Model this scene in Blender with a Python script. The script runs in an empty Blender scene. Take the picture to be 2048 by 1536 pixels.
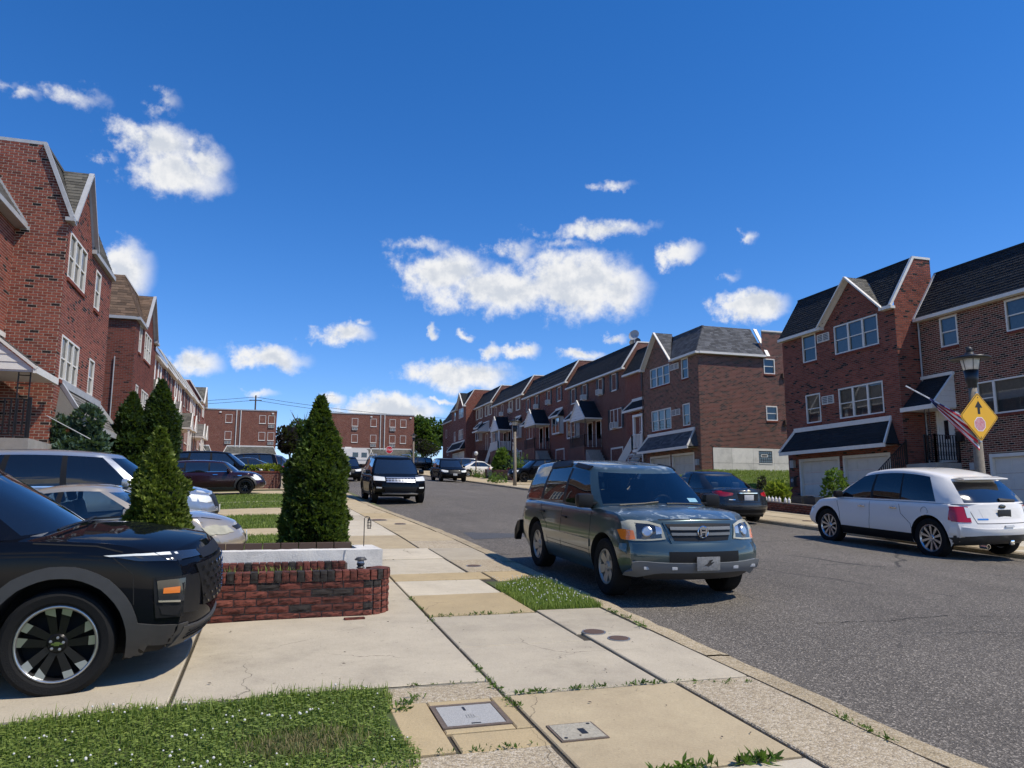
import bpy, bmesh, math, random
from math import sin, cos, pi, radians, atan2, sqrt
from mathutils import Vector, Matrix
from mathutils.bvhtree import BVHTree
random.seed(7)
SC = bpy.context.scene
COL = SC.collection
# ---------------------------------------------------------------- camera
EYE = 1.63; PITCH = radians(8.687); AIM = radians(17.28)
cd = bpy.data.cameras.new('camera'); cam = bpy.data.objects.new('camera', cd); COL.objects.link(cam)
cd.sensor_width = 36; cd.lens = 1538 / 2048 * 36; cd.clip_end = 4000; cd.clip_start = .05
cam.location = (0, 0, EYE); cam.rotation_euler = (pi / 2 + PITCH, 0, -AIM)
SC.camera = cam
# ---------------------------------------------------------------- sun, sky, exposure
SUN_AZ = radians(127); SUN_EL = radians(56)          # azimuth clockwise from +Y
sd = bpy.data.lights.new('sun', 'SUN'); sun = bpy.data.objects.new('sun', sd); COL.objects.link(sun)
sd.energy = 4.75; sd.angle = radians(.53); sd.color = (1, .925, .80)
SDIR = Vector((sin(SUN_AZ) * cos(SUN_EL), cos(SUN_AZ) * cos(SUN_EL), sin(SUN_EL)))
sun.rotation_euler = SDIR.to_track_quat('Z', 'Y').to_euler(); sun.location = SDIR * 60
SC.view_settings.view_transform = 'Standard'; SC.view_settings.look = 'None'
SC.view_settings.exposure = 0.0; SC.view_settings.gamma = 1
SC.render.engine = 'CYCLES'
SC.cycles.use_denoising = True; SC.cycles.use_adaptive_sampling = True; SC.cycles.adaptive_threshold = .02; SC.cycles.adaptive_min_samples = 24
SC.cycles.max_bounces = 6; SC.cycles.transparent_max_bounces = 12; SC.cycles.caustics_reflective = False; SC.cycles.caustics_refractive = False
SC.cycles.sample_clamp_indirect = 6

def px_dir(x, y, f=1538.):
    F = Vector((sin(AIM) * cos(PITCH), cos(AIM) * cos(PITCH), sin(PITCH))); R = Vector((cos(AIM), -sin(AIM), 0)); U = R.cross(F)
    return (F + R * ((x - 1024) / f) + U * ((768 - y) / f)).normalized()

class NT:
    """tiny node-tree writer"""
    def __init__(s, t): s.t = t; s.n = t.nodes; s.l = t.links
    def new(s, typ, ins=None, **kw):
        n = s.n.new(typ)
        for k, v in kw.items(): setattr(n, k, v)
        for k, v in (ins or {}).items():
            sock = n.inputs[k]
            if isinstance(v, bpy.types.NodeSocket): s.l.new(v, sock)
            else: sock.default_value = v
        return n
    def math(s, op, a, b=0.0, c=0.0, clamp=False):
        n = s.new('ShaderNodeMath', {0: a, 1: b, 2: c}, operation=op); n.use_clamp = clamp; return n.outputs[0]
    def ramp(s, fac, stops, interp='LINEAR'):
        n = s.new('ShaderNodeValToRGB', {0: fac}); e = n.color_ramp.elements; n.color_ramp.interpolation = interp
        while len(e) < len(stops): e.new(.5)
        for el, (p, c) in zip(e, stops): el.position = p; el.color = tuple(c) + (1,) if len(c) == 3 else c
        return n.outputs[0]
    def mix(s, fac, a, b, mode='MIX'):
        n = s.new('ShaderNodeMix', data_type='RGBA', blend_type=mode)
        for i, v in ((0, fac), (6, a), (7, b)):
            if isinstance(v, bpy.types.NodeSocket): s.l.new(v, n.inputs[i])
            else: n.inputs[i].default_value = tuple(v) + (1,) if isinstance(v, (tuple, list)) and len(v) == 3 else v
        return n.outputs[2]

def cloud_group():
    g = bpy.data.node_groups.new('cloud_mask', 'ShaderNodeTree')
    g.interface.new_socket('P', in_out='INPUT', socket_type='NodeSocketVector')
    g.interface.new_socket('M', in_out='OUTPUT', socket_type='NodeSocketFloat')
    T = NT(g); gi = T.new('NodeGroupInput'); go = T.new('NodeGroupOutput')
    clouds = [(318,292,92,40,1),(350,345,118,44,1),(400,322,62,34,.9),(150,188,75,17,.45),(62,190,27,13,.4),(335,206,32,15,.35),(15,168,30,8,.25),
      (250,540,66,58,1.05),(212,310,18,14,.35),(395,727,66,26,.95),(545,716,76,25,1),(684,666,70,25,1),(722,644,24,8,.5),
      (885,540,110,46,1.05),(1000,580,160,48,1.1),(1150,570,140,70,1.2),(1230,580,80,52,1),(1190,460,120,20,.85),(1235,455,60,14,.7),(1030,505,50,20,.6),(845,482,60,14,.45),(1130,492,50,14,.4),
      (1362,506,46,24,.8),(1494,472,20,20,.6),(1228,368,42,9,.5),(1510,612,72,33,1.15),(925,750,116,33,1.05),(1045,702,36,18,.95),(985,702,34,15,.85),(1160,711,52,14,.85),(1230,678,30,9,.6),
      (778,822,120,30,1.15),(665,796,32,17,.9),(885,798,28,7,.7),(865,662,16,9,.7),(932,670,16,8,.6),(1465,558,18,9,.25),(620,870,90,14,.8),(520,790,40,9,.5)]
    m = None
    for (x, y, w, h, a) in clouds:
        d = px_dir(x, y); az = atan2(d.x, d.y); el = math.asin(d.z)
        c = 1 / (1 + ((x - 1024) / 1538) ** 2)
        w2 = w * c * 1.12 / 1538; h2 = h * 1.12 / 1538
        s1 = T.new('ShaderNodeVectorMath', {0: gi.outputs[0], 1: (az, el, 0)}, operation='SUBTRACT')
        s2 = T.new('ShaderNodeVectorMath', {0: s1.outputs[0], 1: (1 / w2, 1 / h2, 0)}, operation='MULTIPLY')
        s3 = T.new('ShaderNodeVectorMath', {0: s2.outputs[0]}, operation='LENGTH')
        v = T.math('MULTIPLY_ADD', s3.outputs['Value'], -a, a)
        m = v if m is None else T.math('SMOOTH_MAX', m, v, .12)
    T.l.new(m, go.inputs[0])
    return g

def build_world():
    w = bpy.data.worlds.new('World'); SC.world = w; w.use_nodes = True
    w.cycles.sampling_method = 'MANUAL'; w.cycles.sample_map_resolution = 256
    T = NT(w.node_tree); T.n.clear()
    out = T.new('ShaderNodeOutputWorld')
    sky = T.new('ShaderNodeTexSky', sky_type='NISHITA', sun_disc=False, sun_elevation=SUN_EL, sun_rotation=SUN_AZ, altitude=50, air_density=.9, dust_density=0.0, ozone_density=4.0)
    skyc = T.new('ShaderNodeHueSaturation', {'Saturation': 1.3, 'Value': 1.0, 'Color': sky.outputs[0]})
    skyt = T.mix(1.0, skyc.outputs[0], (1.0, .95, 1.12), 'MULTIPLY')
    bg = T.new('ShaderNodeBackground', {0: skyt, 1: .15})
    tc = T.new('ShaderNodeTexCoord'); sp = T.new('ShaderNodeSeparateXYZ', {0: tc.outputs['Generated']})
    az = T.math('ARCTAN2', sp.outputs[0], sp.outputs[1])
    azw = T.math('WRAP', az, -.50 + AIM + 1.2708, -.80 + AIM)          # the same clouds go on all round the sky
    el = T.math('ARCSINE', sp.outputs[2])
    n1 = T.new('ShaderNodeTexNoise', {'Vector': tc.outputs['Generated'], 'Scale': 22., 'Detail': 6., 'Roughness': .62})
    n2 = T.new('ShaderNodeTexNoise', {'Vector': tc.outputs['Generated'], 'Scale': 44., 'Detail': 5., 'Roughness': .62})
    d1 = T.new('ShaderNodeVectorMath', {0: n1.outputs['Color'], 1: (.5, .5, .5)}, operation='SUBTRACT')
    d2 = T.new('ShaderNodeVectorMath', {0: d1.outputs[0], 1: (.078, .044, 0)}, operation='MULTIPLY')
    p0 = T.new('ShaderNodeCombineXYZ', {0: azw, 1: el})
    p1 = T.new('ShaderNodeVectorMath', {0: p0.outputs[0], 1: d2.outputs[0]}, operation='ADD')
    grp = cloud_group()
    a = T.n.new('ShaderNodeGroup')
    a.node_tree = grp; T.l.new(p1.outputs[0], a.inputs[0])
    nz = T.math('MULTIPLY_ADD', n2.outputs[0], .6, -.30)
    nz1 = T.math('MULTIPLY_ADD', n1.outputs[0], .9, -.45)
    dens = T.math('ADD', T.math('ADD', a.outputs[0], nz), nz1)
    mr = T.new('ShaderNodeMapRange', {0: dens, 1: -.06, 2: .70}, interpolation_type='SMOOTHSTEP')
    up = T.new('ShaderNodeVectorMath', {0: tc.outputs['Generated'], 1: (.004, -.003, .011)}, operation='ADD')
    n3 = T.new('ShaderNodeTexNoise', {'Vector': up.outputs[0], 'Scale': 22., 'Detail': 4., 'Roughness': .62})
    relief = T.math('MULTIPLY', T.math('SUBTRACT', n3.outputs[0], n1.outputs[0]), 1.9)          # billows shade what lies under them
    shade = T.new('ShaderNodeMapRange', {0: T.math('ADD', T.math('MULTIPLY', a.outputs[0], .55), relief), 1: .10, 2: .75, 3: 1.0, 4: .0}, interpolation_type='SMOOTHSTEP')
    cc = T.ramp(shade.outputs[0], [(0, (.70, .745, .82)), (1, (1.0, 1.0, 1.0))])
    cb = T.new('ShaderNodeBackground', {0: cc, 1: .92})
    fac = T.math('MULTIPLY', mr.outputs[0], .97)
    mx = T.new('ShaderNodeMixShader', {0: fac, 1: bg.outputs[0], 2: cb.outputs[0]})
    T.l.new(mx.outputs[0], out.inputs[0])
build_world()
# ---------------------------------------------------------------- materials
MATS = {}
def mat(name, col=(.5, .5, .5), rough=.6, metal=0., spec=.5, noise=0., nscale=8., bump=0., bscale=60., coat=0., col2=None, emit=None, rnd=0.):
    if name in MATS: return MATS[name]
    m = bpy.data.materials.new(name); m.use_nodes = True; T = NT(m.node_tree)
    b = T.n['Principled BSDF']; MATS[name] = m
    b.inputs['Roughness'].default_value = rough; b.inputs['Metallic'].default_value = metal; b.inputs['Specular IOR Level'].default_value = spec
    b.inputs['Coat Weight'].default_value = coat; b.inputs['Coat Roughness'].default_value = .03
    c = None
    if noise or bump: tc = T.new('ShaderNodeTexCoord')
    if noise:
        n = T.new('ShaderNodeTexNoise', {'Vector': tc.outputs['Object'], 'Scale': nscale, 'Detail': 6., 'Roughness': .65})
        c2 = col2 or tuple(x * (1 - noise) for x in col)
        c = T.ramp(n.outputs[0], [(.32, c2), (.68, col)])
    if rnd:
        at = T.new('ShaderNodeAttribute', attribute_name='rnd'); base = c if c else tuple(col) + (1,)
        hs = T.new('ShaderNodeHueSaturation', {'Value': T.math('MULTIPLY_ADD', at.outputs['Fac'], rnd * 2, 1 - rnd), 'Color': base}); c = hs.outputs[0]
    if c: T.l.new(c, b.inputs['Base Color'])
    else: b.inputs['Base Color'].default_value = tuple(col) + (1,)
    if bump:
        nb = T.new('ShaderNodeTexNoise', {'Vector': tc.outputs['Object'], 'Scale': bscale, 'Detail': 4.})
        bp = T.new('ShaderNodeBump', {'Strength': bump, 'Distance': .02, 'Height': nb.outputs[0]}); T.l.new(bp.outputs[0], b.inputs['Normal'])
    if emit:
        b.inputs['Emission Color'].default_value = tuple(emit[0]) + (1,); b.inputs['Emission Strength'].default_value = emit[1]
    return m

def mat_brick(name, stops, rough=.85, streak=False):
    """colour of single bricks from the face attribute rnd, with grain"""
    if name in MATS: return MATS[name]
    m = bpy.data.materials.new(name); m.use_nodes = True; T = NT(m.node_tree); b = T.n['Principled BSDF']; MATS[name] = m
    at = T.new('ShaderNodeAttribute', attribute_name='rnd'); tc = T.new('ShaderNodeTexCoord')
    c = T.ramp(at.outputs['Fac'], stops)
    n = T.new('ShaderNodeTexNoise', {'Vector': tc.outputs['Object'], 'Scale': 26., 'Detail': 5., 'Roughness': .7})
    n2 = T.new('ShaderNodeTexNoise', {'Vector': tc.outputs['Object'], 'Scale': .55, 'Detail': 4.})
    if streak:      # dark splits running along the face of rustic bricks
        oi = T.new('ShaderNodeObjectInfo'); of = T.new('ShaderNodeVectorMath', {0: oi.outputs['Location'], 1: (7.3, 5.1, 11.7)}, operation='MULTIPLY')
        ps = T.new('ShaderNodeVectorMath', {0: tc.outputs['Object'], 1: of.outputs[0]}, operation='ADD'); mp = T.new('ShaderNodeVectorMath', {0: ps.outputs[0], 1: (13., 13., 48.)}, operation='MULTIPLY')
        sn = T.new('ShaderNodeTexNoise', {'Vector': mp.outputs[0], 'Scale': 1.0, 'Detail': 4., 'Distortion': .6}); sr = T.new('ShaderNodeMapRange', {0: sn.outputs[0], 1: .40, 2: .52, 3: .75, 4: .0})
        c = T.mix(sr.outputs[0], c, (.018, .012, .010))
    hs = T.new('ShaderNodeHueSaturation', {'Value': T.math('MULTIPLY_ADD', T.math('ADD', n.outputs[0], n2.outputs[0]), .8, .2), 'Color': c})
    T.l.new(hs.outputs[0], b.inputs['Base Color']); b.inputs['Roughness'].default_value = rough; b.inputs['Specular IOR Level'].default_value = .25
    bp = T.new('ShaderNodeBump', {'Strength': .35, 'Distance': .01, 'Height': n.outputs[0]}); T.l.new(bp.outputs[0], b.inputs['Normal'])
    return m

def mat_bricktex(name, c1, c2, mortar, axis):
    """far walls: courses too small to pick apart"""
    if name in MATS: return MATS[name]
    m = bpy.data.materials.new(name); m.use_nodes = True; T = NT(m.node_tree); b = T.n['Principled BSDF']; MATS[name] = m
    tc = T.new('ShaderNodeTexCoord'); sp = T.new('ShaderNodeSeparateXYZ', {0: tc.outputs['Object']})
    cb = T.new('ShaderNodeCombineXYZ', {0: sp.outputs[axis], 1: sp.outputs[2]})
    br = T.new('ShaderNodeTexBrick', {'Vector': cb.outputs[0], 'Color1': tuple(c1) + (1,), 'Color2': tuple(c2) + (1,), 'Mortar': tuple(mortar) + (1,), 'Scale': 1.0, 'Mortar Size': .006, 'Brick Width': .213, 'Row Height': .0735, 'Bias': -.2})
    n = T.new('ShaderNodeTexNoise', {'Vector': tc.outputs['Object'], 'Scale': 1.2, 'Detail': 8., 'Roughness': .7})
    hs = T.new('ShaderNodeHueSaturation', {'Value': T.math('MULTIPLY_ADD', n.outputs[0], 1.0, .5), 'Color': br.outputs[0]})
    T.l.new(hs.outputs[0], b.inputs['Base Color']); b.inputs['Roughness'].default_value = .85; b.inputs['Specular IOR Level'].default_value = .25
    return m

def mat_paint(name, col, metal=.0, rough=.28, worn=None, flake=0.):
    if name in MATS: return MATS[name]
    m = mat(name, col, rough, metal, .5 if metal else .0, coat=1.0)
    T = NT(m.node_tree); b = T.n['Principled BSDF']; tc = T.new('ShaderNodeTexCoord')
    n = T.new('ShaderNodeTexNoise', {'Vector': tc.outputs['Object'], 'Scale': 3., 'Detail': 5.})
    if worn:      # clear coat peeled away in pale, dull patches on the upward faces
        ge = T.new('ShaderNodeNewGeometry'); sp = T.new('ShaderNodeSeparateXYZ', {0: ge.outputs['Normal']})
        up = T.new('ShaderNodeMapRange', {0: sp.outputs[2], 1: .75, 2: .95})
        n2 = T.new('ShaderNodeTexNoise', {'Vector': tc.outputs['Object'], 'Scale': 4.2, 'Detail': 9., 'Roughness': .7, 'Distortion': .6})
        k = T.new('ShaderNodeMapRange', {0: n2.outputs[0], 1: .56, 2: .63})
        f = T.math('MULTIPLY', up.outputs[0], k.outputs[0])
        k3 = T.new('ShaderNodeMapRange', {0: n.outputs[0], 1: .3, 2: .7, 3: .0, 4: .35})
        f = T.math('MAXIMUM', f, T.math('MULTIPLY', up.outputs[0], k3.outputs[0]))
        T.l.new(T.mix(f, tuple(col) + (1,), tuple(worn) + (1,)), b.inputs['Base Color'])
        T.l.new(T.math('SUBTRACT', 1., f), b.inputs['Coat Weight'])
        T.l.new(T.math('MULTIPLY_ADD', f, .35, rough), b.inputs['Roughness'])
    sp0 = T.new('ShaderNodeTexNoise', {'Vector': tc.outputs['Object'], 'Scale': 9., 'Detail': 6.})
    T.l.new(T.math('MULTIPLY_ADD', sp0.outputs[0], .08, .0), b.inputs['Coat Roughness'])
    return m

def mat_glass(name, tint, see=.6, refl=1.0):
    """tinted pane: mirror by Fresnel over a see-through tint"""
    if name in MATS: return MATS[name]
    m = bpy.data.materials.new(name); m.use_nodes = True; T = NT(m.node_tree); T.n.clear(); MATS[name] = m
    out = T.new('ShaderNodeOutputMaterial')
    tr = T.new('ShaderNodeBsdfTransparent', {0: tuple(tint) + (1,)})
    df = T.new('ShaderNodeBsdfDiffuse', {0: (.012, .014, .016, 1)})
    gl = T.new('ShaderNodeBsdfGlossy', {0: (1, 1, 1, 1), 1: .01})
    mx = T.new('ShaderNodeMixShader', {0: see, 1: df.outputs[0], 2: tr.outputs[0]})
    fr = T.new('ShaderNodeFresnel', {0: 1.5})
    fm = T.math('MULTIPLY_ADD', fr.outputs[0], 1.1 * refl, .03 * refl, clamp=True)
    m2 = T.new('ShaderNodeMixShader', {0: fm, 1: mx.outputs[0], 2: gl.outputs[0]})
    T.l.new(m2.outputs[0], out.inputs[0])
    return m

def mat_asphalt():
    m = bpy.data.materials.new('asphalt'); m.use_nodes = True; T = NT(m.node_tree); b = T.n['Principled BSDF']; MATS['asphalt'] = m
    tc = T.new('ShaderNodeTexCoord'); P = tc.outputs['Object']
    v = T.new('ShaderNodeTexVoronoi', {'Vector': P, 'Scale': 88.}); v2 = T.new('ShaderNodeTexVoronoi', {'Vector': P, 'Scale': 190.})
    agg = T.ramp(T.new('ShaderNodeSeparateColor', {0: v.outputs['Color']}).outputs[0], [(0, (.036, .031, .025)), (.5, (.098, .085, .068)), (.85, (.18, .157, .127)), (.96, (.46, .40, .32))])
    agg2 = T.ramp(T.new('ShaderNodeSeparateColor', {0: v2.outputs['Color']}).outputs[1], [(0, (.054, .047, .038)), (.7, (.122, .106, .085)), (1, (.27, .235, .19))])
    c = T.mix(.4, agg, agg2)
    big = T.new('ShaderNodeTexNoise', {'Vector': P, 'Scale': .35, 'Detail': 6., 'Roughness': .6})
    st = T.new('ShaderNodeMapping', {'Vector': P, 'Scale': (1.6, .05, 1)}); stn = T.new('ShaderNodeTexNoise', {'Vector': st.outputs[0], 'Scale': 1.3, 'Detail': 5.})
    val = T.math('MULTIPLY_ADD', T.math('ADD', big.outputs[0], T.math('MULTIPLY', stn.outputs[0], .6)), .75, .42)
    hs = T.new('ShaderNodeHueSaturation', {'Value': val, 'Saturation': .9, 'Color': c})
    # fine branching cracks
    cd_ = T.new('ShaderNodeTexNoise', {'Vector': P, 'Scale': 1.1, 'Detail': 4.}); dv = T.new('ShaderNodeVectorMath', {0: cd_.outputs['Color'], 1: (.7, .7, 0)}, operation='MULTIPLY_ADD', ); dv.inputs[2].default_value = (0, 0, 0)
    pp = T.new('ShaderNodeVectorMath', {0: P, 1: dv.outputs[0]}, operation='ADD')
    cv = T.new('ShaderNodeTexVoronoi', {'Vector': pp.outputs[0], 'Scale': .27}, feature='DISTANCE_TO_EDGE')
    ck = T.new('ShaderNodeMapRange', {0: cv.outputs['Distance'], 1: .0, 2: .006, 3: 1., 4: 0.})
    mk = T.new('ShaderNodeTexNoise', {'Vector': P, 'Scale': .5}); mkr = T.new('ShaderNodeMapRange', {0: mk.outputs[0], 1: .44, 2: .52})
    ckf = T.math('MULTIPLY', T.math('MULTIPLY', ck.outputs[0], mkr.outputs[0]), .8)
    T.l.new(T.mix(ckf, hs.outputs[0], (.015, .015, .016)), b.inputs['Base Color'])
    b.inputs['Roughness'].default_value = .8; b.inputs['Specular IOR Level'].default_value = .3
    h = T.math('ADD', v.outputs['Distance'], T.math('MULTIPLY', v2.outputs['Distance'], .5))
    bp = T.new('ShaderNodeBump', {'Strength': .7, 'Distance': .006, 'Height': h}); T.l.new(bp.outputs[0], b.inputs['Normal'])
    return m

def mat_concrete(name, c1, c2, pebbly=0., bump=.3, stain=.25):
    if name in MATS: return MATS[name]
    m = bpy.data.materials.new(name); m.use_nodes = True; T = NT(m.node_tree); b = T.n['Principled BSDF']; MATS[name] = m
    ge = T.new('ShaderNodeNewGeometry'); P = ge.outputs['Position']
    n = T.new('ShaderNodeTexNoise', {'Vector': P, 'Scale': 2.2, 'Detail': 9., 'Roughness': .7})
    n2 = T.new('ShaderNodeTexNoise', {'Vector': P, 'Scale': 70., 'Detail': 3., 'Roughness': .7})
    c = T.ramp(n.outputs[0], [(.3, c2), (.7, c1)])
    oi = T.new('ShaderNodeObjectInfo')
    v = T.math('MULTIPLY_ADD', n2.outputs[0], .5, .75); v = T.math('MULTIPLY', v, T.math('MULTIPLY_ADD', oi.outputs['Random'], .16, .92))
    ns = T.new('ShaderNodeTexNoise', {'Vector': P, 'Scale': .9, 'Detail': 7., 'Roughness': .75}); sr = T.new('ShaderNodeMapRange', {0: ns.outputs[0], 1: .52, 2: .75, 3: 1., 4: 1 - stain})
    v = T.math('MULTIPLY', v, sr.outputs[0])
    cdn = T.new('ShaderNodeTexNoise', {'Vector': P, 'Scale': 2.3, 'Detail': 5.}); pp = T.new('ShaderNodeVectorMath', {0: cdn.outputs['Color'], 1: (.5, .5, 0), 2: P}, operation='MULTIPLY_ADD')
    cv = T.new('ShaderNodeTexVoronoi', {'Vector': pp.outputs[0], 'Scale': .42}, feature='DISTANCE_TO_EDGE')
    ck = T.new('ShaderNodeMapRange', {0: cv.outputs['Distance'], 1: .0, 2: .0022, 3: 1., 4: 0.}); mkn = T.new('ShaderNodeTexNoise', {'Vector': P, 'Scale': .8}); mkr = T.new('ShaderNodeMapRange', {0: mkn.outputs[0], 1: .50, 2: .56})
    sp_ = T.new('ShaderNodeTexNoise', {'Vector': P, 'Scale': 26., 'Detail': 2.}); spr = T.new('ShaderNodeMapRange', {0: sp_.outputs[0], 1: .70, 2: .76, 3: 1., 4: .55})
    v = T.math('MULTIPLY', v, T.math('MULTIPLY_ADD', T.math('MULTIPLY', ck.outputs[0], mkr.outputs[0]), -.7, 1.)); v = T.math('MULTIPLY', v, spr.outputs[0])
    hgt = n2.outputs[0]
    if pebbly:
        vo = T.new('ShaderNodeTexVoronoi', {'Vector': P, 'Scale': 75.})
        pc = T.ramp(T.new('ShaderNodeSeparateColor', {0: vo.outputs['Color']}).outputs[0], [(0, (.11, .09, .075)), (.3, (.29, .22, .14)), (.65, (.47, .39, .27)), (1, (.62, .55, .45))])
        c = T.mix(pebbly, c, pc); hgt = T.math('SUBTRACT', 1., vo.outputs['Distance'])
    hs = T.new('ShaderNodeHueSaturation', {'Value': v, 'Color': c}); T.l.new(hs.outputs[0], b.inputs['Base Color'])
    b.inputs['Roughness'].default_value = .85; b.inputs['Specular IOR Level'].default_value = .25
    bp = T.new('ShaderNodeBump', {'Strength': bump, 'Distance': .006, 'Height': hgt}); T.l.new(bp.outputs[0], b.inputs['Normal'])
    return m

def mat_leaf(name, dark, light, trans=.35):
    if name in MATS: return MATS[name]
    m = bpy.data.materials.new(name); m.use_nodes = True; T = NT(m.node_tree); T.n.clear(); MATS[name] = m
    out = T.new('ShaderNodeOutputMaterial'); at = T.new('ShaderNodeAttribute', attribute_name='rnd')
    c = T.ramp(at.outputs['Fac'], [(0, dark), (1, light)])
    d = T.new('ShaderNodeBsdfPrincipled', {'Base Color': c, 'Roughness': .55, 'Specular IOR Level': .3})
    t = T.new('ShaderNodeBsdfTranslucent', {0: T.mix(.5, c, (.25, .4, .03), 'MIX')})
    mx = T.new('ShaderNodeMixShader', {0: trans, 1: d.outputs[0], 2: t.outputs[0]}); T.l.new(mx.outputs[0], out.inputs[0])
    return m

mat_asphalt()
mat_concrete('conc_grey', (.46, .40, .295), (.37, .32, .24))
mat_concrete('conc_white', (.54, .475, .36), (.44, .385, .29))
mat_concrete('conc_tan', (.46, .355, .20), (.38, .295, .17), bump=.5)
mat_concrete('conc_beige', (.48, .39, .245), (.39, .31, .195))
mat_concrete('conc_pebble', (.43, .36, .24), (.34, .28, .19), pebbly=.5, bump=.9)
mat_concrete('conc_curb', (.45, .36, .21), (.34, .27, .16), pebbly=.45, bump=.9)
mat_concrete('found_white', (.72, .69, .62), (.60, .575, .52), stain=.3, bump=.2)
mat_concrete('stucco', (.74, .71, .64), (.60, .575, .52), bump=.9, stain=.3)
mat_concrete('stone_step', (.35, .33, .30), (.25, .24, .22))
mat('soil', (.055, .04, .028), .95, noise=.5, nscale=14, bump=.8, bscale=40)
mat('gap_dirt', (.06, .05, .035), .95, noise=.4, nscale=20)
mat('mortar', (.50, .40, .31), .9, noise=.25, nscale=10)
mat('mortar_dark', (.17, .14, .12), .9, noise=.25, nscale=10)
mat('white_trim', (.74, .715, .655), .5, noise=.12, nscale=5)
mat('white_vinyl', (.78, .75, .69), .4)
mat('cream_trim', (.62, .57, .46), .55, noise=.15, nscale=5)
mat('grey_trim', (.42, .43, .44), .5, noise=.2, nscale=5)
mat('alu', (.62, .63, .64), .35, .8)
mat('chrome', (.86, .87, .88), .08, 1.)
mat('steel', (.42, .42, .42), .45, .9)
mat('iron', (.012, .012, .013), .45, .2)
mat('black_plastic', (.009, .009, .0095), .5, spec=.3, noise=.2, nscale=20)
mat('grey_plastic', (.048, .047, .046), .55, noise=.15, nscale=20)
mat('lt_plastic', (.14, .15, .155), .5)
mat('rubber', (.013, .013, .013), .8, spec=.15, bump=.3, bscale=120)
mat('liner', (.008, .008, .008), .9)
mat('room', (.02, .02, .022), .95)
mat('curtain', (.32, .32, .32), .9, noise=.2, nscale=9)
mat('blind', (.36, .36, .35), .8)
mat('shutter_black', (.012, .014, .018), .55)
mat('shutter_tan', (.46, .40, .30), .6)
mat('door_dark', (.02, .035, .03), .4)
mat('garage_white', (.66, .64, .59), .5, noise=.12, nscale=3)
mat('garage_cream', (.55, .53, .46), .5, noise=.12, nscale=3)
mat('shingle_dark', (.009, .012, .016), .95, rnd=.35, bump=.6, bscale=90)
mat('shingle_grey', (.085, .088, .095), .95, rnd=.4, bump=.6, bscale=90)
mat('shingle_brown', (.135, .088, .058), .95, rnd=.4, bump=.6, bscale=90)
mat('shingle_olive', (.105, .10, .085), .95, rnd=.35, bump=.6, bscale=90)
mat('shingle_light', (.15, .142, .13), .95, rnd=.3, bump=.6, bscale=90)
mat('shingle_red', (.16, .04, .028), .95, rnd=.3)
mat('roof_flat', (.10, .10, .10), .9)
mat('siding', (.72, .70, .66), .5, noise=.08, nscale=6)
mat('bark', (.10, .075, .055), .9, noise=.5, nscale=30, bump=.8, bscale=40)
mat('bark_pale', (.28, .21, .15), .9, noise=.5, nscale=30, bump=.8, bscale=40)
mat('orange', (.85, .11, .02), .5)
mat('sign_yellow', (.80, .42, .01), .45)
mat('sign_red', (.50, .012, .02), .45)
mat('sign_pink', (.55, .12, .16), .5, noise=.5, nscale=22, col2=(.62, .42, .42))
mat('sign_white', (.8, .8, .8), .5)
mat('sign_black', (.012, .012, .012), .5)
mat('post_conc', (.235, .20, .155), .8, noise=.35, nscale=12, bump=.3)
mat('post_brown', (.10, .06, .04), .7)
mat('lamp_black', (.014, .015, .017), .4)
mat('lamp_lens', (.62, .62, .60), .25)
mat('flag_red', (.52, .012, .03), .8); mat('flag_white', (.75, .74, .72), .8); mat('flag_blue', (.02, .03, .13), .8)
mat('clover', (.62, .60, .55), .8)
mat('lamp_head', (.80, .80, .74), .1, 0, .6, coat=1.)
mat('lamp_foggy', (.46, .44, .33), .2, coat=.6, noise=.25, nscale=9)
mat('lamp_amber', (.75, .19, .02), .2, coat=1.)
mat('lamp_red', (.42, .006, .012), .12, coat=1.)
mat('lamp_dark', (.018, .02, .022), .08, 0, .6, coat=1.)
mat('plate_white', (.62, .63, .62), .5, noise=.35, nscale=60)
mat('plate_grey', (.26, .26, .25), .5, noise=.45, nscale=40)
mat('seat', (.10, .105, .11), .8); mat('seat_tan', (.20, .16, .11), .8)
mat('rim_silver', (.55, .56, .57), .28, .9); mat('rim_black', (.012, .012, .013), .25, .3); mat('rim_dirty', (.40, .38, .34), .45, .6)
mat_glass('glass_car', (.60, .68, .68), .92); mat_glass('glass_tint', (.05, .06, .07), .5); mat_glass('glass_clear', (.78, .84, .84), .9, .8); mat_glass('glass_house', (.6, .64, .66), .86, 1.0)
mat('glass_dark', (.012, .016, .022), .03, 0, .8, coat=1.)
BR_RED = [(0, (.012, .011, .012)), (.06, (.03, .018, .016)), (.09, (.155, .043, .029)), (.5, (.225, .062, .041)), (.85, (.28, .083, .053)), (1, (.19, .068, .05))]
BR_BROWN = [(0, (.014, .011, .011)), (.18, (.026, .015, .013)), (.24, (.105, .034, .024)), (.6, (.15, .046, .033)), (1, (.185, .062, .045))]
BR_DEEP = [(0, (.02, .014, .013)), (.05, (.11, .036, .024)), (.5, (.175, .05, .033)), (1, (.21, .064, .043))]
BR_PLANT = [(0, (.03, .028, .026)), (.10, (.04, .034, .03)), (.14, (.10, .034, .025)), (.6, (.15, .045, .032)), (1, (.20, .065, .045))]
mat_brick('brick_red', BR_RED); mat_brick('brick_brown', BR_BROWN); mat_brick('brick_deep', BR_DEEP); mat_brick('brick_planter', BR_PLANT, streak=True)
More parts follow.
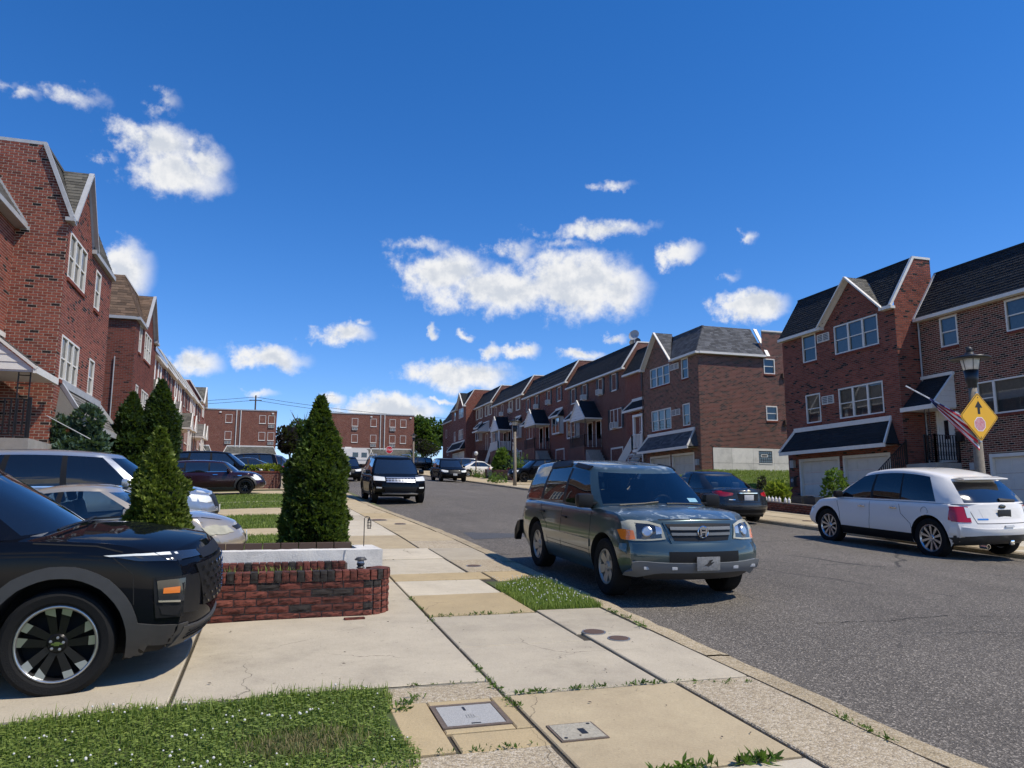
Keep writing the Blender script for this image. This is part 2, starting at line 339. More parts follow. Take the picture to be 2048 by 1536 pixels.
for ax in (0, 1):
    mat_bricktex('tex_red%d' % ax, (.19, .046, .03), (.13, .034, .024), (.30, .22, .17), ax)
    mat_bricktex('tex_brown%d' % ax, (.155, .055, .04), (.10, .036, .028), (.25, .19, .15), ax)
    mat_bricktex('tex_apt%d' % ax, (.21, .075, .05), (.14, .045, .033), (.26, .18, .14), ax)

# ---------------------------------------------------------------- mesh helpers
class MB:
    def __init__(s): s.v = []; s.f = []; s.m = []; s.r = []
    def face(s, pts, m=0, r=None):
        i = len(s.v); s.v.extend([tuple(p) for p in pts]); s.f.append(tuple(range(i, i + len(pts)))); s.m.append(m); s.r.append(random.random() if r is None else r)
    def box(s, x0, x1, y0, y1, z0, z1, m=0, r=None, skip=''):
        r = random.random() if r is None else r
        i = len(s.v); s.v.extend([(x0, y0, z0), (x1, y0, z0), (x1, y1, z0), (x0, y1, z0), (x0, y0, z1), (x1, y0, z1), (x1, y1, z1), (x0, y1, z1)])
        for k, q in (('b', (3, 2, 1, 0)), ('t', (4, 5, 6, 7)), ('f', (0, 1, 5, 4)), ('r', (1, 2, 6, 5)), ('k', (2, 3, 7, 6)), ('l', (3, 0, 4, 7))):
            if k in skip: continue
            s.f.append(tuple(i + a for a in q)); s.m.append(m); s.r.append(r)
    def prism(s, poly, d, m=0, r=None):
        """poly: list of 3D points (planar), d: extrusion vector"""
        r = random.random() if r is None else r
        n = len(poly); i = len(s.v); s.v.extend([tuple(p) for p in poly]); s.v.extend([tuple(Vector(p) + Vector(d)) for p in poly])
        s.f.append(tuple(range(i + n - 1, i - 1, -1))); s.f.append(tuple(range(i + n, i + 2 * n))); s.m += [m, m]; s.r += [r, r]
        for k in range(n): s.f.append((i + k, i + (k + 1) % n, i + n + (k + 1) % n, i + n + k)); s.m.append(m); s.r.append(r)
    def tube(s, pts, rad, n=6, m=0, caps=True):
        pts = [Vector(p) for p in pts]; rads = rad if isinstance(rad, (list, tuple)) else [rad] * len(pts)
        i0 = len(s.v); r = random.random()
        for k, p in enumerate(pts):
            t = (pts[min(k + 1, len(pts) - 1)] - pts[max(k - 1, 0)]).normalized()
            a = t.cross(Vector((0, 0, 1)) if abs(t.z) < .9 else Vector((1, 0, 0))).normalized(); b = t.cross(a)
            for j in range(n):
                q = p + (a * cos(2 * pi * j / n) + b * sin(2 * pi * j / n)) * rads[k]; s.v.append(tuple(q))
        for k in range(len(pts) - 1):
            for j in range(n):
                a0 = i0 + k * n + j; a1 = i0 + k * n + (j + 1) % n
                s.f.append((a0, a1, a1 + n, a0 + n)); s.m.append(m); s.r.append(r)
        if caps:
            s.f.append(tuple(i0 + j for j in range(n - 1, -1, -1))); s.f.append(tuple(i0 + (len(pts) - 1) * n + j for j in range(n))); s.m += [m, m]; s.r += [r, r]
    def lathe(s, prof, n=24, axis='z', c=(0, 0, 0), m=0, closed=False, a0=0):
        i0 = len(s.v); r = random.random()
        for (rad, h) in prof:
            for j in range(n):
                a = a0 + 2 * pi * j / n; u, w = rad * cos(a), rad * sin(a)
                p = (u, w, h) if axis == 'z' else ((u, h, w) if axis == 'y' else (h, u, w))
                s.v.append((p[0] + c[0], p[1] + c[1], p[2] + c[2]))
        L = len(prof); rng = L if closed else L - 1
        for k in range(rng):
            for j in range(n):
                a = i0 + k * n + j; b = i0 + k * n + (j + 1) % n; k2 = (k + 1) % L; c2 = i0 + k2 * n + (j + 1) % n; d = i0 + k2 * n + j
                s.f.append((a, b, c2, d) if axis != 'y' else (d, c2, b, a)); s.m.append(m); s.r.append(r)
        if not closed:
            for k, rev in ((0, True), (L - 1, False)):
                if prof[k][0] > 1e-4:
                    q = tuple(i0 + k * n + j for j in range(n)); s.f.append(q[::-1] if rev else q); s.m.append(m); s.r.append(r)
    def grid(s, P, m=0, r=None):
        """P: rows of points"""
        i0 = len(s.v); nr = len(P); nc = len(P[0]); r = random.random() if r is None else r
        for row in P: s.v.extend([tuple(p) for p in row])
        for a in range(nr - 1):
            for b in range(nc - 1):
                s.f.append((i0 + a * nc + b, i0 + a * nc + b + 1, i0 + (a + 1) * nc + b + 1, i0 + (a + 1) * nc + b)); s.m.append(m); s.r.append(r)
    def mesh(s, name, mats, smooth=False):
        me = bpy.data.meshes.new(name); me.from_pydata(s.v, [], s.f)
        for mm in (mats if isinstance(mats, (list, tuple)) else [mats]): me.materials.append(MATS[mm] if isinstance(mm, str) else mm)
        me.polygons.foreach_set('material_index', s.m)
        at = me.attributes.new('rnd', 'FLOAT', 'FACE'); at.data.foreach_set('value', s.r)
        if smooth: me.polygons.foreach_set('use_smooth', [True] * len(s.f))
        me.update(); return me

def link(name, data, parent=None, loc=(0, 0, 0), rz=0., rot=None):
    o = bpy.data.objects.new(name, data); COL.objects.link(o); o.location = loc
    o.rotation_euler = rot if rot else (0, 0, rz)
    if parent: o.parent = parent
    return o
def tag(o, label, cat, group=None, kind=None):
    if label: o['label'] = label
    if cat: o['category'] = cat
    if group: o['group'] = group
    if kind: o['kind'] = kind
    return o
def thing(name, label, cat, loc=(0, 0, 0), rz=0., group=None, rot=None):
    return tag(link(name, None, None, loc, rz, rot), label, cat, group)
def part(name, mb, mats, parent=None, loc=(0, 0, 0), rz=0., rot=None, smooth=False):
    return link(name, mb.mesh(name, mats, smooth), parent, loc, rz, rot)
def smooth_by_angle(me, deg=35):
    me.polygons.foreach_set('use_smooth', [True] * len(me.polygons)); me.set_sharp_from_angle(angle=radians(deg))
def copy_tree(o, parent=None):
    c = o.copy(); COL.objects.link(c); c.parent = parent
    for ch in list(o.children): copy_tree(ch, c)
    return c

TMP = bpy.data.scenes.new('tmp_scene')
def eval_mesh(o, objs):
    """mesh of o with its modifiers applied, worked out in a scratch scene"""
    for q in objs: TMP.collection.objects.link(q)
    with bpy.context.temp_override(scene=TMP, view_layer=TMP.view_layers[0]):
        dg = bpy.context.evaluated_depsgraph_get(); me = bpy.data.meshes.new_from_object(o.evaluated_get(dg))
    for q in objs: bpy.data.objects.remove(q)
    return me
def text_mesh(name, body, size, m, parent, loc, rot, ext=.001, font_scale=(1, 1, 1)):
    cu = bpy.data.curves.new(name, 'FONT'); cu.body = body; cu.size = size; cu.extrude = ext; cu.align_x = 'CENTER'; cu.align_y = 'CENTER'
    o = bpy.data.objects.new('tmp_text', cu); me = eval_mesh(o, [o])
    me.materials.clear(); me.materials.append(MATS[m]); q = link(name, me, parent, loc, rot=rot); q.scale = font_scale; return q
# ---------------------------------------------------------------- terrain
G = .057
def sm(t): t = max(0., min(1., t)); return t * t * (3 - 2 * t)
def base(y): return G * y if y < 118 else G * 118 + .02 * (y - 118)
XL, XRD = 3.86, 14.0       # gutters
def road_z(x, y):
    u = (x - XL) / (XRD - XL); return base(y) - .11 + .10 * (1 - (2 * u - 1) ** 2) - .03 * u
def lot_l(x, y):
    z = base(y) - .10 * sm((.5 - x) / 4)
    if 11.4 < y < 15: z -= .26 * sm((.3 - x) / 2.6) * sm((y - 11.4) / .7) * sm((15 - y) / .7)
    return z
def lot_r(x, y):
    z = base(y) - .03
    if 30 < y < 38.6: z += 1.25 * sm((x - 17.2) / 6.5) * ((y - 30.0) / 8.) * sm((38.6 - y) / .5)
    return z
def bend(x, y): return x - .48 * sm((y - 15) / 15) * max(0., min(1., (x - 1.4) / 2.0)) * (1 if x < 4.2 else 0)
def hz(x, y): return lot_l(x, y) if x < 3.7 else (lot_r(x, y) if x > 14.15 else road_z(x, y))
# ---------------------------------------------------------------- ground, road, pavements
def struct(name, mb, mats, parent=None, smooth=False):
    o = part(name, mb, mats, parent, smooth=smooth)
    if not parent: o['kind'] = 'structure'
    return o
def frange(a, b, st):
    n = max(1, int(round((b - a) / st))); return [a + (b - a) * i / n for i in range(n + 1)]
mat('ground_soil', (.10, .13, .045), .95, noise=.6, nscale=1.5, bump=.5, bscale=30, col2=(.12, .09, .05))
mat('lawn_base', (.055, .095, .02), .95, noise=.5, nscale=5, bump=.6, bscale=60, col2=(.075, .075, .025))
def build_ground():
    mb = MB()
    xs = [-900, -300, -90, -40, -20] + frange(-12, 3.6, .6) + [3.8] + frange(5, 13, 2) + [14.05] + frange(14.6, 30, .7) + [40, 60, 120, 400, 900]
    ys = [-120, -40, -10] + frange(0, 44, .7) + frange(46, 124, 6) + [160, 300, 700, 1800]
    mb.grid([[(x, y, hz(x, y) - (.05 if x < 3.7 or x > 14.1 else .09)) for x in xs] for y in ys])
    struct('ground', mb, 'ground_soil', smooth=True)
    mb = MB()
    ys = frange(-14, 60, 1.5) + frange(63, 102, 3)
    mb.grid([[(bend(x, y), y, road_z(max(XL, x), y)) for x in [3.80, 4.15] + frange(4.65, 14.06, .85)] for y in ys])
    struct('road', mb, 'asphalt', smooth=True)
    mb = MB()
    mb.grid([[(x, y, base(y) - .01 + .012 * (y - 102) * 0) for x in frange(-80, 110, 10)] for y in frange(102, 114.5, 3)])
    struct('cross_street', mb, 'asphalt')
    # patch of newer asphalt across the road
    mb = MB(); pts = [(4.2, 16.2), (6.3, 16.4), (9.4, 16.9), (9.6, 18.2), (7.2, 18.1), (4.3, 17.7)]
    mat('asphalt_patch', (.085, .087, .092), .85, noise=.35, nscale=60, bump=.5, bscale=150)
    mb.face([(x, y, road_z(x, y) + .004) for x, y in pts]); struct('road_patch', mb, 'asphalt_patch')
    for i, pl in enumerate(([(5.6, 7.15), (6.4, 7.0), (7.3, 7.05), (8.3, 6.6), (9.6, 6.5)], [(7.0, 6.2), (7.2, 5.7), (6.9, 5.2), (7.1, 4.7)], [(4.3, 16.15), (6.0, 16.3), (7.6, 16.5), (9.4, 16.85), (11.5, 17.6), (13.6, 18.0)], [(4.6, 22.5), (6.5, 22.3), (8.5, 22.9)], [(7.2, 25.5), (8.0, 25.3), (8.9, 25.7)])):
        mb = MB(); pts = []
        for (a, b) in zip(pl, pl[1:]):
            for k in range(8): t = k / 8; pts.append((a[0] + (b[0] - a[0]) * t + random.uniform(-.02, .02), a[1] + (b[1] - a[1]) * t + random.uniform(-.03, .03)))
        w = .007 if i < 2 else .016
        mb.grid([[(x, y + s * w * random.uniform(.4, 1.3), road_z(x, y) + .0035) for (x, y) in pts] for s in (-1, 1)]); struct('road_crack', mb, 'liner')
    # kerbs: left one worn and nearly flush, as long pieces
    for nm, xa, xb, zf in (('kerb', 3.60, 3.86, lambda y: base(y) - .006), ('kerb', 13.98, 14.2, lambda y: base(y) - .028)):
        ysl = frange(-6, 24, 3.0) + frange(27, 102, 15); root = None
        for i in range(len(ysl) - 1):
            m2 = MB(); st = frange(ysl[i] + .008, ysl[i + 1] - .008, .25 if ysl[i] < 24 else 5.)
            top = []; 
            for y in st:
                j = random.uniform(-.012, .012) if xa < 5 else 0; jz = random.uniform(-.006, .004)
                road = XL if xa < 5 else XRD
                rz_ = road_z(3.9 if xa < 5 else 13.95, y) - .08
                if xa < 5: row = [(xa, y, zf(y) - .2), (xa, y, zf(y) + jz), (xa + .12, y, zf(y) + jz), (xb - .05 + j, y, zf(y) - .008 + jz), (xb + j, y, zf(y) - .045 + jz), (xb + .03, y, rz_)]
                else: row = [(xa - .02, y, rz_), (xa, y, zf(y) - .03), (xa + .03, y, zf(y)), (xb, y, zf(y)), (xb, y, zf(y) - .2)]
                top.append([(bend(q[0], q[1]), q[1], q[2]) for q in row])
            m2.grid([[r[k] for r in top] for k in range(len(top[0]))] if xa >= 5 else [[r[k] for r in top] for k in range(len(top[0]))])
            for f in range(len(m2.f)): m2.f[f] = m2.f[f][::-1]
            if root is None: root = struct('kerb_left' if xa < 5 else 'kerb_right', m2, 'conc_curb', smooth=False)
            else: part('kerb_stone', m2, 'conc_curb', root)
build_ground()

def slab_mesh(x0, x1, y0, y1, zf, thick=.12, jit=.004, step=.6):
    """one concrete flag: level top following the grade, eased edges"""
    mb = MB(); t = [random.uniform(-jit, jit) for _ in range(2)]; e = .008
    Z = lambda x, y: zf(x, y) + t[0] * (x - x0) / max(.3, x1 - x0) + t[1]
    xs = [x0, x0 + e] + frange(x0 + e, x1 - e, step)[1:-1] + [x1 - e, x1]; ys = [y0, y0 + e] + frange(y0 + e, y1 - e, step)[1:-1] + [y1 - e, y1]
    P = []
    for a, y in enumerate(ys):
        row = []
        for b, x in enumerate(xs):
            edge = a in (0, len(ys) - 1) or b in (0, len(xs) - 1)
            row.append((bend(x, y), y, Z(x, y) - (.007 if edge else 0)))
        P.append(row)
    mb.grid(P)
    for (ra, rb) in (((x0, y0), (x1, y0)), ((x1, y0), (x1, y1)), ((x1, y1), (x0, y1)), ((x0, y1), (x0, y0))):
        a = Vector((bend(*ra), ra[1], Z(*ra) - .007)); b = Vector((bend(*rb), rb[1], Z(*rb) - .007)); d = Vector((0, 0, thick)); mb.face([a, a - d, b - d, b])
    return mb
def slabs(root, lst, zf):
    for (x0, x1, y0, y1, m) in lst:
        part('slab', slab_mesh(x0 + .006, x1 - .006, y0 + .006, y1 - .006, zf), m, root)
def strip(name, x0, x1, y0, y1, zf, m, dz=0., step=1.2, parent=None):
    mb = MB(); mb.grid([[(bend(x, y), y, zf(x, y) + dz) for x in frange(x0, x1, step)] for y in frange(y0, y1, step)]); return struct(name, mb, m, parent)
wl = lambda x, y: base(y) - .004
def build_pavements():
    root = strip('sidewalk_left', .78, 3.62, -4, 100, lambda x, y: base(y), 'gap_dirt', -.022, 2.)
    L = [(1.08, 1.62, 4.42, 4.72, 'conc_tan'), (1.63, 2.93, 3.90, 5.36, 'conc_beige'), (2.95, 3.58, 3.3, 5.36, 'conc_pebble'), (1.63, 2.93, 2.2, 3.88, 'conc_white'), (2.95, 3.58, 1.5, 3.28, 'conc_pebble'),
         (.0, 1.6, 2.4, 4.40, 'conc_pebble'), (1.62, 2.86, 5.38, 6.75, 'conc_grey'), (1.62, 2.80, 6.76, 8.06, 'conc_grey'), (2.88, 3.58, 5.38, 7.02, 'conc_grey'), (2.82, 3.58, 7.03, 8.20, 'conc_grey'),
         (1.62, 2.78, 8.08, 9.30, 'conc_tan'), (1.62, 2.78, 9.32, 10.42, 'conc_white'), (1.02, 1.38, 11.04, 12.0, 'conc_white'), (1.62, 2.95, 10.44, 11.02, 'conc_tan'), (2.97, 3.58, 10.2, 11.02, 'conc_tan'),
         (1.40, 2.75, 11.04, 12.55, 'conc_white'), (2.77, 3.58, 11.04, 12.3, 'conc_pebble'), (1.3, 2.75, 12.57, 14.0, 'conc_white'), (2.77, 3.58, 12.32, 14.0, 'conc_grey'), (.4, 2.6, 14.02, 16.4, 'conc_beige'), (2.62, 3.58, 14.02, 15.3, 'conc_pebble'), (2.62, 3.58, 15.32, 17, 'conc_beige'),
         (1.5, 2.6, 16.42, 18.3, 'conc_white'), (2.62, 3.58, 17.02, 19, 'conc_beige')]
    y = 18.32
    while y < 40:
        h = 1.9; L.append((1.5, 2.6, y, y + h, random.choice(['conc_white', 'conc_beige', 'conc_grey']))); L.append((2.62, 3.58, y + .7, y + .7 + h, random.choice(['conc_tan', 'conc_beige', 'conc_beige']))); y += h + .02
    slabs(root, L, wl)
    strip('sidewalk_left_far', 1.5, 3.58, 40.7, 101, lambda x, y: base(y), 'conc_beige', .0, 3.)
    # cover plates set in the near flags
    t = [1.06, 1.50, 4.52, 5.22]
    # tan flag around the water cover
    for q in ((.80, 1.06, 4.45, 5.34), (1.50, 1.61, 4.73, 5.34), (1.06, 1.50, 5.24, 5.34), (1.06, 1.50, 4.73, 4.80)):
        part('slab', slab_mesh(q[0] + .003, q[1] - .003, q[2] + .003, q[3] - .003, wl, jit=.001), 'conc_tan', root)
    part('slab', slab_mesh(.80, 1.60, 5.36, 5.70, wl), 'conc_pebble', root)
    c = thing('water_meter_cover', 'large pale metal utility cover set in the tan pavement flag', 'utility cover', (1.06, 4.80, wl(0, 4.8) + .002), rot=(math.atan(G), 0, 0))
    mb = MB(); w, h = .44, .44
    for (a, b, cc, d) in ((0, w, 0, .03), (0, w, h - .03, h), (0, .03, .03, h - .03), (w - .03, w, .03, h - .03)): mb.box(a, b, cc, d, -.03, .004)
    mat('rusty_frame', (.16, .12, .09), .8, noise=.4, nscale=30); part('frame', mb, 'rusty_frame', c)
    mb = MB(); mb.box(.034, w - .034, .034, h - .034, -.03, .002); mat('cover_alu', (.43, .42, .39), .6, .0, noise=.25, nscale=60, bump=.4, bscale=150); part('lid', mb, 'cover_alu', c)
    mb = MB(); mb.box(.20, .215, .30, .37, .0025, .004); part('key_slot', mb, 'sign_black', c); mb = MB(); mb.box(.19, .25, .05, .065, .0025, .004); part('key_slot', mb, 'sign_black', c)
    mb = MB()
    for i in range(4): mb.box(.19 + i * .016, .199 + i * .016, .16, .22, .002, .005)
    mb.box(.185, .26, .155, .163, .002, .005); part('raised_mark', mb, 'cover_alu', c)
    c = thing('curb_box_cover', 'small rectangular beige cover with a dark slot in the pavement', 'utility cover', (1.68, 4.42, wl(0, 4.42) + .003), rot=(math.atan(G), 0, 0))
    mat('cover_beige', (.42, .38, .29), .7, noise=.3, nscale=40, bump=.3); mb = MB(); mb.box(0, .30, 0, .28, -.01, .003); part('rim', mb, 'rusty_frame', c)
    mb = MB(); mb.box(.014, .286, .014, .266, .0, .006); part('lid', mb, 'cover_beige', c)
    mb = MB(); mb.box(.16, .20, .08, .17, .0065, .008); part('slot', mb, 'sign_black', c)
    for q in ((.04, .04, 0), (.26, .24, 0)): mb = MB(); mb.lathe([(.012, .0065), (.012, .008)], 10, c=q); part('bolt', mb, 'sign_black', c)
    for i, (x, y, r) in enumerate(((3.0, 7.02, .10), (3.12, 6.72, .09), (2.8, 20.3, .2), (3.15, 19.1, .13), (3.0, 11.6, .1))):
        o = thing('valve_lid', ['round rusty valve lid in the grey flag by the kerb, the farther of two', 'round rusty valve lid in the grey flag by the kerb, the nearer of two', 'dark round lid in the pavement beyond the conifer, the larger', 'dark round lid in the pavement beyond the conifer, near the kerb', 'dark lid in the pebbly flag beside the blue car'][i], 'valve lid', (bend(x, y), y, base(y) + .002), rot=(math.atan(G), 0, 0), group='lids in the left pavement')
        mb = MB(); mb.lathe([(r, 0), (r, .006), (r - .012, .008)], 16); part('lid', mb, 'post_brown', o); mb = MB(); mb.lathe([(r + .015, -.005), (r + .015, .004), (r + .002, .004)], 16); part('ring', mb, 'steel', o)
    part('slab', slab_mesh(1.0, 1.60, 8.255, 10.4, wl), 'conc_grey', root); part('slab', slab_mesh(1.02, 1.60, 10.42, 11.03, wl), 'conc_beige', root)
    # driveways on the left: front apron flags
    d = strip('driveway_left', -6.2, 1.6, 5.72, 8.25, lot_l, 'gap_dirt', -.02, .8)
    for q in ((-.56, 1.60, 5.73, 8.24), (-2.9, -.58, 5.73, 8.24), (-6.0, -2.92, 5.73, 8.24)): part('slab', slab_mesh(*[q[0], q[1] - .008, q[2], q[3]], lambda x, y: lot_l(x, y) + .004, jit=.003), 'conc_grey', d)
    strip('driveway_left_second', -6.2, 1.28, 12.05, 14.0, lot_l, 'conc_beige', .004, .5)
    strip('driveway_left_third', -6.2, 1.48, 16.7, 18.3, lot_l, 'conc_beige', .004, .8)
    strip('driveway_left_fourth', -6.2, 1.48, 22.3, 25.2, lot_l, 'conc_beige', .004, .8)
    strip('driveway_left_fifth', -6.2, 1.48, 34.0, 37.0, lot_l, 'conc_beige', .004, .8)
    strip('driveway_left_far', -7.2, 1.48, 39, 100, lot_l, 'conc_beige', .004, 3)
    strip('garden_path_edge', -6, 1.4, 28.5, 28.75, lot_l, 'conc_white', .012, .8)
    # lawns
    for nm, x0, x1, y0, y1 in (('lawn_front', -6, .84, 1.0, 5.72), ('lawn_second', -5.8, 1.45, 14.0, 16.7), ('lawn_third', -5.8, 1.45, 18.3, 22.3), ('lawn_fourth', -5.8, 1.45, 25.2, 34.0)):
        strip(nm, x0, x1, y0, y1, lot_l, 'lawn_base', -.008, .6)
    strip('lawn_kerb_patch', 2.8, 3.6, 8.2, 10.2, lambda x, y: base(y), 'lawn_base', -.012, .5)
    # right hand pavement
    root = strip('sidewalk_right', 14.2, 16.3, -4, 100, lot_r, 'gap_dirt', -.02, 2.)
    L = []; y = 8.
    while y < 48:
        h = random.choice([1.5, 1.9, 2.2]); L.append((14.22, 15.2, y, y + h, random.choice(['conc_white', 'conc_beige', 'conc_beige']))); L.append((15.22, 16.3, y - .5, y + h - .5, random.choice(['conc_white', 'conc_beige', 'conc_tan']))); y += h + .02
    slabs(root, L, lambda x, y: lot_r(x, y) + .002)
    strip('sidewalk_right_far', 14.22, 16.3, 48.5, 101, lot_r, 'conc_beige', .002, 3)
    for i, (x, y) in enumerate(((15.0, 19.2), (15.5, 18.0), (14.9, 18.3))):
        mb = MB(); mb.lathe([(.15, 0), (.15, .008), (.13, .01)], 14); o = part('valve_lid', mb, 'post_brown', None, (x, y, lot_r(x, y) + .004), rot=(math.atan(G), 0, 0))
        tag(o, ['dark round lid in the right pavement, farthest of three', 'dark round lid in the right pavement, furthest from the road', 'dark round lid in the right pavement, nearest the white car'][i], 'valve lid', 'lids in the right pavement')
    strip('driveway_right', 16.32, 23.2, 14.0, 29.9, lambda x, y: lot_r(x, y) + (1.40 - lot_r(x, y)) * sm((x - 16.4) / 5) * sm((y - 21) / 3), 'conc_beige', .006, .8)
    strip('driveway_right_second', 16.32, 23.2, 38.75, 44.8, lambda x, y: lot_r(x, y) + (2.30 - lot_r(x, y)) * sm((x - 16.4) / 5), 'conc_beige', .006, .8)
    strip('driveway_right_far', 16.32, 24.4, 45.0, 100, lot_r, 'conc_beige', .006, 3)
    strip('lawn_bank', 16.6, 30.4, 29.95, 38.2, lot_r, 'lawn_base', .0, .5)
build_pavements()
# ---------------------------------------------------------------- vegetation
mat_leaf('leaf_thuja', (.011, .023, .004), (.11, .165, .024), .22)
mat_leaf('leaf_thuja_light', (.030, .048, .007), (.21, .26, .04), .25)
mat_leaf('leaf_yew', (.010, .024, .008), (.045, .085, .02), .2)
mat_leaf('leaf_spruce', (.02, .045, .03), (.10, .16, .11), .2)
mat_leaf('leaf_tree', (.02, .045, .012), (.09, .16, .035), .35)
mat_leaf('leaf_purple', (.012, .010, .014), (.035, .022, .03), .2)
mat_leaf('leaf_weed', (.03, .07, .012), (.14, .23, .04), .35)
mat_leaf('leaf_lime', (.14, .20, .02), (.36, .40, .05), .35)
mat_leaf('grass_blade', (.065, .115, .02), (.33, .41, .09), .4)
mat_leaf('grass_dry', (.14, .12, .05), (.28, .24, .11), .3)
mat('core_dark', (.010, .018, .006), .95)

def spray(mb, p, d, size, r, n=4, flat=.5):
    """a fan of small leaf faces at p, pointing along d"""
    d = Vector(d).normalized(); up = Vector((0, 0, 1)); s = d.cross(up)
    s = s.normalized() if s.length > .01 else Vector((1, 0, 0)); u = s.cross(d)
    for i in range(n):
        a = random.uniform(-1.0, 1.0); b = random.uniform(-.7, .9)
        t = (d + s * a + u * b).normalized(); side = t.cross(Vector((random.uniform(-1, 1), random.uniform(-1, 1), random.uniform(-1, 1)))).normalized()
        L = size * random.uniform(.6, 1.25); w = L * flat * random.uniform(.35, .6)
        q = p + t * L; m = p + t * L * .5
        mb.face([p, m + side * w, q, m - side * w], 0, max(0, min(1, r + random.uniform(-.25, .25))))

def thuja(name, label, cat, loc, H, R, n, leaf, shape, seed, tilt=0., group=None, bare=.0, size=.085, trunk='bark', blobs=None):
    """columnar or conical evergreen: trunk, limbs, dark inner mass and thousands of leaf sprays on a lumpy outline"""
    rnd = random.Random(seed); random.seed(seed); root = thing(name, label, cat, loc, group=group)
    mb = MB(); mb.tube([(0, 0, -.05), (tilt * H * .3, 0, H * .35), (tilt * H * .8, 0, H * .9)], [.06 * R / .45, .045 * R / .45, .01], 8)
    for k in range(14):
        z = H * (bare + .1 + .75 * k / 14); a = k * 2.4; rr = R * shape(z / H) * .8; mb.tube([(tilt * z, 0, z), (tilt * z + rr * cos(a), rr * sin(a), z + rr * .7)], [.014, .005], 5, caps=False)
    part('trunk', mb, trunk, root)
    lump = [(rnd.uniform(0, 2 * pi), rnd.uniform(0, 1), rnd.uniform(.12, .34), rnd.choice([1, 1, -1])) for _ in range(34)]
    def rad(a, t):
        r = shape(t)
        for (la, lt, lw, sg) in lump:
            da = (a - la + pi) % (2 * pi) - pi; q = (da / .42) ** 2 + ((t - lt) / .06) ** 2
            r *= 1 + sg * lw * math.exp(-q)
        return r * R
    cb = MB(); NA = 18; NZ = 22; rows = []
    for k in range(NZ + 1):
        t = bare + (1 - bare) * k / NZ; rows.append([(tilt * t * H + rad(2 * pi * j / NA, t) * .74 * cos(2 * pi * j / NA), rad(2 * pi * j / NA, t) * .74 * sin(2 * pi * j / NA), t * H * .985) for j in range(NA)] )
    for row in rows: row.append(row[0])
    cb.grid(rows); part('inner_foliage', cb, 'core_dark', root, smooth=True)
    lb = MB(); i = 0
    while i < n:
        t = bare + (1 - bare) * rnd.random(); 
        if rnd.random() > (shape(t) + .12): continue
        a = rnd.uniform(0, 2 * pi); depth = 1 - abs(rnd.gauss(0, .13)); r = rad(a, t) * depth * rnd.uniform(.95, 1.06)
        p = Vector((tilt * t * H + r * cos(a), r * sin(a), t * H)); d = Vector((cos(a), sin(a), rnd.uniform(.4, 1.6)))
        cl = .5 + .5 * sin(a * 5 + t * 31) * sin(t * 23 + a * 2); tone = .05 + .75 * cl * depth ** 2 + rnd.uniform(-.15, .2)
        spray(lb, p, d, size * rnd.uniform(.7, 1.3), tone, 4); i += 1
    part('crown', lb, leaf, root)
    return root

def bush(name, label, cat, loc, blobs, n, leaf, seed, size=.08, flat=.6, trunk=True, group=None, stemmat='bark', trunk_h=None, outl=.16):
    """free shape from ellipsoid lobes ((x,y,z),(rx,ry,rz)) with leaf sprays and stems"""
    random.seed(seed); root = thing(name, label, cat, loc, group=group)
    if trunk:
        mb = MB(); th = trunk_h or max(b[0][2] for b in blobs)
        mb.tube([(0, 0, -.05), (.02 * th, 0, th * .4), (0, .02 * th, th * .85)], [.03 * th + .01, .022 * th + .006, .006 * th], 7)
        for (c, r) in blobs: mb.tube([(0, 0, min(c[2] * .5, th * .5)), (c[0] * .5, c[1] * .5, c[2] * .75), c], [.012 * th, .008 * th, .003 * th], 5, caps=False)
        part('trunk', mb, stemmat, root)
    lb = MB(); vol = [b[1][0] * b[1][2] for b in blobs]; tot = sum(vol)
    for (c, r), v in zip(blobs, vol):
        for _ in range(int(n * v / tot)):
            d = Vector((random.gauss(0, 1), random.gauss(0, 1), random.gauss(0, 1))).normalized(); k = (1 - abs(random.gauss(0, outl))) if random.random() < .85 else random.uniform(.3, 1.12)
            p = Vector((c[0] + d.x * r[0] * k, c[1] + d.y * r[1] * k, c[2] + d.z * r[2] * k))
            if p.z < .02: continue
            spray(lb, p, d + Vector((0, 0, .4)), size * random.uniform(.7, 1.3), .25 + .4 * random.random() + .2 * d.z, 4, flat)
    part('crown', lb, leaf, root); return root

def blades(mb, n, x0, x1, y0, y1, zf, h, w, tone=(.2, .8), inside=None, lean=.5):
    for _ in range(n):
        x = random.uniform(x0, x1); y = random.uniform(y0, y1)
        if inside and not inside(x, y): continue
        z = zf(x, y) - .005; a = random.uniform(0, 2 * pi); hh = h * random.uniform(.45, 1.35); ln = random.uniform(.1, lean) * hh; ww = w * random.uniform(.6, 1.3)
        dx, dy = cos(a) * ln, sin(a) * ln; sx, sy = -sin(a) * ww, cos(a) * ww; r = random.uniform(*tone)
        mb.face([(x - sx, y - sy, z), (x + sx, y + sy, z), (x + dx * .5 + sx * .7, y + dy * .5 + sy * .7, z + hh * .65), (x + dx * .5 - sx * .7, y + dy * .5 - sy * .7, z + hh * .65)], 0, r)
        mb.face([(x + dx * .5 - sx * .7, y + dy * .5 - sy * .7, z + hh * .65), (x + dx * .5 + sx * .7, y + dy * .5 + sy * .7, z + hh * .65), (x + dx * 1.3, y + dy * 1.3, z + hh)], 0, r)

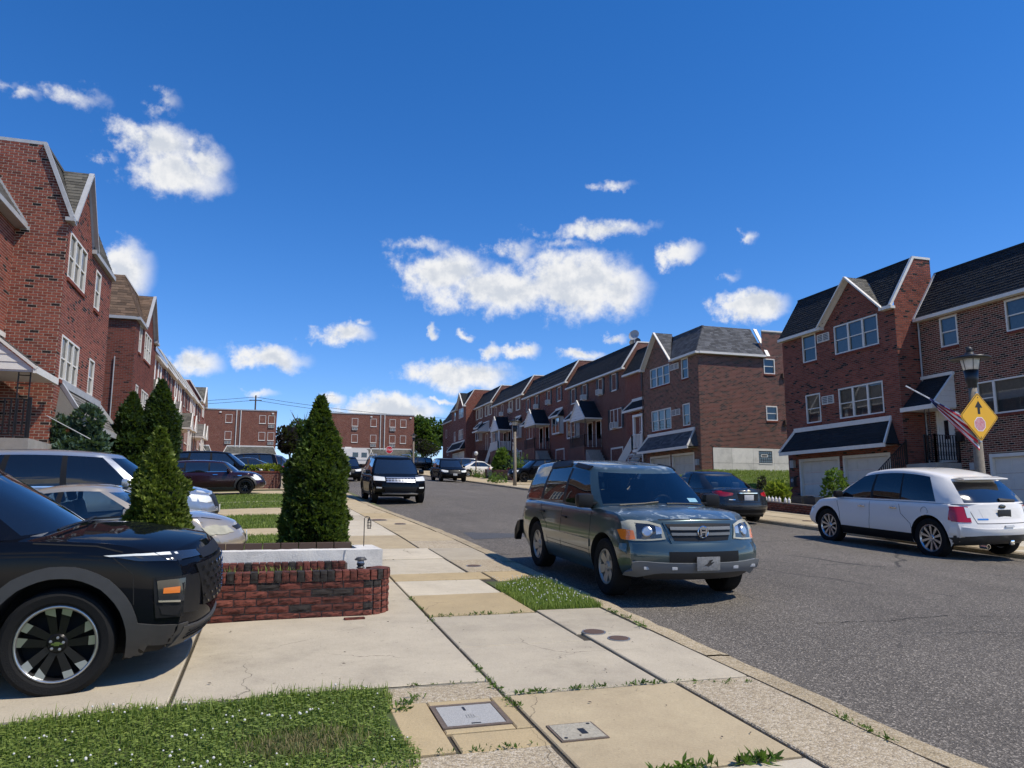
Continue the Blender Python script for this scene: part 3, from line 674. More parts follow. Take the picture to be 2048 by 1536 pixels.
def build_veg():
    random.seed(3)
    edge = lambda x, y: y < 5.69 + .05 * sin(x * 5) + .03 * sin(x * 13) and x < .80 + .05 * sin(y * 6)
    def bare(x, y): return (x - .25) ** 2 / .14 + (y - 4.75) ** 2 / .05
    mb = MB()
    blades(mb, 26000, -2.2, .95, 3.9, 5.74, lot_l, .042, .0028, (.1, .75), lambda x, y: edge(x, y) and bare(x, y) > random.random())
    blades(mb, 1600, -2.2, .95, 5.45, 5.74, lot_l, .075, .003, (.3, .9), edge)
    for _ in range(17000):          # clover leaves
        x, y = random.uniform(-2.2, .93), random.uniform(3.9, 5.72)
        if not edge(x, y) or bare(x, y) < 1: continue
        z = lot_l(x, y) + random.uniform(.012, .045); s = random.uniform(.006, .013); a = random.uniform(0, pi); t = random.uniform(-.4, .4); r = random.uniform(.15, .95)
        c, si = cos(a) * s, sin(a) * s; mb.face([(x - c, y - si, z - t * s), (x + si, y - c, z), (x + c, y + si, z + t * s), (x - si, y + c, z)], 0, r)
    o = part('grass', mb, 'grass_blade'); tag(o, 'green grass and clover of the front lawn at lower left', 'grass', kind='stuff')
    mb = MB(); blades(mb, 2600, -.15, .7, 4.5, 5.0, lot_l, .035, .003, (.1, .9), lambda x, y: bare(x, y) < 1.3 * random.random() + .3, .9)
    o = part('dry_grass', mb, 'grass_dry'); tag(o, 'patch of dry straw coloured grass in the front lawn', 'grass', kind='stuff')
    mb = MB()
    for _ in range(380):
        x, y = random.uniform(-2.2, .9), random.uniform(4.0, 5.66)
        if not edge(x, y) or (bare(x, y) < 1.6) or random.random() < .5 + .5 * sin(x * 4.1 + 2 * sin(y * 7)) : continue
        z = lot_l(x, y) + random.uniform(.04, .07); s = random.uniform(.004, .0085)
        mb.tube([(x, y, z - .05), (x, y, z)], .0012, 3, caps=False); mb.lathe([(.2 * s, -s), (s, -.3 * s), (s * .9, .4 * s), (.3 * s, .9 * s)], 6, c=(x, y, z), m=1)
    o = part('clover_flowers', mb, ['leaf_weed', 'clover']); tag(o, 'small white clover flowers over the front lawn', 'flowers', kind='stuff')
    mb = MB(); wl2 = lambda x, y: base(y) - .01
    blades(mb, 9000, 2.78, 3.62, 8.18, 10.25, wl2, .07, .004, (.2, .9), lambda x, y: x > 2.75 + max(0, (y - 9.6)) * .9)
    for _ in range(140):
        x, y = random.uniform(2.85, 3.6), random.uniform(8.3, 10.1); z = base(y) + random.uniform(.05, .09); s = .007; mb.lathe([(.2 * s, -s), (s, 0), (.3 * s, s)], 5, c=(x, y, z), m=1)
    o = part('grass', mb, ['grass_blade', 'clover']); tag(o, 'kerbside patch of grass with clover beside the blue car', 'grass', kind='stuff')
    for i, (x0, x1, y0, y1, n) in enumerate(((-2.5, 1.42, 14.0, 16.7, 9000), (-2.5, 1.42, 18.3, 22.3, 9500), (-3.5, 1.42, 25.2, 34, 15000))):
        mb = MB(); blades(mb, n, x0, x1, y0, y1, lot_l, .06, .008, (.25, .9))
        o = part('grass', mb, 'grass_blade'); tag(o, ['grass strip just behind the big clipped conifer', 'grass strip beyond the second driveway', 'wide grass strip in front of the maroon car'][i], 'grass', kind='stuff')
    mb = MB(); blades(mb, 30000, 16.7, 29.5, 30.0, 37.98, lot_r, .08, .016, (.3, 1))
    o = part('grass', mb, 'grass_blade'); tag(o, 'sloping grass bank between the two right hand houses', 'grass', kind='stuff')
    # weeds in the pavement joints
    mb = MB()
    def joint(a, b, n, h, spread=.02):
        for _ in range(n):
            t = random.random(); c = random.gauss(0, spread); x = a[0] + (b[0] - a[0]) * t + c; y = a[1] + (b[1] - a[1]) * t + random.gauss(0, spread)
            cl = .35 + .65 * (sin(t * 19 + a[0] * 7) > -.2)
            spray(mb, Vector((x, y, base(y) + .002)), (random.uniform(-1, 1), random.uniform(-1, 1), .5), h * cl * random.uniform(.4, 1.2), random.random(), 3, .3)
    joint((1.62, 5.37), (2.95, 5.37), 240, .035); joint((2.95, 5.37), (3.5, 5.2), 60, .03); joint((1.61, 5.0), (1.6, 6.3), 130, .035); joint((1.6, 7.7), (1.62, 9.4), 60, .03)
    joint((1.64, 8.07), (2.8, 8.07), 130, .035); joint((3.58, 7.1), (3.6, 8.2), 60, .05); joint((3.59, 3.9), (3.59, 4.5), 60, .04); joint((1.95, 3.89), (2.35, 3.89), 60, .06); joint((2.5, 3.89), (2.72, 3.89), 80, .07)
    joint((.95, 4.42), (1.5, 4.42), 60, .03); joint((1.0, 5.71), (1.5, 5.71), 18, .03); joint((.85, 5.2), (1.05, 5.5), 60, .05)
    o = part('joint_weeds', mb, 'leaf_weed'); tag(o, 'small weeds growing in the joints of the near pavement', 'weeds', kind='stuff')
    random.seed(17); mb = MB()
    for _ in range(70):
        x, y = random.uniform(-.4, 3.5), random.uniform(4.0, 12.)
        s = random.uniform(.006, .018); a = random.uniform(0, pi); z = base(y) + .005; c_, s_ = cos(a) * s, sin(a) * s
        mb.face([(x - c_, y - s_, z), (x + s_ * .5, y - c_ * .5, z + .004), (x + c_, y + s_, z + .002), (x - s_ * .5, y + c_ * .5, z)])
    o = part('leaf_litter', mb, 'bark'); tag(o, 'scattered dry leaf bits and grit on the near pavement', 'litter', kind='stuff')
    # conifers
    PF = [(0, .74), (.06, .86), (.14, 1.0), (.3, .96), (.47, .83), (.65, .66), (.8, .44), (.9, .24), (.96, .12), (1, .02)]
    def cone(t):
        for (a, p), (b, q) in zip(PF, PF[1:]):
            if t <= b: return p + (q - p) * (t - a) / (b - a)
        return .02
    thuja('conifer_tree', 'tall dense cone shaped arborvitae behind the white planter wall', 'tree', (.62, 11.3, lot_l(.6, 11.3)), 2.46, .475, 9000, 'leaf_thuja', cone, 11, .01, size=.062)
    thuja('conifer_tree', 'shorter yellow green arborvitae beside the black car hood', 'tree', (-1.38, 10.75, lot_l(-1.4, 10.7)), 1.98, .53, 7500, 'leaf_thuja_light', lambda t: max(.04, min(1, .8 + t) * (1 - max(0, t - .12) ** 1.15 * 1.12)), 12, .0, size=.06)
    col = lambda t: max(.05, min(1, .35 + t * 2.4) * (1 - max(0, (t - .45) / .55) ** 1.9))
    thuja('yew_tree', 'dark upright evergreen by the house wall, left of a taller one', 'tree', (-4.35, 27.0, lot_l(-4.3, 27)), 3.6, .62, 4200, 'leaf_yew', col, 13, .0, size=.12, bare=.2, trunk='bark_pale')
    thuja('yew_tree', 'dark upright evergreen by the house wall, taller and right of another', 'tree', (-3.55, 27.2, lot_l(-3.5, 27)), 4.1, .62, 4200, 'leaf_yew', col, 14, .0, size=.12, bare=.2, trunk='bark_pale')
    bush('juniper_bush', 'blue green shaggy juniper in front of the left house', 'bush', (-4.9, 22.4, lot_l(-5, 22)), [((.1, 0, .7), (.85, .75, .75)), ((-.1, 0, 1.5), (.72, .65, .65)), ((.25, .1, 1.9), (.5, .5, .5)), ((-.35, 0, 2.25), (.38, .38, .4)), ((.25, 0, 2.55), (.34, .34, .38)), ((.5, .1, 1.2), (.5, .5, .5))], 5200, 'leaf_spruce', 15, .13)
    bush('ornamental_shrub', 'pale blossoming shrub at the foot of the left house', 'bush', (-4.6, 26.0, lot_l(-4.6, 26)), [((0, 0, 1.1), (.45, .5, .5)), ((.3, 0, .7), (.4, .4, .4))], 800, 'leaf_weed', 16, .1)
build_veg()
# ---------------------------------------------------------------- houses
BW, BH = .213, .0735
def rects_minus(W, z0, H, ops):
    xs = sorted({0, W, *[min(max(o[0], 0), W) for o in ops], *[min(max(o[1], 0), W) for o in ops]}); zs = sorted({z0, H, *[o[2] for o in ops], *[o[3] for o in ops]})
    zs = [z for z in zs if z0 <= z <= H]
    for a, b in zip(xs, xs[1:]):
        for c, d in zip(zs, zs[1:]):
            mx, mz = (a + b) / 2, (c + d) / 2
            if b - a > 1e-4 and not any(o[0] < mx < o[1] and o[2] < mz < o[3] for o in ops): yield a, b, c, d
def brick_unit(r):
    mb = MB(); mb.box(-.0975, .0975, 0, .007, -.0275, .0275, 0, r, 'k'); return mb.mesh('brick', 'brick_red')
def wall(root, name, ox, oy, rz, W, H, ops=(), mode='tex', mats=('brick_red', 'mortar'), z0=0., urange=None, upper=None, indiv=0, indiv_key=None):
    """brick wall in its own frame: u = x, face at y = 0, outward = -y. upper: extra outline [(u, z)...] above H"""
    mb = MB(); back = .0055 if mode == 'geo' else 0.
    mi = 1 if mode == 'geo' else 0
    for a, b, c, d in rects_minus(W, z0, H, ops): mb.face([(a, back, c), (b, back, c), (b, back, d), (a, back, d)], mi)
    for o in ops:
        u0, u1, c, d = o[:4]; t = .14
        for q in (((u0, c), (u0, d)), ((u0, d), (u1, d)), ((u1, d), (u1, c)), ((u1, c), (u0, c))):
            (a, za), (b, zb) = q; mb.face([(a, back, za), (a, t, za), (b, t, zb), (b, back, zb)], mi, .5)
    if upper: mb.face([(u, back, z) for u, z in upper], mi)
    bricks = []
    if mode == 'geo':
        top = max([H] + [z for _, z in (upper or [])]); i = 0; z = z0 + .006
        while z + .055 < top + .002:
            zc = z + .0275; lo, hi = (0, W) if (urange is None or zc < H) else urange(zc)
            ints = [(lo, hi)]
            for o in ops:
                if o[2] - .01 < zc < o[3] + .01:
                    n = []
                    for a, b in ints:
                        if o[1] <= a or o[0] >= b: n.append((a, b)); continue
                        if a < o[0]: n.append((a, o[0]))
                        if o[1] < b: n.append((o[1], b))
                    ints = n
            u = -(BW / 2 if i % 2 else 0)
            while u < W:
                for a, b in ints:
                    p, q = max(u, a), min(u + BW - .018, b)
                    if q - p > .03: bricks.append((p, q, z, random.random()))
                u += BW
            z += BH; i += 1
    ind = []
    if indiv:
        full = [b for b in bricks if abs(b[1] - b[0] - (BW - .018)) < 1e-3]; full.sort(key=indiv_key); ind = set(full[:indiv])
        bricks = [b for b in bricks if b not in ind]
    for (p, q, z, r) in bricks: mb.box(p, q, 0, back + .001, z, z + .055, 0, r, 'k')
    o = part(name, mb, list(mats), root, (ox, oy, 0), rz)
    if bricks: o['kind'] = 'stuff'
    if ind:
        cache = {}
        for (p, q, z, r) in ind:
            k = int(r * 12)
            if k not in cache: cache[k] = brick_unit((k + .5) / 12); cache[k].materials[0] = MATS[mats[0]]
            link('brick', cache[k], o, ((p + q) / 2, 0, z + .0275))
    return o
def shingles(mb, P0, U, V, N, S, urange, tab=.30, ex=.14, m=0, back=True, hole=None):
    P0, U, V, N = Vector(P0), Vector(U).normalized(), Vector(V).normalized(), Vector(N).normalized(); v = 0; i = 0
    while v < S - .01:
        v1 = min(S, v + ex); a, b = urange(v + .5 * (v1 - v)); u = a - random.uniform(0, tab)
        hl = hole(v) if hole else None
        segs = [(a, b)] if not hl or hl[1] <= hl[0] else [(a, hl[0]), (hl[1], b)]
        if hole:
            for (c, d) in segs: mb.face([P0 + U * c + V * v, P0 + U * d + V * v, P0 + U * d + V * v1, P0 + U * c + V * v1], m, .3)
        while u < b:
          w = tab * random.choice([.7, 1, 1, 1.3])
          for (sa, sb_) in segs:
            p, q = max(sa, u + .003), min(sb_, u + w - .003)
            if q - p > .01:
                h = .012 + random.uniform(0, .006); r = random.random()
                A, B = P0 + U * p + V * v + N * h, P0 + U * q + V * v + N * h; C, D = P0 + U * q + V * (v1 + .01) + N * .003, P0 + U * p + V * (v1 + .01) + N * .003
                mb.face([A, B, C, D], m, r); mb.face([P0 + U * p + V * v, P0 + U * q + V * v, B, A], m, r)
          u += w
        v = v1; i += 1
    if back and not hole:
        a0, b0 = urange(0); a1, b1 = urange(S); mb.face([P0 + U * a0, P0 + U * b0, P0 + U * b1 + V * S, P0 + U * a1 + V * S], m, .3)
def bar(mb, a, b, w, d, m=0, up=(0, 0, 1)):
    """rectangular bar from a to b: w across, d along the outward vector"""
    a, b = Vector(a), Vector(b); t = (b - a).normalized(); s = t.cross(Vector(up)); s = s.normalized() if s.length > 1e-3 else Vector((1, 0, 0)); n = s.cross(t)
    q = [a - s * w / 2 - n * d / 2, a + s * w / 2 - n * d / 2, a + s * w / 2 + n * d / 2, a - s * w / 2 + n * d / 2]; mb.prism(q, b - a, m)
def mansard(root, W, He=7.8, Ht=9.8, ov=.22, sb=1.05, D=9., m='shingle_dark', gable=None, trim='white_trim', near=None, wrap=None, fine=True, x0=0., back=True, wing=None):
    """steep shingled front slope with gutter board; gable=(x0,x1,z apex); near='rake' at x=W or x=0"""
    S = sqrt((sb + ov) ** 2 + (Ht - He) ** 2); V = Vector((0, sb + ov, Ht - He)).normalized(); N = Vector((0, -(Ht - He), sb + ov)).normalized()
    mb = MB(); w0 = 0.; w1 = W
    if wrap: # hip on that end: (end, depth of the side slope)
        fin = sb + ov
        ur = (lambda v: (x0, W + ov - fin * v / S)) if wrap[0] == 'W' else (lambda v: (x0 - ov + fin * v / S, W))
    else: ur = lambda v: (x0, W)
    shingles(mb, (0, -ov, He), (1, 0, 0), V, N, S, ur, .30, .14 if fine else .5, hole=(lambda v: (gable[0] + (gable[1] - gable[0]) / 2 * (v / S * (Ht - He)) / (gable[2] - He), gable[1] - (gable[1] - gable[0]) / 2 * (v / S * (Ht - He)) / (gable[2] - He))) if gable else None)
    if wrap:
        e, dep = wrap
        if e == 'W': shingles(mb, (W + ov, -ov, He), (0, 1, 0), Vector((-(sb + ov), 0, Ht - He)), Vector((Ht - He, 0, sb + ov)), S, lambda v: ((sb + ov) * v / S, dep + ov))
        else: shingles(mb, (-ov, dep, He), (0, -1, 0), Vector((sb + ov, 0, Ht - He)), Vector((-(Ht - He), 0, sb + ov)), S, lambda v: (0, dep + ov - (sb + ov) * v / S))
    o = part('roof', mb, m, root); o['kind'] = 'stuff'
    mb = MB(); a = x0 - (ov if wrap and wrap[0] == '0' else 0); b = W + (ov if wrap and wrap[0] == 'W' else 0)
    if gable:
        mb.box(a, gable[0], -ov - .05, .0, He - .13, He - .004); part('gutter_board', mb, trim, root); mb = MB(); mb.box(gable[1], b, -ov - .05, .0, He - .13, He - .004)
    else: mb.box(a, b, -ov - .05, .0, He - .13, He - .004)
    if wrap: (mb.box(W, W + ov + .04, .0, wrap[1] + .1, He - .13, He - .004) if wrap[0] == 'W' else mb.box(-ov - .04, 0, .0, wrap[1] + .1, He - .13, He - .004))
    part('gutter_board', mb, trim, root)
    mb = MB(); da, db = (x0 + (sb if wrap and wrap[0] == '0' else 0)), (W - (sb if wrap and wrap[0] == 'W' else 0)); dd = wrap[1] if wrap else (wing or D); mb.face([(da, sb - .02, Ht - .02), (db, sb - .02, Ht - .02), (db, dd, Ht - .02), (da, dd, Ht - .02)]); part('roof_deck', mb, 'roof_flat', root)
    mb = MB(); xa, xb = (x0 + (sb if wrap and wrap[0] == '0' else 0)), (W - (sb if wrap and wrap[0] == 'W' else 0))
    mb.box(xa, xb, sb - .05, sb + .07, Ht - .04, Ht + .03); part('ridge_cap', mb, m if m != 'shingle_brown' else 'white_trim', root)
    for e in (near or ''):
        xx = W if e == 'W' else 0.; s = 1 if e == 'W' else -1
        mb = MB(); bar(mb, Vector((xx + s * .03, -ov - .02, He - .03)), Vector((xx + s * .03, sb, Ht + .03)), .10, .12, up=(1, 0, 0)); mb.box(xx - .02 if s > 0 else xx - .16, xx + .16 if s > 0 else xx + .02, -ov - .10, -ov + .12, He - .16, He - .06)
        part('rake_board', mb, trim, root)
        mb = MB(); mb.box(xx - (.0 if s < 0 else .04), xx + (.04 if s < 0 else .0) + s * .03, sb, wing or D, Ht, Ht + .09); part('coping', mb, trim, root)
    if gable:
        gx0, gx1, ap = gable[:3]; gm = (gx0 + gx1) / 2; back = lambda z: -ov + (z - He) / (Ht - He) * (sb + ov)
        fr = -.05; gb = MB()
        for sgn, e in ((-1, gx0 - .12), (1, gx1 + .12)):
            E, A0, A1 = Vector((e, -ov, He - .02)), Vector((gm, -ov - .0, ap + .1)), Vector((gm, back(min(Ht, ap)), ap + .1))
            sl = (A0 - E); Lg = sl.length; U = Vector((0, 1, 0)); V = sl.normalized(); Nn = V.cross(U) * (1 if sgn < 0 else -1); Nn = Nn if Nn.z > 0 else -Nn; Dp = A1.y - A0.y
            shingles(gb, E, U, V, Nn, Lg, lambda v, L_=Lg, D_=Dp: (0, max(.02, D_ * v / L_)), .25, .14)
        o = part('gable_roof', gb, gable[3] if len(gable) > 3 else m, root); o['kind'] = 'stuff'
        for sgn, e in ((-1, gx0 - .16), (1, gx1 + .16)):
            tb = MB(); bar(tb, (e, -ov - .03, He - .06), (gm, -ov - .03, ap + .1), .06, .13, up=(0, 1, 0)); part('barge_board', tb, trim, root)
        sf = MB(); sf.face([(gx0, -.0, He), (gx0 - .12, -ov, He - .02), (gm, -ov, ap + .08), (gm, 0, ap + .02)]); sf.face([(gx1, 0, He), (gm, 0, ap + .02), (gm, -ov, ap + .08), (gx1 + .12, -ov, He - .02)]); part('soffit', sf, trim, root)
def window(root, x0, x1, z0, z1, n=1, oy=0., ox=0., rz=0., trim='white_trim', glass='glass_house', sash=True, near=True, sill='brick', wide=None, mull=False, blind=None):
    """double-hung unit(s): frame with meeting rails; panes, sill, blind and dark room behind are sub-parts"""
    w, h = x1 - x0, z1 - z0; fr = .055; mb = MB(); loc = (ox + x0 * cos(rz), oy + x0 * sin(rz), z0)
    ya, yb = -.015, .09
    mb.box(0, w, ya, yb, 0, fr); mb.box(0, w, ya, yb, h - fr, h); mb.box(0, fr, ya, yb, fr, h - fr); mb.box(w - fr, w, ya, yb, fr, h - fr)
    ws = wide or [1] * n; tot = sum(ws); us = [0]
    for q in ws: us.append(us[-1] + q / tot)
    for k in range(1, len(ws)): mb.box(us[k] * w - .045, us[k] * w + .045, ya, yb, fr, h - fr)
    cells = []
    for k in range(len(ws)):
        a = us[k] * w + (fr if k == 0 else .045); b = us[k + 1] * w - (fr if k == len(ws) - 1 else .045); s = sash and ws[k] < 1.6
        if s: mb.box(a, b, .015, .07, h * .5 - .02, h * .5 + .02); cells += [(a, b, fr, h * .5 - .02, .05), (a, b, h * .5 + .02, h - fr, .03)]
        else: cells.append((a, b, fr, h - fr, .03))
    o = part('window', mb, trim, root, loc, rz)
    for (a, b, c, d, y) in cells:
        m2 = MB(); m2.face([(a, y, c), (b, y, c), (b, y, d), (a, y, d)]); part('pane', m2, glass if near else 'glass_dark', o)
    if near:
        m2 = MB(); m2.box(.0, w, .10, .62, .0, h, 0, None, 'f')
        for i in range(len(m2.f)): m2.f[i] = m2.f[i][::-1]
        part('reveal', m2, 'room', o)
        bl = random.choice([.35, .5, .95, 1.]) if blind is None else blind
        if bl:
            m2 = MB(); nn = max(8, int(w * 16)); P = [[(fr * .5 + (w - fr) * k / nn, .13 + .012 * sin(k * 2.1), zz) for k in range(nn + 1)] for zz in (h * (1 - bl) + .02, h - .02)]
            m2.grid(P); part('curtain', m2, 'curtain' if bl > .6 else 'blind', o, smooth=True)
    if sill:
        m2 = MB()
        if sill == 'brick':
            k = int(w / .075)
            for i in range(k): m2.box(i * w / k + .004, (i + 1) * w / k - .004, -.045, .03, -.10, -.004, 0, random.uniform(.3, .9))
            q = part('sill', m2, 'brick_deep', o); q['kind'] = 'stuff'
        else: m2.box(-.04, w + .04, -.06, .05, -.05, -.003); part('sill', m2, trim, o)
    return o
def vent(root, x0, x1, z0, z1, oy=0., m='white_trim', rz=0., ox=0., depth=.05, cat='air_conditioner'):
    w, h = x1 - x0, z1 - z0; o = MB(); o.box(0, w, -depth, .02, 0, .03); o.box(0, w, -depth, .02, h - .03, h); o.box(0, .03, -depth, .02, .03, h - .03); o.box(w - .03, w, -depth, .02, .03, h - .03); o.box(w * .48, w * .52, -depth, .0, .03, h - .03)
    q = part(cat, o, m, root, (ox + x0 * cos(rz), oy + x0 * sin(rz), z0), rz); b = MB(); b.box(.02, w - .02, -depth + .02, .01, .02, h - .02); part('grille', b, 'lt_plastic', q)
    for i in range(4):
        s = MB(); s.box(.03, w - .03, -depth + .005, -depth + .015, .05 + i * (h - .08) / 4, .065 + i * (h - .08) / 4); part('slat', s, m, q)
def garage(root, x0, x1, z1, m='garage_white', oy=.12, z0=0., frame='white_trim', near=True):
    w = x1 - x0; fm = MB(); fm.box(-.10, 0, -.13, .02, z0, z1 + .12); fm.box(w, w + .10, -.13, .02, z0, z1 + .12); fm.box(0, w, -.13, .02, z1, z1 + .12)
    o = part('garage_door', fm, frame, root, (x0, oy, 0)); n = 4; h = (z1 - z0) / n
    for i in range(n):
        pm = MB(); a = z0 + i * h; pm.box(.004, w - .004, 0, .04, a + .004, a + h - .004)
        if near:
            for k in range(4): pm.box(.06 + k * (w - .06) / 4, k * (w - .06) / 4 + (w - .06) / 4, -.012, .0, a + .10, a + h - .10)
        part('panel', pm, m, o)
    hb = MB(); hb.box(w * .45, w * .55, -.05, -.013, z0 + h + .03, z0 + h + .06); part('handle', hb, 'steel', o)
def pent(root, x0, x1, zt, zb, out=.75, m='shingle_dark', trim='white_trim', hip=.3):
    """shingled awning over the garage doors with hipped ends, flashing board above and fascia below"""
    S = sqrt(out ** 2 + (zt - zb) ** 2); V = Vector((0, out, zt - zb)).normalized(); N = Vector((0, -(zt - zb), out)).normalized(); mb = MB()
    shingles(mb, (0, -out, zb), (1, 0, 0), V, N, S, lambda v: (x0 - hip * (1 - v / S), x1 + hip * (1 - v / S)))
    for e, s in ((x0, -1), (x1, 1)): mb.face([(e, 0, zt), (e + s * hip, -out, zb), (e + s * hip, 0, zb)], 0, .5)
    o = part('garage_awning', mb, m, root); o['kind'] = 'stuff'
    t = MB(); t.box(x0 - .02, x1 + .02, -.07, .0, zt - .02, zt + .17); part('flashing_board', t, trim, root)
    t = MB(); t.box(x0 - hip, x1 + hip, -out - .03, -out + .03, zb - .13, zb + .02); part('fascia', t, trim, root)
    t = MB(); t.face([(x0 - hip, -out, zb - .06), (x1 + hip, -out, zb - .06), (x1 + hip, 0, zb - .04), (x0 - hip, 0, zb - .04)]); part('soffit', t, trim, root)
    for e, s in ((x0, -1), (x1, 1)):
        t = MB(); bar(t, (e, -.03, zt + .05), (e + s * hip, -out - .02, zb + .01), .05, .10); part('hip_trim', t, trim, root)
def lean_canopy(root, x0, x1, zt, zb, out, m='shingle_dark', trim='white_trim', side=('W',)):
    S = sqrt(out ** 2 + (zt - zb) ** 2); mb = MB()
    shingles(mb, (0, -out, zb), (1, 0, 0), Vector((0, out, zt - zb)), Vector((0, -(zt - zb), out)), S, lambda v: (x0, x1)); mb.face([(x0, -out, zb - .01), (x1, -out, zb - .01), (x1, 0, zt - .01), (x0, 0, zt - .01)])
    o = part('canopy_roof', mb, m, root); o['kind'] = 'stuff'
    t = MB(); t.box(x0 - .04, x1 + .04, -.10, 0, zt - .03, zt + .09); part('flashing_board', t, trim, root)
    t = MB(); t.box(x0 - .05, x1 + .05, -out - .06, -out + .02, zb - .13, zb + .03); part('fascia', t, trim, root)
    t = MB(); t.box(x0, x1, -out, 0, zb - .10, zb - .06); part('soffit', t, 'siding', root)
    for e in side:
        xx = x1 if e == 'W' else x0; s = 1 if e == 'W' else -1; n = 6
        for k in range(n):                                        # clapboards on the end
            a = k / n; b = (k + 1) / n; z_a, z_b = zb - .06 + (zt - zb + .03) * a, zb - .06 + (zt - zb + .03) * b
            t = MB(); t.face([(xx + s * .022, -out * (1 - a), z_a), (xx + s * .022, 0, z_a), (xx + s * .008, 0, z_b), (xx + s * .008, -out * (1 - b), z_b)]); part('clapboard', t, 'siding', root)
        t = MB(); bar(t, (xx + s * .02, -out - .05, zb - .02), (xx + s * .02, 0, zt + .03), .06, .09, up=(1, 0, 0)); part('rake_board', t, trim, root)
def gable_canopy(root, xc, w, zb, rise, out, m='shingle_dark', trim='white_trim', posts='iron', floor=2.3, sid='siding'):
    for s in (-1, 1):
        sl = sqrt((w / 2) ** 2 + rise ** 2); mb = MB(); V = Vector((-s * w / 2, 0, rise)); N = Vector((s * rise, 0, w / 2)); U = Vector((0, 1, 0))
        shingles(mb, (xc + s * w / 2, -out, zb), U, V, N, sl, lambda v: (0, out), .3, .14); o = part('canopy_roof', mb, m, root); o['kind'] = 'stuff'
        t = MB(); bar(t, (xc + s * w / 2, -out - .03, zb), (xc, -out - .03, zb + rise + .02), .05, .08, up=(0, 1, 0)); part('rake_board', t, trim, root)
        t = MB(); t.box(xc + s * w / 2 - .04, xc + s * w / 2 + .04, -out, 0, zb - .10, zb - .01); part('fascia', t, trim, root)
    n = 6
    for k in range(n):
        a, b = k / n, (k + 1) / n; t = MB(); t.face([(xc - w / 2 * (1 - a), -out - .012, zb + rise * a), (xc + w / 2 * (1 - a), -out - .012, zb + rise * a), (xc + w / 2 * (1 - b) , -out, zb + rise * b), (xc - w / 2 * (1 - b), -out, zb + rise * b)]); part('clapboard', t, sid, root)
    t = MB(); t.box(xc - w / 2, xc + w / 2, -out - .03, -.0, zb - .13, zb - .015); part('soffit', t, trim, root)
    for s in (-1, 1):
        t = MB()
        if posts == 'iron':
            for dx in (0, .16): t.tube([(xc + s * (w / 2 - .12) - s * dx, -out + .12, floor), (xc + s * (w / 2 - .12) - s * dx, -out + .12, zb - .1)], .014, 5)
            for k in range(9): z = floor + .1 + k * (zb - floor - .25) / 8; t.tube([(xc + s * (w / 2 - .12), -out + .12, z), (xc + s * (w / 2 - .20), -out + .12, z + .1), (xc + s * (w / 2 - .28), -out + .12, z)], .007, 4)
        else: t.box(xc + s * (w / 2 - .12) - .06, xc + s * (w / 2 - .12) + .06, -out + .06, -out + .18, floor, zb - .1)
        part('post', t, 'iron' if posts == 'iron' else trim, root)
def door(root, x0, x1, z0, z1, m='white_trim', oy=0., lite=True, storm=False):
    w, h = x1 - x0, z1 - z0; f = MB(); f.box(-.08, 0, -.03, .08, 0, h + .08); f.box(w, w + .08, -.03, .08, 0, h + .08); f.box(0, w, -.03, .08, h, h + .08); o = part('door', f, 'white_trim', root, (x0, oy, z0))
    d = MB(); d.box(.004, w - .004, .03, .07, .01, h - .004); part('leaf', d, m, o)
    if lite: g = MB(); g.box(w * .36, w * .64, .02, .031, h * .45, h * .82); part('pane', g, 'glass_dark', o)
    k = MB(); k.lathe([(.001, -.05), (.022, -.04), (.026, -.02), (.012, .0), (.012, .03)], 8, 'y', (w * .88, .02, h * .47)); part('handle', k, 'steel', o)
    if storm:
        s = MB(); s.box(.05, w - .05, .0, .015, .7, h - .08); part('storm_glass', s, 'glass_dark', o)
def shutters(root, x0, x1, z0, z1, m='shutter_black', w=.32):
    for a in (x0 - w - .03, x1 + .03):
        t = MB(); t.box(a, a + w, -.035, 0, z0 - .03, z1 + .03); o = part('shutter', t, m, root)
        for k in range(2): s = MB(); s.box(a + .04, a + w - .04, -.045, -.03, z0 + .04 + k * (z1 - z0) / 2, z0 - .04 + (k + 1) * (z1 - z0) / 2); part('louvre', s, m, o)
def rail(root, pts, h=.9, m='iron', scroll=False, post=.016, step=.12):
    """guard rail along pts: top and bottom rails and single balusters"""
    for a, b in zip(pts, pts[1:]):
        a, b = Vector(a), Vector(b); t = MB(); bar(t, a + Vector((0, 0, h)), b + Vector((0, 0, h)), .035 if m == 'iron' else .06, .02 if m == 'iron' else .05); q = part('railing', t, m, root); t = MB(); bar(t, a + Vector((0, 0, .1)), b + Vector((0, 0, .1)), .025, .02); part('bottom_rail', t, m, q)
        n = max(2, int((b - a).length / step))
        for k in range(n + 1):
            p = a.lerp(b, k / n); r = post * (1.7 if k in (0, n) else 1); s = MB(); s.box(p.x - r, p.x + r, p.y - r, p.y + r, p.z + (0 if k in (0, n) else .1), p.z + h + (.05 if k in (0, n) else -.005)); part('baluster', s, m, q)
            if scroll and k < n:
                c = a.lerp(b, (k + .5) / n); dv = (b - a).normalized()
                for zz, sg in ((.3, 1), (.62, -1)): s = MB(); s.tube([c + dv * sg * (.035 * cos(g)) * (1 - g / 9) + Vector((0, 0, zz + .12 * sin(g) * (1 - g / 9))) for g in [j * .6 for j in range(12)]], .006, 4, caps=False); part('scroll', s, m, q)
def meters(root, x, oy=0., z=.9):
    for k, (dz, h) in enumerate(((.85, .34), (.0, .45))):
        o = MB(); o.box(x - .13, x + .13, -.14, 0, z + dz, z + dz + h); q = part('meter_box', o, 'grey_plastic' if k else 'grey_trim', root, (0, oy, 0))
        if k: g = MB(); g.lathe([(.085, -.16), (.085, -.13)], 14, 'y', (x, -.0, z + .28)); part('dial', g, 'grey_trim', q)
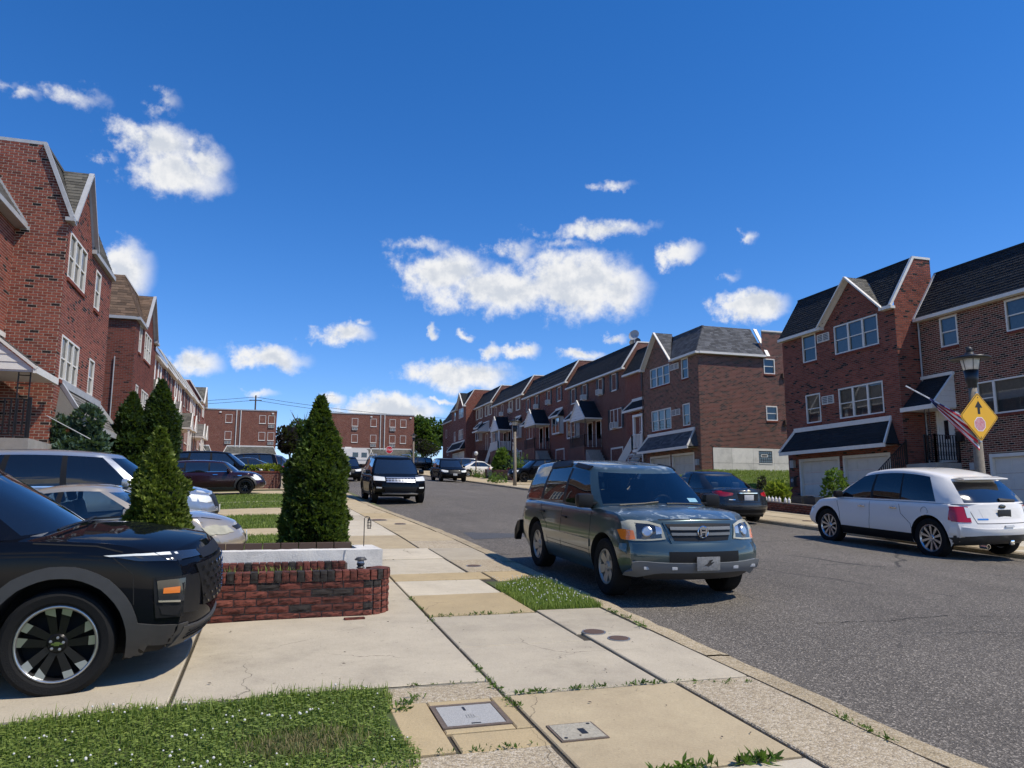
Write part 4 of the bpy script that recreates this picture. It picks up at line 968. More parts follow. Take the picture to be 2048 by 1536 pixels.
def pipe(root, x, z0, z1, m='white_trim', oy=-.06, r=.035):
    t = MB(); t.tube([(x, oy, z0), (x, oy, z1)], r, 6); part('downspout', t, m, root)
def shell(root, W, H, D, tex='tex_brown'):
    """rear and hidden walls so that the house is closed"""
    t = MB(); t.face([(0, D, 0), (W, D, 0), (W, D, H), (0, D, H)][::-1]); part('rear_wall', t, tex + '0', root)

def gabled_house(label, X, Y, z, side, W, brick, roof, wins, gable, near_wall='plain', mode='geo', gm='garage_white', wrap=None, indiv=0, D=9., mort='mortar', tex='tex_red', groof=None, Ht=9.8, trim='white_trim', awn=True, awnm=None, ov=.22, sb=1.05, wing=None):
    """projecting end house: near corner is x=W on the right side of the street (side='R'), x=0 on the left ('L')"""
    if side == 'R': root = thing('brick_house', label, 'house', (X, Y, z), -pi / 2, 'brick row houses')
    else: root = thing('brick_house', label, 'house', (X, Y, z), pi / 2, 'brick row houses')
    He = 7.8; gx0, gx1, ap = gable; gm_ = (gx0 + gx1) / 2
    ops = [(a, b, c, d) for (a, b, c, d, n) in wins]; gd = [(.75, W / 2 - .15, 0, 2.05), (W / 2 + .15, W - .75, 0, 2.05)]
    up = [(gx0, He), (gx1, He), (gm_, ap)]
    w = wall(root, 'front_wall', 0, 0, 0, W, He, ops + gd, mode, (brick, mort) if mode == 'geo' else (tex + '0',), urange=lambda zz: (gx0 + (gm_ - gx0) * (zz - He) / (ap - He), gx1 - (gx1 - gm_) * (zz - He) / (ap - He)), upper=up)
    for (a, b, c, d, n) in wins: window(w, a, b, c, d, n, near=(mode == 'geo'))
    if mode == 'geo' and side == 'R':
        for zz in (4.25, 7.0):
            k = [q for q in wins if abs((q[2] + q[3]) / 2 - zz) < 1.0]
            if len(k) == 2:
                e = sorted((k[0][0], k[0][1], k[1][0], k[1][1])); vent(root, e[1] + .14 if e[2] - e[1] > .9 else e[1] + .1, e[2] - .3 if e[2] - e[1] > .9 else e[2] - .1, k[0][2] + .72, k[0][2] + 1.08, cat='wall_air_conditioner')
    garage(root, .85, W / 2 - .2, 2.0, gm, near=(mode == 'geo')); garage(root, W / 2 + .2, W - .85, 2.0, gm, near=(mode == 'geo'))
    if awn: pent(root, .6, W - .55, 3.36, 2.42, .7, awnm or roof, trim)
    mansard(root, W, He, Ht, m=roof, gable=(gx0, gx1, ap, groof or roof), D=D, near=(None if wrap else ('W' if side == 'R' else '0')), wrap=wrap, trim=trim, ov=ov, sb=sb, wing=wing)
    prof = lambda zz: sb + 0 * zz if zz > Ht else max(0, -ov + (zz - He) / (Ht - He) * (sb + ov)) + .02
    nops = []
    if side == 'R':
        ur = None if wrap else (lambda zz: (prof(zz), wing or D)); wg = wing or D; up2 = None if wrap else [(0, He), (wg, He), (wg, Ht), (sb, Ht), (0.02, He + .35)]
        nw = wall(root, 'side_wall', W, 0, pi / 2, D, He, nops, mode, (brick, mort) if mode == 'geo' else (tex + '0',), urange=ur, upper=up2, indiv=0) if near_wall == 'plain' else None
        wall(root, 'far_wall', 0, D, -pi / 2, D, He, (), 'tex', (tex + '0',), upper=[(0, He), (D, He), (D - sb, Ht), (0, Ht)])
    else:
        ur = None if wrap else (lambda zz: (0, D - prof(zz))); up2 = None if wrap else [(0, He), (D, He), (D - .02, He + .35), (D - sb, Ht), (0, Ht)]
        nw = wall(root, 'side_wall', 0, D, -pi / 2, D, He, nops, mode, (brick, mort) if mode == 'geo' else (tex + '0',), urange=ur, upper=up2, indiv=indiv, indiv_key=lambda b: (b[0] - D) ** 2 * 1.6 + (b[2] - 4.2) ** 2)
        wall(root, 'far_wall', W, 0, pi / 2, D, He, (), 'tex', (tex + '0',), upper=[(0, He), (D, He), (D, Ht), (sb, Ht)])
    shell(root, W, He + .5, D); return root

def build_houses():
    random.seed(21)
    # ---- right side, nearest projecting house
    Y1, W = 30.4, 6.95; r = gabled_house('brick house with dark mansard and gable, double garage, behind the white car', 22.9, Y1, 1.40, 'R', W, 'brick_red', 'shingle_dark',
        [(1.44, 2.35, 6.44, 7.68, 1), (3.54, 6.05, 6.44, 7.68, 3), (1.46, 2.42, 3.68, 4.96, 1), (3.58, 6.08, 3.68, 4.96, 3)], (2.92, 6.42, 9.45), mort='mortar_dark', groof='shingle_olive', wing=1.95)
    meters(r, .38)
    # ---- recessed neighbour on the right edge
    W = 7.6; r = thing('brick_house', 'recessed brick house with front steps and white door, at right edge', 'house', (24.0, 23.44, .9), -pi / 2, 'brick row houses')
    wins = [(1.0, 1.78, 6.47, 7.6, 1), (3.75, 4.85, 6.50, 7.6, 1)]; low = (2.37, 5.3, 3.74, 4.94)
    w = wall(r, 'front_wall', 0, 0, 0, W, 7.8, [q[:4] for q in wins] + [low, (.48, 1.25, 2.15, 4.12), (2.6, 5.4, 0, 2.4)], 'geo', ('brick_brown', 'mortar'))
    for q in wins: window(w, *q, blind=1.)
    window(w, *low, n=3, wide=[1, 2.4, 1], blind=1.)
    door(r, .53, 1.2, 2.17, 4.08, oy=.03); garage(r, 2.7, 5.3, 2.25)
    mansard(r, W, m='shingle_dark', D=9, near=None, Ht=9.75)
    t = MB(); bar(t, (.03, -.24, 7.78), (.03, 1.03, 9.75), .06, .1, up=(1, 0, 0)); part('rake_board', t, 'white_trim', r)
    pipe(r, .06, .2, 7.7, 'grey_trim')
    lean_canopy(r, 0.02, 1.42, 5.42, 4.22, 1.12)
    t = MB(); t.box(.05, 1.45, -1.15, -.01, 0, 2.12); part('stoop', t, 'stone_step', r)
    for k in range(9): s = MB(); s.box(.1, 1.3, -1.15 - .26 * (k + 1), -1.15 - .26 * k, 0, 2.12 - .22 * (k + 1)); part('step', s, 'stone_step', r)
    rail(r, [(1.42, -.04, 2.12), (1.42, -1.12, 2.12), (.95, -1.12, 2.12)], 1.0, scroll=True)
    t = MB()
    for dx in (0, .2): t.tube([(1.02 + dx, -1.08, 2.12), (1.02 + dx, -1.08, 4.15)], .014, 5)
    part('post', t, 'iron', r)
    for k in range(7): s = MB(); z = 2.25 + k * .27; s.tube([(1.12 + .08 * cos(g) * (1 - g / 9) * (1 if k % 2 else -1), -1.08, z + .13 * sin(g) * (1 - g / 9)) for g in [j * .6 for j in range(12)]], .006, 4, caps=False); part('scroll', s, 'iron', r)
    rail(r, [(.1, -1.15, 2.1), (.1, -3.4, .25)], .9)
    # house number 3115 beside the door
    text_mesh('house_number', '3115', .16, 'sign_black', r, (1.48, -.012, 3.66), (pi / 2, 0, 0), .006)
    s = MB(); s.box(1.42, 1.66, -.14, -.0, 2.9, 3.25); part('mailbox', s, 'sign_black', r); s = MB(); s.lathe([(.05, -.2), (.06, -.1), (.03, 0)], 8, 'y', (1.52, 0, 3.95)); part('porch_lamp', s, 'lamp_lens', r)
    t = MB(); t.box(1.85, 2.1, -.10, 0, 1.85, 2.1); part('spotlight', t, 'grey_trim', r); meters(r, 2.2, z=.2)
    wall(r, 'side_wall', W, 0, pi / 2, 9, 7.8, (), 'tex', ('tex_brown0',), upper=[(0, 7.8), (9, 7.8), (9, 9.75), (1.05, 9.75)]); shell(r, W, 8.3, 9)
    # ---- the corner house with the wrapped mansard
    Y1, W = 44.85, 6.85; r = gabled_house('end house with grey mansard wrapped round its side and white foundation', 22.9, Y1, 2.30, 'R', W, 'brick_brown', 'shingle_grey',
        [(1.06, 3.56, 6.45, 7.66, 3), (5.0, 5.76, 6.45, 7.66, 1), (1.12, 3.6, 3.68, 4.96, 3), (5.0, 5.8, 3.68, 4.96, 1)], (.32, 3.95, 9.75), near_wall='own', wrap=('W', 4.3), gm='garage_cream', Ht=9.6)
    D = 9.; ops = [(4.36, 5.12, 6.72, 7.62), (4.38, 5.14, 3.97, 4.82)]
    nw = wall(r, 'side_wall', W, 0, pi / 2, D, 7.8, ops + [(.72, D, 0, 2.36)], 'geo', ('brick_brown', 'mortar'), upper=None)
    up = wall(r, 'parapet_wall', W, 4.3, pi / 2, 4.7, 9.25, (), 'geo', ('brick_brown', 'mortar'), z0=7.8)
    for q in ops: window(nw, *q, n=1, sill='brick')
    t = MB(); t.box(W - .02, W + .05, 4.3, D, 9.25, 9.33); part('coping', t, 'white_trim', r)
    t = MB(); bar(t, (W + .24, 4.55, 7.72), (W - .98, 4.55, 9.6), .06, .22, up=(0, 1, 0)); part('rake_board', t, 'white_trim', r)
    rows = [(-.6, .62), (.62, 1.48), (1.48, 2.34)]; cols = [(.74, 1.95), (1.95, 3.35), (3.35, 4.75), (4.75, 6.1), (6.1, 7.5), (7.5, 9.)]
    fo = MB(); fo.box(W - .1, W + .006, .72, D, -.8, 2.36); f = part('foundation', fo, 'gap_dirt', r)
    for (a, b) in rows:
        for (c, d) in cols:
            q = MB(); lst = [(c + .006, d - .006, a + .006, b - .006)]
            if c < 3.9 < d and a > 1.4 or (c < 3.9 < d and a > .6): lst = [(p0, p1, z0_, z1_) for (p0, p1, z0_, z1_) in rects_split(c + .006, d - .006, a + .006, b - .006, (3.72, 4.62, 1.50, 2.2))]
            for (p0, p1, z0_, z1_) in lst: q.box(W + .007, W + .03, p0, p1, z0_, z1_)
            part('panel', q, 'found_white', f)
    t = MB(); t.box(W + .0, W + .05, 3.72, 4.62, 1.44, 1.50); bwn = part('basement_window', t, 'white_trim', r)
    for a in range(6):
        for b in range(4):
            if a in (1, 2, 3) and b == 2:
                continue
            g = MB(); g.box(W + .008, W + .018, 3.75 + a * .143, 3.75 + a * .143 + .115, 1.53 + b * .165, 1.53 + b * .165 + .135); part('glass_block', g, 'glass_dark', bwn)
    t = MB(); t.box(W + .008, W + .03, 3.88, 4.32, 1.85, 2.0); part('vent', t, 'white_vinyl', bwn); t = MB(); t.box(W + .031, W + .034, 3.92, 4.28, 1.885, 1.965); part('opening', t, 'sign_black', bwn)
    for z in (6.5, 3.75):
        t = MB(); t.box(W, W + .16, 5.55, 5.85, z, z + .28); part('wall_vent', t, 'post_brown', r)
    meters(r, W - .36, z=.5); pipe(r, .02, .2, 7.6, 'post_brown')
    # ---- the row of recessed houses going up the street
    row_unit('brick house with white stairs and railing next to the end house', 24.1, 50.0, 2.82, 5.1, 'first')
    specs = [(55.7, 3.45, 'a', 'brick house below the satellite dishes, far half of its pair', 'shutter_black'), (None, 0, 0, 0, 0)]
    U = [(61.3, 3.45, 11.3, 'shutter_black'), (73.4, 4.10, 12.1, 'shutter_black'), (85.0, 4.65, 11.6, 'shutter_tan')]
    nm = ['first', 'second', 'third']
    for k, (y1, z, wd, sh) in enumerate(U):
        for e in (0, 1):
            row_unit('recessed brick house in the %s pair beyond the end house, %s half' % (nm[k], ('far', 'near')[e]), 24.1, y1 - e * wd / 2, z, wd / 2, ('pair_a', 'pair_b')[e], sh if not (k == 2 and e == 0) else None, dish=(k == 0 and e == 1), k=k)
    row_unit('narrow recessed brick house before the far gabled house', 24.1, 93.0, 5.3, 8.0, 'last', 'shutter_tan')
    r = gabled_house('far gabled brick house near the end of the right row', 22.9, 101.0, 5.75, 'R', 8.0, 'brick_brown', 'shingle_dark', [(1.5, 2.4, 6.44, 7.68, 1), (4.2, 6.6, 6.44, 7.68, 3), (1.5, 2.4, 3.68, 4.96, 1), (4.2, 6.6, 3.68, 4.96, 3)], (3.4, 7.3, 9.6), mode='tex', tex='tex_red')
    r = thing('brick_house', 'last brick house of the right row, with chimney', 'house', (24.2, 112.5, 6.4), -pi / 2, 'brick row houses')
    w = wall(r, 'front_wall', 0, 0, 0, 11.4, 6.6, [], 'tex', ('tex_red0',)); wall(r, 'side_wall', 11.4, 0, pi / 2, 9, 6.6, (), 'tex', ('tex_red0',)); wall(r, 'far_wall', 0, 9, -pi / 2, 9, 6.6, (), 'tex', ('tex_red0',)); mansard(r, 11.4, 6.6, 8.4, m='shingle_dark', D=9)
    t = MB(); t.box(8, 8.8, 1.3, 2.1, 8.3, 9.4); part('chimney', t, 'tex_red0', r)
    for q in ((2, 2.8, 4.4, 5.6, 1), (6, 6.8, 4.4, 5.6, 1), (9, 9.8, 4.4, 5.6, 1), (3, 3.8, 1.8, 3, 1), (8.4, 9.2, 1.8, 3, 1)): window(w, *q, near=False, sill=None)
    # ---- left side
    r = gabled_house('tall brick house on the left with grey shingled gable and white windows', -5.4, 22.0, 1.27, 'L', 5.85, 'brick_red', 'shingle_olive',
        [(.3, 2.25, 6.25, 7.5, 3), (3.55, 4.25, 6.2, 7.4, 1), (.35, 2.25, 3.52, 4.7, 3), (3.6, 4.3, 3.55, 4.65, 1)], (.35, 2.8, 9.55), indiv=300, D=8., awnm='shingle_light', trim='grey_trim', groof='shingle_olive', ov=.07, sb=.70, Ht=9.7)
    W = 7.; r = thing('brick_house', 'recessed brick house cut off by the left edge, with porch canopy', 'house', (-6.6, 15.0, .95), pi / 2, 'brick row houses')
    w = wall(r, 'front_wall', 0, 0, 0, W, 7.8, [(1.5, 2.6, 6.4, 7.5), (4, 5.0, 6.4, 7.5)], 'geo', ('brick_red', 'mortar')); window(w, 1.5, 2.6, 6.4, 7.5); window(w, 4, 5.0, 6.4, 7.5)
    mansard(r, W, m='shingle_light', D=8, near='W', trim='grey_trim'); shell(r, W, 8, 8)
    lean_canopy(r, 4.9, 6.7, 4.75, 3.72, 1.3, 'shingle_light', side=('0',)); t = MB(); t.box(4.9, 6.9, -1.3, -.01, 0, 2.1); part('stoop', t, 'stone_step', r); door(r, 5.6, 6.45, 2.12, 4.1)
    for xx in (5.0,):
        t = MB()
        for dy in (0, .24): t.tube([(xx, -1.2 + dy, 2.1), (xx, -1.2 + dy, 3.7)], .016, 5)
        for k in range(2): t.tube([(xx, -1.2, 3.35 + k * .2), (xx, -.96, 3.35 + k * .2)], .012, 4)
        part('post', t, 'iron', r)
    rail(r, [(5.0, -.1, 2.1), (5.0, -1.25, 2.1)], .9); t = MB(); t.tube([(6.2, -1.3, 2.75), (6.2, -2.3, 2.2)], .012, 6); part('handrail', t, 'grey_trim', r)
    for k in range(8): s = MB(); s.box(5.3, 6.6, -1.3 - .26 * (k + 1), -1.3 - .26 * k, 0, 2.1 - .24 * (k + 1)); part('step', s, 'stone_step', r)
    r = gabled_house('second brick house on the left with brown shingled mansard', -5.95, 36.4, 1.85, 'L', 6.1, 'brick_deep', 'shingle_brown',
        [(.95, 1.6, 6.44, 7.7, 1), (2.5, 4.5, 6.40, 7.68, 3), (.95, 1.6, 3.75, 4.95, 1), (2.6, 4.6, 3.68, 4.96, 3)], (2.0, 5.2, 9.55), D=8., wrap=('0', 8.0), trim='grey_trim', mort='mortar_dark', awnm='shingle_brown', ov=.12, sb=.75, Ht=9.85)
    t = MB(); t.tube([(-.06, .75, .2), (-.06, .75, 6.0)], .025, 6); part('conduit', t, 'grey_trim', r)
    for k in range(7):
        row_left(k, 43.0 + k * 5.8, 2.5 + k * .12)
    r = gabled_house('far red brick house with gable at the end of the left row', -7.3, 84.0, 4.1, 'L', 7.0, 'brick_deep', 'shingle_olive', [(1.0, 1.8, 6.44, 7.68, 1), (3.2, 5.4, 6.44, 7.68, 3), (1.0, 1.8, 3.68, 4.96, 1), (3.2, 5.4, 3.68, 4.96, 3)], (2.4, 6.0, 9.6), mode='tex', tex='tex_red', D=8.)
    # ---- flat roofed apartment blocks across the end of the street
    apartment('flat roofed brick apartment block on the left beyond the crossing', -16, .4, [(-7.6, 1), (-2.55, 0), (1e9, 0)], [-6.9, -2.1, .2 - 1.0 + .0], (-5.35, -4.75))
    apartment('flat roofed brick apartment block on the right beyond the crossing', 7.6, 21.5, [], [11.7, 14.6, 17.6, 20.3 - 1.0], (14.75 + 1.4, 15.3 + 1.5))

def rects_split(x0, x1, z0, z1, h):
    a, b, c, d = max(x0, h[0]), min(x1, h[1]), max(z0, h[2]), min(z1, h[3])
    if a >= b or c >= d: return [(x0, x1, z0, z1)]
    out = []
    if x0 < a: out.append((x0, a, z0, z1))
    if b < x1: out.append((b, x1, z0, z1))
    if z0 < c: out.append((a, b, z0, c))
    if d < z1: out.append((a, b, d, z1))
    return out
def bay(root, x0, x1, z0, z1, out=.4, m='shingle_dark'):
    """small bay with its own shingled hood"""
    t = MB(); t.box(x0, x1, -out, -.0, z0 - .12, z0); t.box(x0, x1, -out, -.0, z1, z1 + .1); t.box(x0, x0 + .06, -out, 0, z0, z1); t.box(x1 - .06, x1, -out, 0, z0, z1); t.box((x0 + x1) / 2 - .04, (x0 + x1) / 2 + .04, -out, -out + .06, z0, z1); t.box(x0, x0 + .08, -out - .01, -out + .07, z0, z1); t.box(x1 - .08, x1, -out - .01, -out + .07, z0, z1)
    o = part('bay_window', t, 'white_trim', root); xm = (x0 + x1) / 2
    for a, b in ((x0 + .08, xm - .04), (xm + .04, x1 - .08)): p = MB(); p.face([(a, -out + .03, z0), (b, -out + .03, z0), (b, -out + .03, z1), (a, -out + .03, z1)]); part('pane', p, 'glass_dark', o)
    for xx in (x0 + .03, x1 - .03): p = MB(); p.face([(xx, -out + .06, z0 + .05), (xx, -.02, z0 + .05), (xx, -.02, z1 - .05), (xx, -out + .06, z1 - .05)]); part('pane', p, 'glass_dark', o)
    pent(root, x0 + .1, x1 - .1, z1 + .75, z1 + .16, out + .22, m, hip=.28)
def row_unit(label, X, Y1, z, W, kind, sh='shutter_black', dish=False, k=0):
    """one recessed row house, far end at Y1; x runs towards the camera"""
    r = thing('brick_house', label, 'house', (X, Y1, z), -pi / 2, 'brick row houses'); near = kind in ('first', 'pair_a', 'pair_b') and Y1 < 62
    tx = ('tex_red0',) if kind == 'first' or k == 1 else ('tex_brown0',)
    ups = {'first': [(W - 2.2, W - 1.4)], 'last': [(.8, 1.6), (2.5, 3.3), (5.0, 5.8), (6.6, 7.4)]}.get(kind, [(W * .16, W * .16 + .82), (W * .60, W * .60 + .82)])
    w = wall(r, 'front_wall', 0, 0, 0, W, 7.8, [], 'tex', tx)
    for (a, b) in ups:
        window(w, a, b, 6.35, 7.6, near=False, sill='white')
        if sh: shutters(r, a, b, 6.35, 7.6, sh)
    if kind == 'pair_b': vent(r, ups[0][0] + .1, ups[0][1] - .1, 6.35, 6.75, depth=.3, cat='window_air_conditioner')
    elif kind == 'pair_a': vent(r, ups[1][0] + .1, ups[1][1] - .1, 6.35, 6.75, depth=.3, cat='window_air_conditioner')
    mansard(r, W, Ht=9.7, D=9, near='W' if kind in ('pair_b', 'last') else None, fine=near, m='shingle_dark')
    wall(r, 'side_wall', W, 0, pi / 2, 9, 7.8, (), 'tex', ('tex_brown0',), upper=[(0, 7.8), (9, 7.8), (9, 9.7), (1.05, 9.7)]); wall(r, 'far_wall', 0, 9, -pi / 2, 9, 7.8, (), 'tex', ('tex_brown0',), upper=[(0, 7.8), (9, 7.8), (7.95, 9.7), (0, 9.7)]); shell(r, W, 8.2, 9)
    if kind == 'first':
        window(w, 2.2, 4.0, 3.55, 4.9, 2, near=False, sill='white'); pent(r, 1.2, 4.3, 5.75, 5.05, .7, hip=.3); lean_canopy(r, 3.75, 5.05, 5.0, 4.45, 1.25); door(r, 3.95, 4.8, 2.2, 4.25)
        t = MB(); t.box(3.6, 5.0, -1.3, -.01, 2.02, 2.2); part('landing', t, 'white_vinyl', r)
        n = 11
        for i in range(n): s = MB(); s.box(3.6 - (i + 1) * .27, 3.6 - i * .27, -1.3, -.35, 2.15 - (i + 1) * .19 - .04, 2.15 - (i + 1) * .19); part('step', s, 'white_vinyl', r)
        for yy in (-1.3, -.35): rail(r, [(3.6, yy, 2.2), (3.6 - n * .27, yy, .12)], .95, 'white_vinyl', post=.03, step=.19)
        rail(r, [(5.0, -1.3, 2.2), (3.6, -1.3, 2.2)], .95, 'white_vinyl', post=.03, step=.19)
        t = MB(); t.box(4.85, 5.0, -1.25, -1.1, 0, 4.4); part('post', t, 'white_vinyl', r); t = MB(); t.box(3.62, 3.77, -1.25, -1.1, 2.2, 4.4); part('post', t, 'white_vinyl', r); garage(r, .3, 1.9, 2.0, near=False)
        return r
    if kind == 'last':
        bay(r, 1.8, 3.5, 3.7, 5.0); lean_canopy(r, 4.2, 6.6, 5.6, 4.5, 1.4); door(r, 5.2, 6.0, 2.25, 4.2); t = MB(); t.box(4.2, 6.8, -1.4, -.01, 0, 2.2); part('stoop', t, 'tex_brown0', r); garage(r, 1.2, 3.6, 2.0, near=False); window(w, 7, 7.7, 3.7, 4.9, near=False, sill='white'); return r
    if kind == 'pair_a':      # window on the far side, door by the party line at x=W
        dx = (W - 1.25, W - .4)
        if k == 0: bay(r, .7, 2.6, 3.5, 4.8)
        elif k == 1: window(w, .8, 2.6, 3.6, 4.8, 2, near=False, sill='white'); pent(r, .6, 2.8, 5.5, 5.0, .55, hip=.2)
        else: bay(r, .8, 2.4, 3.6, 4.9)
        garage(r, .8, 2.6, 1.9, near=False)
    else:
        dx = (.4, 1.25)
        if k == 0: window(w, 3.0, 5.0, 3.5, 4.95, 3, near=False, sill='white'); shutters(r, 3.0, 5.0, 3.5, 4.95, sh)
        else: bay(r, 3.1, 5.0, 3.5, 4.8)
        if k == 0: vent(r, 3.5, 4.4, 3.5, 3.95, depth=.3, cat='window_air_conditioner')
        garage(r, 3.1, 5.0, 2.0, near=False)
        gable_canopy(r, .0, 3.0, 4.55, 1.45, 1.45, posts='iron' if k < 2 else 'white', floor=2.3)
        t = MB(); t.box(-1.5, 1.5, -1.5, -.01, 0, 2.28); part('stoop', t, 'tex_brown0', r)
        rail(r, [(-1.45, -1.45, 2.28), (1.45, -1.45, 2.28), (1.45, -.1, 2.28)], .95, 'iron' if k < 2 else 'white_vinyl', post=.012 if k < 2 else .03, step=.16)
        if k == 2: rail(r, [(-1.5, -1.4, 2.28), (-3.9, -1.4, .4)], .95, 'white_vinyl', post=.03, step=.2)
        for i in range(10): s = MB(); s.box(1.5 + i * .26, 1.5 + (i + 1) * .26, -1.4, -.3, 0, 2.28 - (i + 1) * .22); part('step', s, 'stone_step', r)
    door(r, dx[0], dx[1], 2.3, 4.35, 'white_trim' if k != 1 else 'door_dark', storm=True)
    if dish:
        for i, (xx, zz, rad, yy) in enumerate(((W - .9, 9.85, .42, 1.3), (W - 2.6, 9.7, .45, 2.2))):
            o = MB(); o.lathe([(.001, 0), (rad * .5, .03), (rad, .12), (rad, .13), (rad * .5, .045), (.001, .015)], 18); q = part('satellite_dish', o, 'grey_trim' if i == 0 else 'grey_plastic', r, (xx, yy, zz + .55), rot=(radians(70 if i == 0 else 50), radians(25), radians(30)))
            m = MB(); m.tube([(xx, yy, zz - .2), (xx, yy, zz + .5)], .025, 6); part('dish_mast', m, 'steel', r)
    return r
def row_left(k, Y0, z):
    W = 5.75; r = thing('brick_house', 'recessed red brick house in the left row, %s from the near end' % ['first', 'second', 'third', 'fourth', 'fifth', 'sixth', 'seventh'][k], 'house', (-7.1, Y0, z), pi / 2, 'brick row houses')
    w = wall(r, 'front_wall', 0, 0, 0, W, 7.8, [], 'tex', ('tex_red0',)); mansard(r, W, Ht=9.7, m='shingle_light' if k % 2 == 0 else 'shingle_olive', D=8, near='0', fine=k < 2, trim='white_trim')
    for a in (.9, 3.6):
        window(w, a, a + .85, 6.35, 7.6, near=False, sill='white'); shutters(r, a, a + .85, 6.35, 7.6, 'white_vinyl' if k % 2 else 'shutter_black')
    if k == 0:
        t = MB(); S = 1.2; t.face([(.3, 0, 7.9), (5.4, 0, 7.9), (5.4, -1.0, 7.2), (.3, -1.0, 7.2)][::-1]); t.face([(.3, 0, 7.9), (.3, -1., 7.2), (.3, 0, 7.2)][::-1]); t.face([(.3, -1., 7.2), (5.4, -1, 7.2), (5.4, -1, 7.0), (.3, -1, 7.0)][::-1]); part('metal_awning', t, 'alu', r)
    gable_canopy(r, (1.6, 4.2)[k % 2], 1.9, 4.4, 1.2, 1.0, m=('shingle_olive', 'shingle_red', 'shingle_light')[k % 3], posts='white' if k % 2 else 'iron')
    window(w, (3.4, .8)[k % 2], (5.0, 2.4)[k % 2], 3.5, 4.8, 2, near=False, sill='white'); door(r, (1.2, 3.8)[k % 2], (2.05, 4.65)[k % 2], 2.3, 4.2); t = MB(); t.box((.5, 3.1)[k % 2], (2.8, 5.4)[k % 2], -1.3, -.01, 0, 2.28); part('stoop', t, 'tex_red0', r)
    wall(r, 'side_wall', 0, 8, -pi / 2, 8, 7.8, (), 'tex', ('tex_red0',), upper=[(0, 7.8), (8, 7.8), (6.95, 9.7), (0, 9.7)]); wall(r, 'far_wall', W, 0, pi / 2, 8, 7.8, (), 'tex', ('tex_red0',), upper=[(0, 7.8), (8, 7.8), (8, 9.7), (1.05, 9.7)]); shell(r, W, 8.2, 8); return r
def apartment(label, x0, x1, _a, wx, chan):
    W = x1 - x0; z = 7.0; r = thing('apartment_block', label, 'apartment block', (x0, 122, z), 0, 'apartment blocks beyond the crossing'); H = 8.2
    w = wall(r, 'front_wall', 0, 0, 0, W, H, [], 'tex', ('tex_apt0',)); wall(r, 'right_wall', W, 0, pi / 2, 12, H, (), 'tex', ('tex_apt0',)); wall(r, 'left_wall', 0, 12, -pi / 2, 12, H, (), 'tex', ('tex_apt0',)); shell(r, W, H, 12, 'tex_apt')
    t = MB(); t.box(-.05, W + .05, -.06, 12, H, H + .16); part('coping', t, 'grey_trim', r); 
    for x in wx:
        for zz in (3.75, 6.3):
            a = x - x0; window(w, a, a + .95, zz, zz + 1.25, near=False, sill='white')
            if random.random() < .6: vent(r, a + .05, a + .9, zz - .62, zz - .2, depth=.12, cat='wall_air_conditioner')
    for c in chan: pipe(r, c - x0, 1.2, H, 'white_trim', r=.07)
    t = MB(); t.box(min(chan) - x0 + .12, max(chan) - x0 - .12, -.02, .02, 0, H + .02); part('joint_strip', t, 'tex_brown0', r)
    for a, b in ((.8, 7.), (W - 6.6, W - .4)) if W < 14.5 else ((.8, 7.), (W - 6.9, W - .3)):
        pent(r, a, b, 2.75, 1.6, .9, 'shingle_olive', hip=.5)
        garage(r, a + .2, (a + b) / 2 - .15, 1.5, near=False); garage(r, (a + b) / 2 + .15, b - .2, 1.5, near=False)
    for xx in (.6, W * .5, W - .7): t = MB(); t.box(xx, xx + .3, -.1, -.01, H - .45, H - .25); part('floodlight', t, 'white_trim', r)
build_houses()
# ---------------------------------------------------------------- vehicles (x forward, y left, z up)
def lerp_tab(tab, x):
    if x <= tab[0][0]: return tab[0][1]
    for (a, p), (b, q) in zip(tab, tab[1:]):
        if x <= b: t = (x - a) / (b - a) if b > a else 0; return p + (q - p) * t
    return tab[-1][1]
PAINT = dict(black=((.004, .0045, .006), 0, .2), navyblack=((.004, .005, .008), 0, .2), teal=((.044, .074, .080), .4, .3), white=((.80, .765, .70), 0, .25), charcoal=((.018, .022, .028), .3, .25), silver=((.40, .43, .47), .6, .28), beige=((.47, .41, .32), .5, .3), maroon=((.030, .010, .016), .3, .22), grey=((.10, .11, .13), .4, .3), blue=((.03, .05, .12), .3, .3))
for k, (c, me_, ro) in PAINT.items(): mat_paint('paint_' + k, c, me_, ro, worn=(.34, .40, .43) if k == 'teal' else None)
for k in ('black', 'navyblack', 'charcoal', 'maroon'): MATS['paint_' + k].node_tree.nodes['Principled BSDF'].inputs['Coat Weight'].default_value = .4

